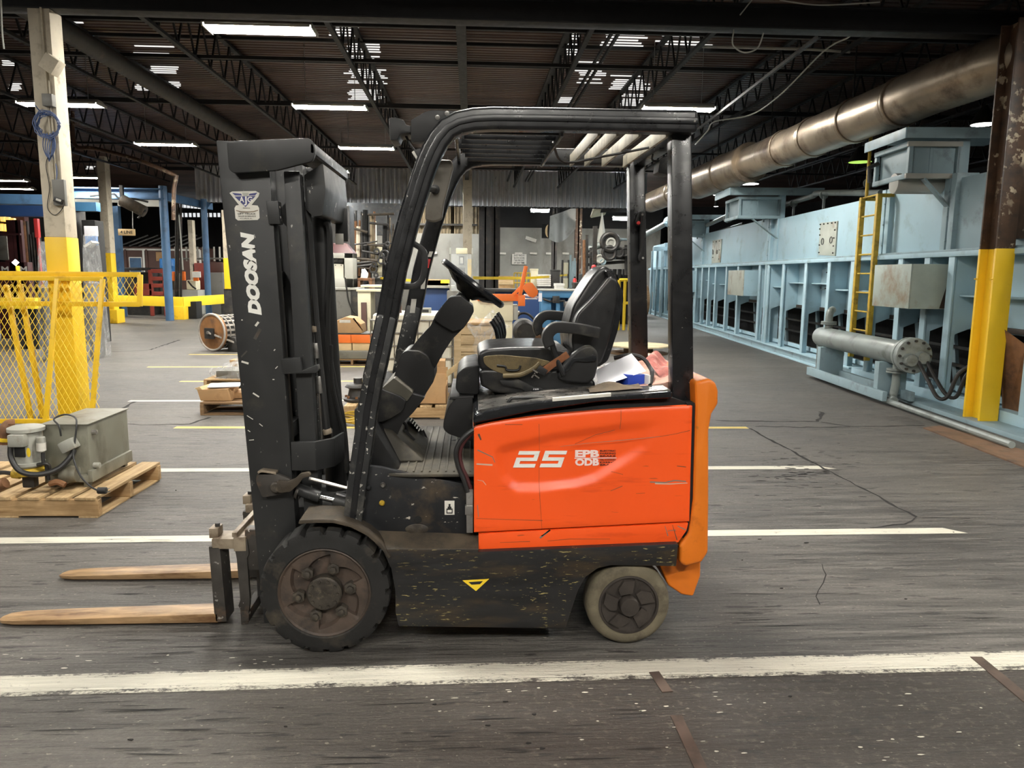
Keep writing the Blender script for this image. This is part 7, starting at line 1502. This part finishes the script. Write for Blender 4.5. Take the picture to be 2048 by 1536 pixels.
# ladder rack, blue trolley, extinguishers
e = fr(1124, 1139, 520, 580, 30, .3); e[4] = 0; t = T('shelf_rack', e, 'narrow cream shelf rack leaning in the alcove right side', 'rack')
for x_ in (e[0], e[1]-.05): MB().box(x_, x_+.05, 30, 30.3, 0, e[5]).build('rack_post', M['dark'], t)
for k in range(4): MB().box(e[0]+.05, e[1]-.05, 30.02, 30.05, e[5]-.55-.62*k, e[5]-.1-.62*k).build('rack_panel', M['cream'], t, .01)
e = fr(1139, 1151, 510, 575, 26, .4); e[4] = 0; t = T('blue_trolley', e, 'tall pale blue trolley beside the rust streaked column', 'trolley'); MB().box(e[0], e[0]+.06, 26, 26.06, 0, e[5]).build('trolley_post', M['blued'], t); MB().box(e[1]-.06, e[1], 26, 26.06, 0, e[5]-.1).build('trolley_post', M['blued'], t); MB().hexa([(e[0]-.05, 25.95, .4), (e[1]+.05, 25.95, .4), (e[1], 26.3, .4), (e[0], 26.3, .4)], [(e[0]+.1, 26, e[5]-.2), (e[1]+.02, 26, e[5]-.2), (e[1], 26.2, e[5]-.2), (e[0]+.1, 26.2, e[5]-.2)]).build('trolley_body', M['blued'], t, .02); MB().box(e[0]-.1, e[1]+.1, 25.9, 26.4, 0, .12).build('trolley_base', M['dark'], t, .02)
def extinguisher(px, py0, py1, Y, lab, dz=None):
    a, b = PY(px, py1, Y), PY(px, py0, Y); h = b.z-a.z; r_ = h*.16
    t = thing('fire_extinguisher', a, lab, 'extinguisher'); MB().lathe([(r_*.9, 0), (r_, h*.04), (r_, h*.72), (r_*.7, h*.82), (r_*.3, h*.86), (.001, h*.86)], a, 'z', 20).build('cylinder', M['red'], t); MB().box(a.x-r_*.5, a.x+r_*.5, Y-r_*.4, Y+r_*.4, a.z+h*.86, b.z).build('valve', M['ink'], t, .01)
    MB().lathe([(r_*1.02, h*.3), (r_*1.02, h*.5)], a, 'z', 20, 1, False).build('label_band', M['sticker'], t); MB().tube([Vector((a.x+r_*.4, Y, b.z-h*.06)), Vector((a.x+r_*1.4, Y, a.z+h*.6)), Vector((a.x+r_*1.1, Y, a.z+h*.3))], r_*.14, 6).build('hose', M['hose'], t)
    return t
extinguisher(1149, 553, 576, 22.5, 'red extinguisher standing where the yellow tape ends'); extinguisher(1187, 525, 556, 22, 'red extinguisher hanging left of the seat top')
PXr = thing('extinguisher_post', (PY(1187, 560, 22.2).x, 22.2, 0), 'dark post carrying the red extinguisher left of the seat top', 'post'); MB().box(PXr.location.x-.06, PXr.location.x+.06, 22.075, 22.2, 0, 3.0).build('post_shaft', M['dkcol'], PXr); MB().box(PXr.location.x-.15, PXr.location.x+.15, 22.1, 22.34, 0, .03).build('post_foot', M['dkcol'], PXr)
onebox('tape_stand', [fr(1144, 1154, 575, 577, 22.5, .4)[0]-.1, fr(1144, 1154, 575, 577, 22.5, .4)[1]+.1, 22.3, 22.9, 0, PY(1149, 576.2, 22.5).z], 'dark', 'dark box under the red extinguisher at the tape end', 'box')
# pipework skid between seat and rear post
SK = thing('pump_skid', (PY(1230, 600, 24).x, 24.5, 0), 'dark pump skid crowded with pale pipes behind the seat top', 'machine')
e = fr(1168, 1268, 548, 610, 24.6, 1.5); MB().box(e[0], e[1], 24.6, 26, 0, e[5]).build('skid_body', M['dark'], SK, .05)
for k in range(7): q = fr(1196+10*k, 1203+10*k, 538, 590, 24.4, .1); MB().box(q[0], q[1], 24.4, 24.6, .0, q[5]).build('skid_panel', M['dark'], SK, .02)
for (a, b, r_, mt) in (((1170, 500), (1240, 478), .10, 'exch'), ((1170, 512), (1262, 512), .06, 'dark'), ((1180, 522), (1225, 510), .05, 'exch'), ((1165, 530), (1290, 520), .05, 'dark'), ((1222, 478), (1290, 480), .04, 'blued'), ((1232, 500), (1290, 502), .05, 'exch'), ((1228, 515), (1290, 518), .06, 'dark')):
    MB().cyl(PY(*a, 24), PY(*b, 24), r_, n=12).build('skid_pipe', M[mt], SK)
for (px, y0, y1, r_, mt) in ((1210, 478, 522, .04, 'blued'), (1230, 480, 518, .03, 'blued'), (1182, 495, 560, .05, 'dark'), (1197, 500, 560, .04, 'exch'), (1252, 490, 550, .05, 'dark'), (1168, 480, 570, .05, 'rusty'), (1174, 470, 575, .04, 'dark')):
    MB().cyl(PY(px, y1, 23.9), PY(px, y0, 23.9), r_, n=10).build('skid_pipe', M[mt], SK)
for (px, py, r_, mt) in ((1220, 484, .26, 'dark'), (1222, 486, .13, 'ltgrey'), (1218, 506, .20, 'dark'), (1238, 505, .14, 'dark'), (1200, 518, .12, 'ltgrey'), (1187, 508, .10, 'dark'), (1206, 524, .08, 'blued'), (1250, 504, .12, 'dark')):
    c = PY(px, py, 23.7); MB().torus(c, (0, 1, 0), r_, r_*.28, 20, 8).cyl(c, c+Vector((0, .25, 0)), r_*.8, n=16).build('valve_wheel', M[mt], SK)
MB().lathe([(.16, 0), (.02, .9), (.001, .95)], PY(1203, 485, 24.5), 'z', 14).build('steam_cone', M['ltgrey'], SK)
# yellow gate and brown drum
G0 = fr(1238, 1261, 560, 612, 21.5, .08); YG = T('yellow_gate', G0, 'yellow tube gate between the seat back and rear post', 'gate')
for x_ in (G0[0], (G0[0]+G0[1])/2, G0[1]): MB().cyl((x_, 21.5, 0.02), (x_, 21.5, G0[5]), .045, n=10).build('gate_tube', M['yellowr'], YG)
for z_ in (G0[5], G0[5]*.55): MB().cyl((G0[0], 21.5, z_), (G0[1], 21.5, z_), .045, n=10).build('gate_tube', M['yellowr'], YG)
# sooty pipe bank behind the mast
PB = thing('pipe_bank', (PY(720, 560, 25).x, 25, 0), 'sooty bank of vertical pipes and tanks left of the pillar', 'machine')
rn = random.Random(4)
for k in range(26):
    px = 702+rn.uniform(0, 92); y0 = rn.uniform(418, 470); y1 = rn.uniform(520, 575); q0, q1 = PY(px, y1, 25), PY(px+rn.uniform(-2, 2), y0, 25)
    MB().cyl(q0, q1, rn.choice((.03, .04, .06, .09)), n=8).build('bank_pipe', M[rn.choice(('dark', 'dark', 'dark', 'void', 'concol', 'rusty', 'ledge', 'corrdirty'))], PB)
for k in range(12):
    py = rn.uniform(420, 545); a = rn.uniform(690, 740); q0, q1 = PY(a, py, 24.7), PY(a+rn.uniform(25, 60), py+rn.uniform(-8, 8), 24.7); MB().cyl(q0, q1, rn.choice((.025, .04, .05)), n=8).build('bank_pipe', M[rn.choice(('dark', 'dark', 'void', 'ledge'))], PB)
for (a, b, y0, y1, mt) in ((752, 776, 488, 552, 'cream'), (726, 738, 450, 500, 'concol'), (735, 744, 460, 530, 'brown'), (744, 750, 440, 500, 'cream'), (706, 730, 480, 560, 'dark'), (780, 795, 470, 540, 'concwall')):
    q = fr(a, b, y0, y1, 25.2, .5); MB().box(*q).build('bank_tank', M[mt], PB, .06)
for k in range(10): c = PY(rn.uniform(742, 780), rn.uniform(488, 552), 24.6); MB().torus(c, (0, 1, 0), rn.uniform(.06, .14), .03, 14, 6).build('bank_valve', M['dark'], PB)
q = fr(690, 800, 556, 600, 25.2, .8); MB().box(q[0], q[1], 25.2, 26.2, 0, q[5]).build('bank_base', M['dark'], PB, .05); q = fr(680, 800, 406, 470, 27, .3); MB().box(*q).build('bank_backdrop_panel', M['dark'], PB)
e = fr(714, 744, 556, 575, 19.5, .6); t = T('red_bench', e, 'low red brown bench with white cloth left of the pillar', 'bench'); MB().box(e[0], e[1], 19.5, 20.1, e[5]-.07, e[5]).build('bench_top', M['rusty'], t, .01)
for x_ in (e[0], e[1]-.08): MB().box(x_, x_+.08, 19.5, 20.1, 0, e[5]-.07).build('bench_leg', M['rusty'], t, .01)
o = lump('white_cloth', (PY(728, 556, 19.7).x, 19.75, e[5]), .09, .1, .20, 'white', 8); tag(o, 'crumpled white cloth on the red brown bench', 'cloth')
# ------------------------------------------------------------------ left bay
GT = thing('gantry_frame', (PY(330, 600, 26).x, 26, 0), 'blue steel gantry frame with round posts in the left bay', 'gantry')
q = fr(120, 331, 376, 398, 25, .3); MB().box(q[0], q[1], 25, 25.02, q[4], q[5]).build('runway_web', M['gantry'], GT); MB().box(q[0], q[1], 24.85, 25.17, q[5]-.04, q[5]).build('runway_flange', M['gantry'], GT); MB().box(q[0], q[1], 24.85, 25.17, q[4], q[4]+.04).build('runway_flange', M['gantry'], GT)
q2 = fr(331, 412, 398, 410, 29, .2); MB().bar([Vector((q[1], 25, q[4]+.1)), Vector((q2[1], 29.5, q2[4]))], .25, .15).build('side_beam', M['gantry'], GT); q3 = fr(150, 330, 398, 412, 27, .2); MB().box(*q3).build('cross_beam', M['ltgrey'], GT)
p0, p1 = PZ(340, 634), PY(325, 372, 25); MB().cyl((p1.x, 25, 0), (p1.x, 25, p1.z), .13, n=18).build('round_post', M['gantry'], GT)
p1 = PY(407, 398, 28); MB().cyl((p1.x, 28, 0), (p1.x, 28, p1.z), .11, n=18).build('round_post', M['gantry'], GT)
p1 = PY(226, 405, 27); MB().box(p1.x-.15, p1.x+.15, 27, 27.2, 0, p1.z).build('flat_post', M['gantry'], GT)
MB().tube(smooth_path([PY(180, 392, 24.6), PY(225, 388, 24.6), PY(238, 396, 24.6), PY(270, 398, 24.6), PY(296, 404, 24.6)]), .03, 6).build('festoon_cable', M['hose'], GT)
HO = thing('chain_hoist', PY(260, 415, 24.5), 'yellow brown hoist hanging from the blue gantry beam', 'hoist')
c0, c1 = PY(243, 400, 24.5), PY(290, 424, 24.5); MB().cyl(c0, c1, .18, n=16).build('hoist_body', M['ledge'], HO, .03); MB().cyl(PY(292, 420, 24.4), PY(276, 436, 24.4), .03, n=8).build('hoist_hook', M['dark'], HO); MB().cyl(PY(265, 412, 24.4), PY(265, 456, 24.4), .012, n=6).build('pendant_cord', M['steel'], HO); MB().box(c0.x-.05, c0.x+.05, 24.5, 24.6, c0.z, c0.z+.45).build('hoist_trolley', M['dark'], HO)
notice(236, 270, 458, 471, 24.4, 'cardl', 'pale hanging line sign below the blue gantry', ('4 LINE',))
t = thing('sign_cord', PY(253, 458, 24.42), 'thin cord holding the pale line sign', 'cord'); MB().cyl(PY(266, 458, 24.42), PY(265, 420, 24.42), .01, n=6).build('cord', M['steel'], t)
# blue wall beam at the frame edge
q = fr(-60, 122, 388, 408, 16, .3); onebox('blue_beam', q, 'gantry', 'pale blue steel beam behind the near column at the frame edge', 'beam'); q = fr(-60, 122, 408, 432, 17, .3); onebox('dark_blue_beam', q, 'navyp', 'dark blue beam just under the pale blue one', 'beam')
BS = thing('beam_stand', (PY(118, 500, 16.4).x, 16.4, 0), 'dark stand carrying the two blue beams at the frame edge', 'stand'); MB().box(BS.location.x-.1, BS.location.x+.1, 16.2, 17.4, 0, PY(30, 408, 16).z).build('stand_post', M['dark'], BS); 
q = fr(150, 192, 404, 422, 17, .2); onebox('blue_beam', q, 'blueb', 'short bright blue beam between the two columns', 'beam')
# yellow guard rail
GR = thing('guard_rail', (PZ(345, 632).x, 25.6, 0), 'bright yellow guard rail with corner foot before the blue gantry', 'rail')
a, b, c = PY(230, 600, 26.6), PY(366, 604, 25.6), PY(448, 598, 28)
hz = .33; MB().bar([a, b], hz, .06).build('rail_beam', M['yellowr'], GR, .01); MB().bar([b, c], hz, .06).build('rail_beam', M['yellowr'], GR, .01); MB().box(b.x-.32, b.x+.05, 25.5, 25.9, 0, b.z-.14).build('rail_foot', M['yellowp'], GR, .01); MB().box(b.x-.7, b.x+.3, 25.95, 26.5, 0, b.z+.0).build('rail_block', M['void'], GR, .02); MB().box(c.x-.12, c.x+.12, 28, 28.2, 0, c.z).build('rail_post', M['dark'], GR); MB().box(a.x-.1, a.x+.1, 26.65, 26.85, 0, a.z).build('rail_post', M['dark'], GR)
# brown cabin and stores behind
e = fr(232, 402, 494, 575, 34, 2); e[4] = 0; CBN = T('office_cabin', e, 'brown cabin with white trim and one window at the far left', 'cabin')
MB().box(*e).build('cabin_wall', M['brown'], CBN); zt_ = PY(300, 499, 33.9).z; MB().box(e[0], e[1], 33.95, 34, zt_-.04, zt_+.04).build('cabin_trim', M['white'], CBN)
for px in (240, 251, 287, 293, 400): x_ = PY(px, 530, 33.9).x; MB().box(x_-.04, x_+.04, 33.94, 34, 0, zt_).build('cabin_trim', M['white'] if px in (287, 400) else M['brown'], CBN)
q = fr(258, 284, 514, 545, 33.93, .05); MB().box(*q).build('window_frame', M['white'], CBN, .02); q = fr(260, 282, 516, 543, 33.90, .05); MB().box(*q).build('window_pane', M['gantry'], CBN)
q = fr(312, 324, 504, 522, 33.92, .05); MB().box(*q).build('notice_board', M['cardb'], CBN)
for k in range(7): a = 238+k*20; q0 = PY(a, 492, 33.5); MB().bar([q0, q0+Vector((.9, .8, .5))], .05, .12).build('roof_sheet', M['dark'], CBN)
# red rack, barrel, orange clamps, machinery
e = fr(268, 331, 540, 600, 27.5, .8); e[4] = 0; RR_ = T('red_rack', e, 'dull red steel rack behind the yellow guard rail', 'rack')
for px in (303, 331): x_ = PY(px, 570, 27.5).x; MB().box(x_-.1, x_+.02, 27.5, 27.6, 0, e[5] if px == 303 else e[5]-.1).build('rack_post', M['redp'], RR_, .01)
for py in (541, 556, 570, 586): z_ = PY(310, py, 27.5).z; MB().box(PY(303, 570, 27.5).x, PY(331, 570, 27.5).x, 27.5, 27.58, z_-.09, z_+.05).build('rack_rail', M['redp'], RR_, .01)
for py in (572, 584): z_ = PY(290, py, 27.5).z; MB().box(e[0], PY(303, 570, 27.5).x, 27.5, 27.7, z_-.12, z_+.08).build('rack_rail', M['redp'], RR_, .01)
q = fr(250, 302, 544, 566, 28, .8); MB().box(q[0], q[1], 28, 28.8, 0, q[5]).build('rack_load', M['dark'], RR_, .05); q = fr(228, 312, 535, 541, 27.2, .4); MB().box(q[0], q[1], 27.6, 28, q[4], q[5]).build('rack_arm', M['dark'], RR_, .02)
q = PY(336, 546, 29); h_ = PY(336, 518, 29).z-q.z; tag(MB().lathe([(.26, 0), (.27, .03), (.27, h_*.5), (.275, h_*.52), (.27, h_*.55), (.27, h_), (.24, h_+.02), (.001, h_+.02)], q, 'z', 22).build('blue_barrel', M['plastbl']), 'blue plastic barrel standing on the grey bench in the left bay', 'barrel')
BN = thing('assembly_bench', (PY(370, 590, 29).x, 29, 0), 'grey assembly bench with a cream machine behind the yellow rail', 'bench')
MB().box(PY(322, 548, 29).x-.1, PY(352, 548, 29).x, 28.8, 29.4, 0, q.z).build('bench_stand', M['greyp'], BN, .02)
e = fr(334, 396, 580, 600, 28.6, .8); MB().box(e[0], e[1], 28.6, 29.4, 0, e[5]).build('bench_body', M['ltgrey'], BN, .02); e = fr(372, 392, 560, 580, 28.7, .5); MB().box(*e).build('bench_machine', M['cream'], BN, .06)
for (a, b, y0, y1) in ((344, 350, 543, 562), (361, 369, 543, 561)): MB().box(*fr(a, b, y0, y1, 28.5, .15)).build('orange_clamp', M['orangeb'], BN, .02)
MB().box(*fr(326, 350, 552, 562, 28.55, .1)).build('orange_clamp', M['orangeb'], BN, .02); MB().box(*fr(386, 396, 542, 562, 28.4, .1)).build('orange_clamp', M['orangeb'], BN, .02); MB().box(*fr(384, 401, 543, 555, 28.35, .04)).build('white_tag', M['white'], BN, .01)
for px in (352, 356, 362): MB().cyl(PY(px, 596, 28.4), PY(px, 400, 28.4), .04, n=8).build('drop_pipe', M['dkcol'], BN)
MB().cyl(PY(366, 540, 28), PY(358, 430, 28), .025, n=6).build('drop_pipe', M['ltgrey'], BN); MB().tube(smooth_path([PY(376, 562, 28.3), PY(384, 572, 28.3), PY(392, 578, 28.3)]), .03, 6).build('machine_hose', M['hose'], BN)
MC = thing('maroon_machine', (PY(425, 560, 30).x, 30, 0), 'maroon and grey machine between the gantry post and mast', 'machine'); e = fr(384, 412, 526, 560, 30, .8); MB().box(e[0], e[1], 30, 30.8, 0, e[5]).build('machine_body', M['redp'], MC, .05); e = fr(412, 446, 545, 570, 29.5, .8); MB().box(e[0], e[1], 29.5, 30.3, 0, e[5]).build('machine_side', M['greyp'], MC, .03); e = fr(408, 446, 524, 546, 30.5, .8); MB().box(*e).build('machine_top', M['brown'], MC, .08)
for k in range(9): q0 = PY(352+k*11, 522, 30.5); MB().cyl(q0, q0+Vector((0, 0, .55)), .035, n=6).build('rail_stanchion', M['ltgrey'], MC)
MB().cyl(PY(345, 518, 30.5), PY(446, 517, 30.5), .04, n=8).build('hand_rail', M['greyp'], MC)
# lit clerestory panes on the far side wall
WN = tag(MB().box(*fr(340, 446, 404, 438, 42.95, .04)).build('window_1', M['void']), kind='structure'); PANE = lampmat('daylit_dirty_pane', (.95, .98, 1), .85)
for k in range(9): MB().box(*fr(345+7.2*k, 350.5+7.2*k, 406+.35*k, 414+.5*k, 42.92, .02)).build('pane', PANE, WN)
for k in range(12): MB().box(*fr(345+8.2*k, 350+8.2*k, 426, 434, 42.92, .02)).build('pane', PANE, WN)
# cluster at the frame edge left of the near column
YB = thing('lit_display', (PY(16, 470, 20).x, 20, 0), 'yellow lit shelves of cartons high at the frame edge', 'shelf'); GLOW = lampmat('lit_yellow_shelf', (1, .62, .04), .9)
e = fr(-10, 36, 428, 480, 20, .5); MB().box(e[0], e[1], 20.3, 20.5, 0, e[5]).build('shelf_back', M['maroon'], YB)
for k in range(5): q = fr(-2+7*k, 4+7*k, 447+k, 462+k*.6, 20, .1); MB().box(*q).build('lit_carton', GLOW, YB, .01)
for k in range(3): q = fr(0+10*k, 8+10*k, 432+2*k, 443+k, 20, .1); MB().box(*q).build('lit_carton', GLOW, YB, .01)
for py in (445, 466): q = fr(-4, 36, py-1, py+1, 19.95, .15); MB().box(*q).build('shelf_rail', M['maroon'], YB)
MR = thing('maroon_machine', (PY(30, 560, 18).x, 18, 0), 'maroon machine frame with white M letters at the frame edge', 'machine')
for px in (22, 40, 34): x_ = PY(px, 500, 18).x; MB().box(x_-.06, x_+.06, 18, 18.1, 0, PY(px, 440, 18).z).build('frame_post', M['maroon'], MR)
q = fr(-10, 56, 524, 552, 18, .2); MB().box(q[0], q[1], 18, 18.2, 0, q[5]).build('frame_panel', M['maroon'], MR, .01); MB().box(*fr(-4, 15, 472, 520, 18.4, .3)).build('frame_cabinet', M['greyp'], MR, .02); MB().box(*fr(-10, 40, 466, 470, 17.95, .1)).build('frame_rail', M['maroon'], MR)
for px in (3, 40): q = PY(px, 545, 17.99); text_mesh('letter_print', 'M', M['white'], MR, Vector((q.x, 17.998, q.z)), (1, 0, 0), (0, 0, 1), .14, .16, .03)
e = fr(68, 76, 437, 475, 19, .1); tag(MB().box(*e).box(e[0]+.02, e[1]-.02, 19.02, 19.08, .0, e[4]).build('red_light_post', M['red'], None, .01), 'slim red tube on a post left of the near column', 'post')
PBK = thing('pipe_cluster', (PY(70, 540, 19.5).x, 19.5, 0), 'dark tubes and tan panels between the maroon frame and near column', 'machine')
rn = random.Random(11)
for k in range(9): px = 44+k*5.2; q0, q1 = PY(px, 575, 19.5), PY(px, rn.uniform(440, 470), 19.5); MB().cyl((q0.x, 19.5, 0), (q0.x, 19.5, q1.z), rn.choice((.03, .05)), n=8).build('tube', M[rn.choice(('dark', 'rusty', 'concol', 'dark'))], PBK)
q = fr(30, 95, 425, 475, 21, .3); MB().box(q[0], q[1], 21, 21.3, 0, q[5]).build('back_panel', M['void'], PBK)
LBX = tag(MB().lathe([(.001, -.07), (.07, 0), (.001, .07)], PY(31, 525, 17.4), 'z', 16).build('lit_bulb', WARMDIM), 'bright round bulb on a short yellow post at the frame edge', 'lamp'); q = PY(35, 530, 17.5)
tag(MB().cyl((q.x, 17.5, 0), (q.x, 17.5, q.z-.02), .04, n=10).build('yellow_post', M['yellowp']), 'short yellow post below the bright round bulb', 'post')
# machines under clear dust covers
def drape(x0, x1, y0, y1, Y, label, seed):
    a = fr(x0, x1, y0, y1, Y, .5); t = thing('dust_cover', ((a[0]+a[1])/2, Y+.2, 0), label, 'cover'); rn = random.Random(seed)
    cx, hw, zt = (a[0]+a[1])/2, (a[1]-a[0])/2, a[5]
    def f(u, v_):
        th = u*math.tau; r_ = (.55+.45*v_**.6)*(1+.10*math.sin(9*th+seed)*v_); return Vector((cx+hw*r_*math.cos(th), Y+.3+.35*r_*math.sin(th), zt*(1-v_)+.0))
    MB().grid(f, 40, 8).build('plastic_film', M['film'], t, ang=80); MB().box(cx-hw*.5, cx+hw*.5, Y+.1, Y+.45, 0, zt*.62).build('covered_machine', M['greyp'], t, .05); return t
drape(55, 102, 482, 560, 13.5, 'clear film covered machine left of the near yellow column', 2); drape(150, 184, 468, 560, 13.8, 'clear film covered machine right of the near yellow column', 5)
q = fr(166, 193, 440, 545, 17, .4); SB = T('blue_station', q, 'white and blue station between the two cream columns', 'machine'); MB().box(*fr(168, 192, 452, 472, 16.9, .1)).build('white_board', M['paper'], SB, .01); MB().box(*fr(170, 192, 472, 490, 16.9, .1)).build('blue_board', M['plastbl'], SB, .01); MB().box(q[0], q[1], 17, 17.4, 0, q[5]).build('station_body', M['void'], SB, .02); MB().bar([PY(175, 494, 16.8), PY(190, 484, 16.8)], .05, .3).build('tilted_tray', M['ltgrey'], SB)
q = fr(0, 70, 596, 618, 15.5, .3); YT = T('yellow_barrier', q, 'low yellow barrier beam behind the mesh guard', 'barrier'); MB().box(*q).build('barrier_beam', M['yellowr'], YT, .02); MB().box(q[0]+.1, q[0]+.4, 15.6, 15.7, 0, q[4]).build('barrier_foot', M['dark'], YT); MB().box(q[1]-.3, q[1]-.05, 15.6, 15.7, 0, q[4]).build('barrier_foot', M['dark'], YT)
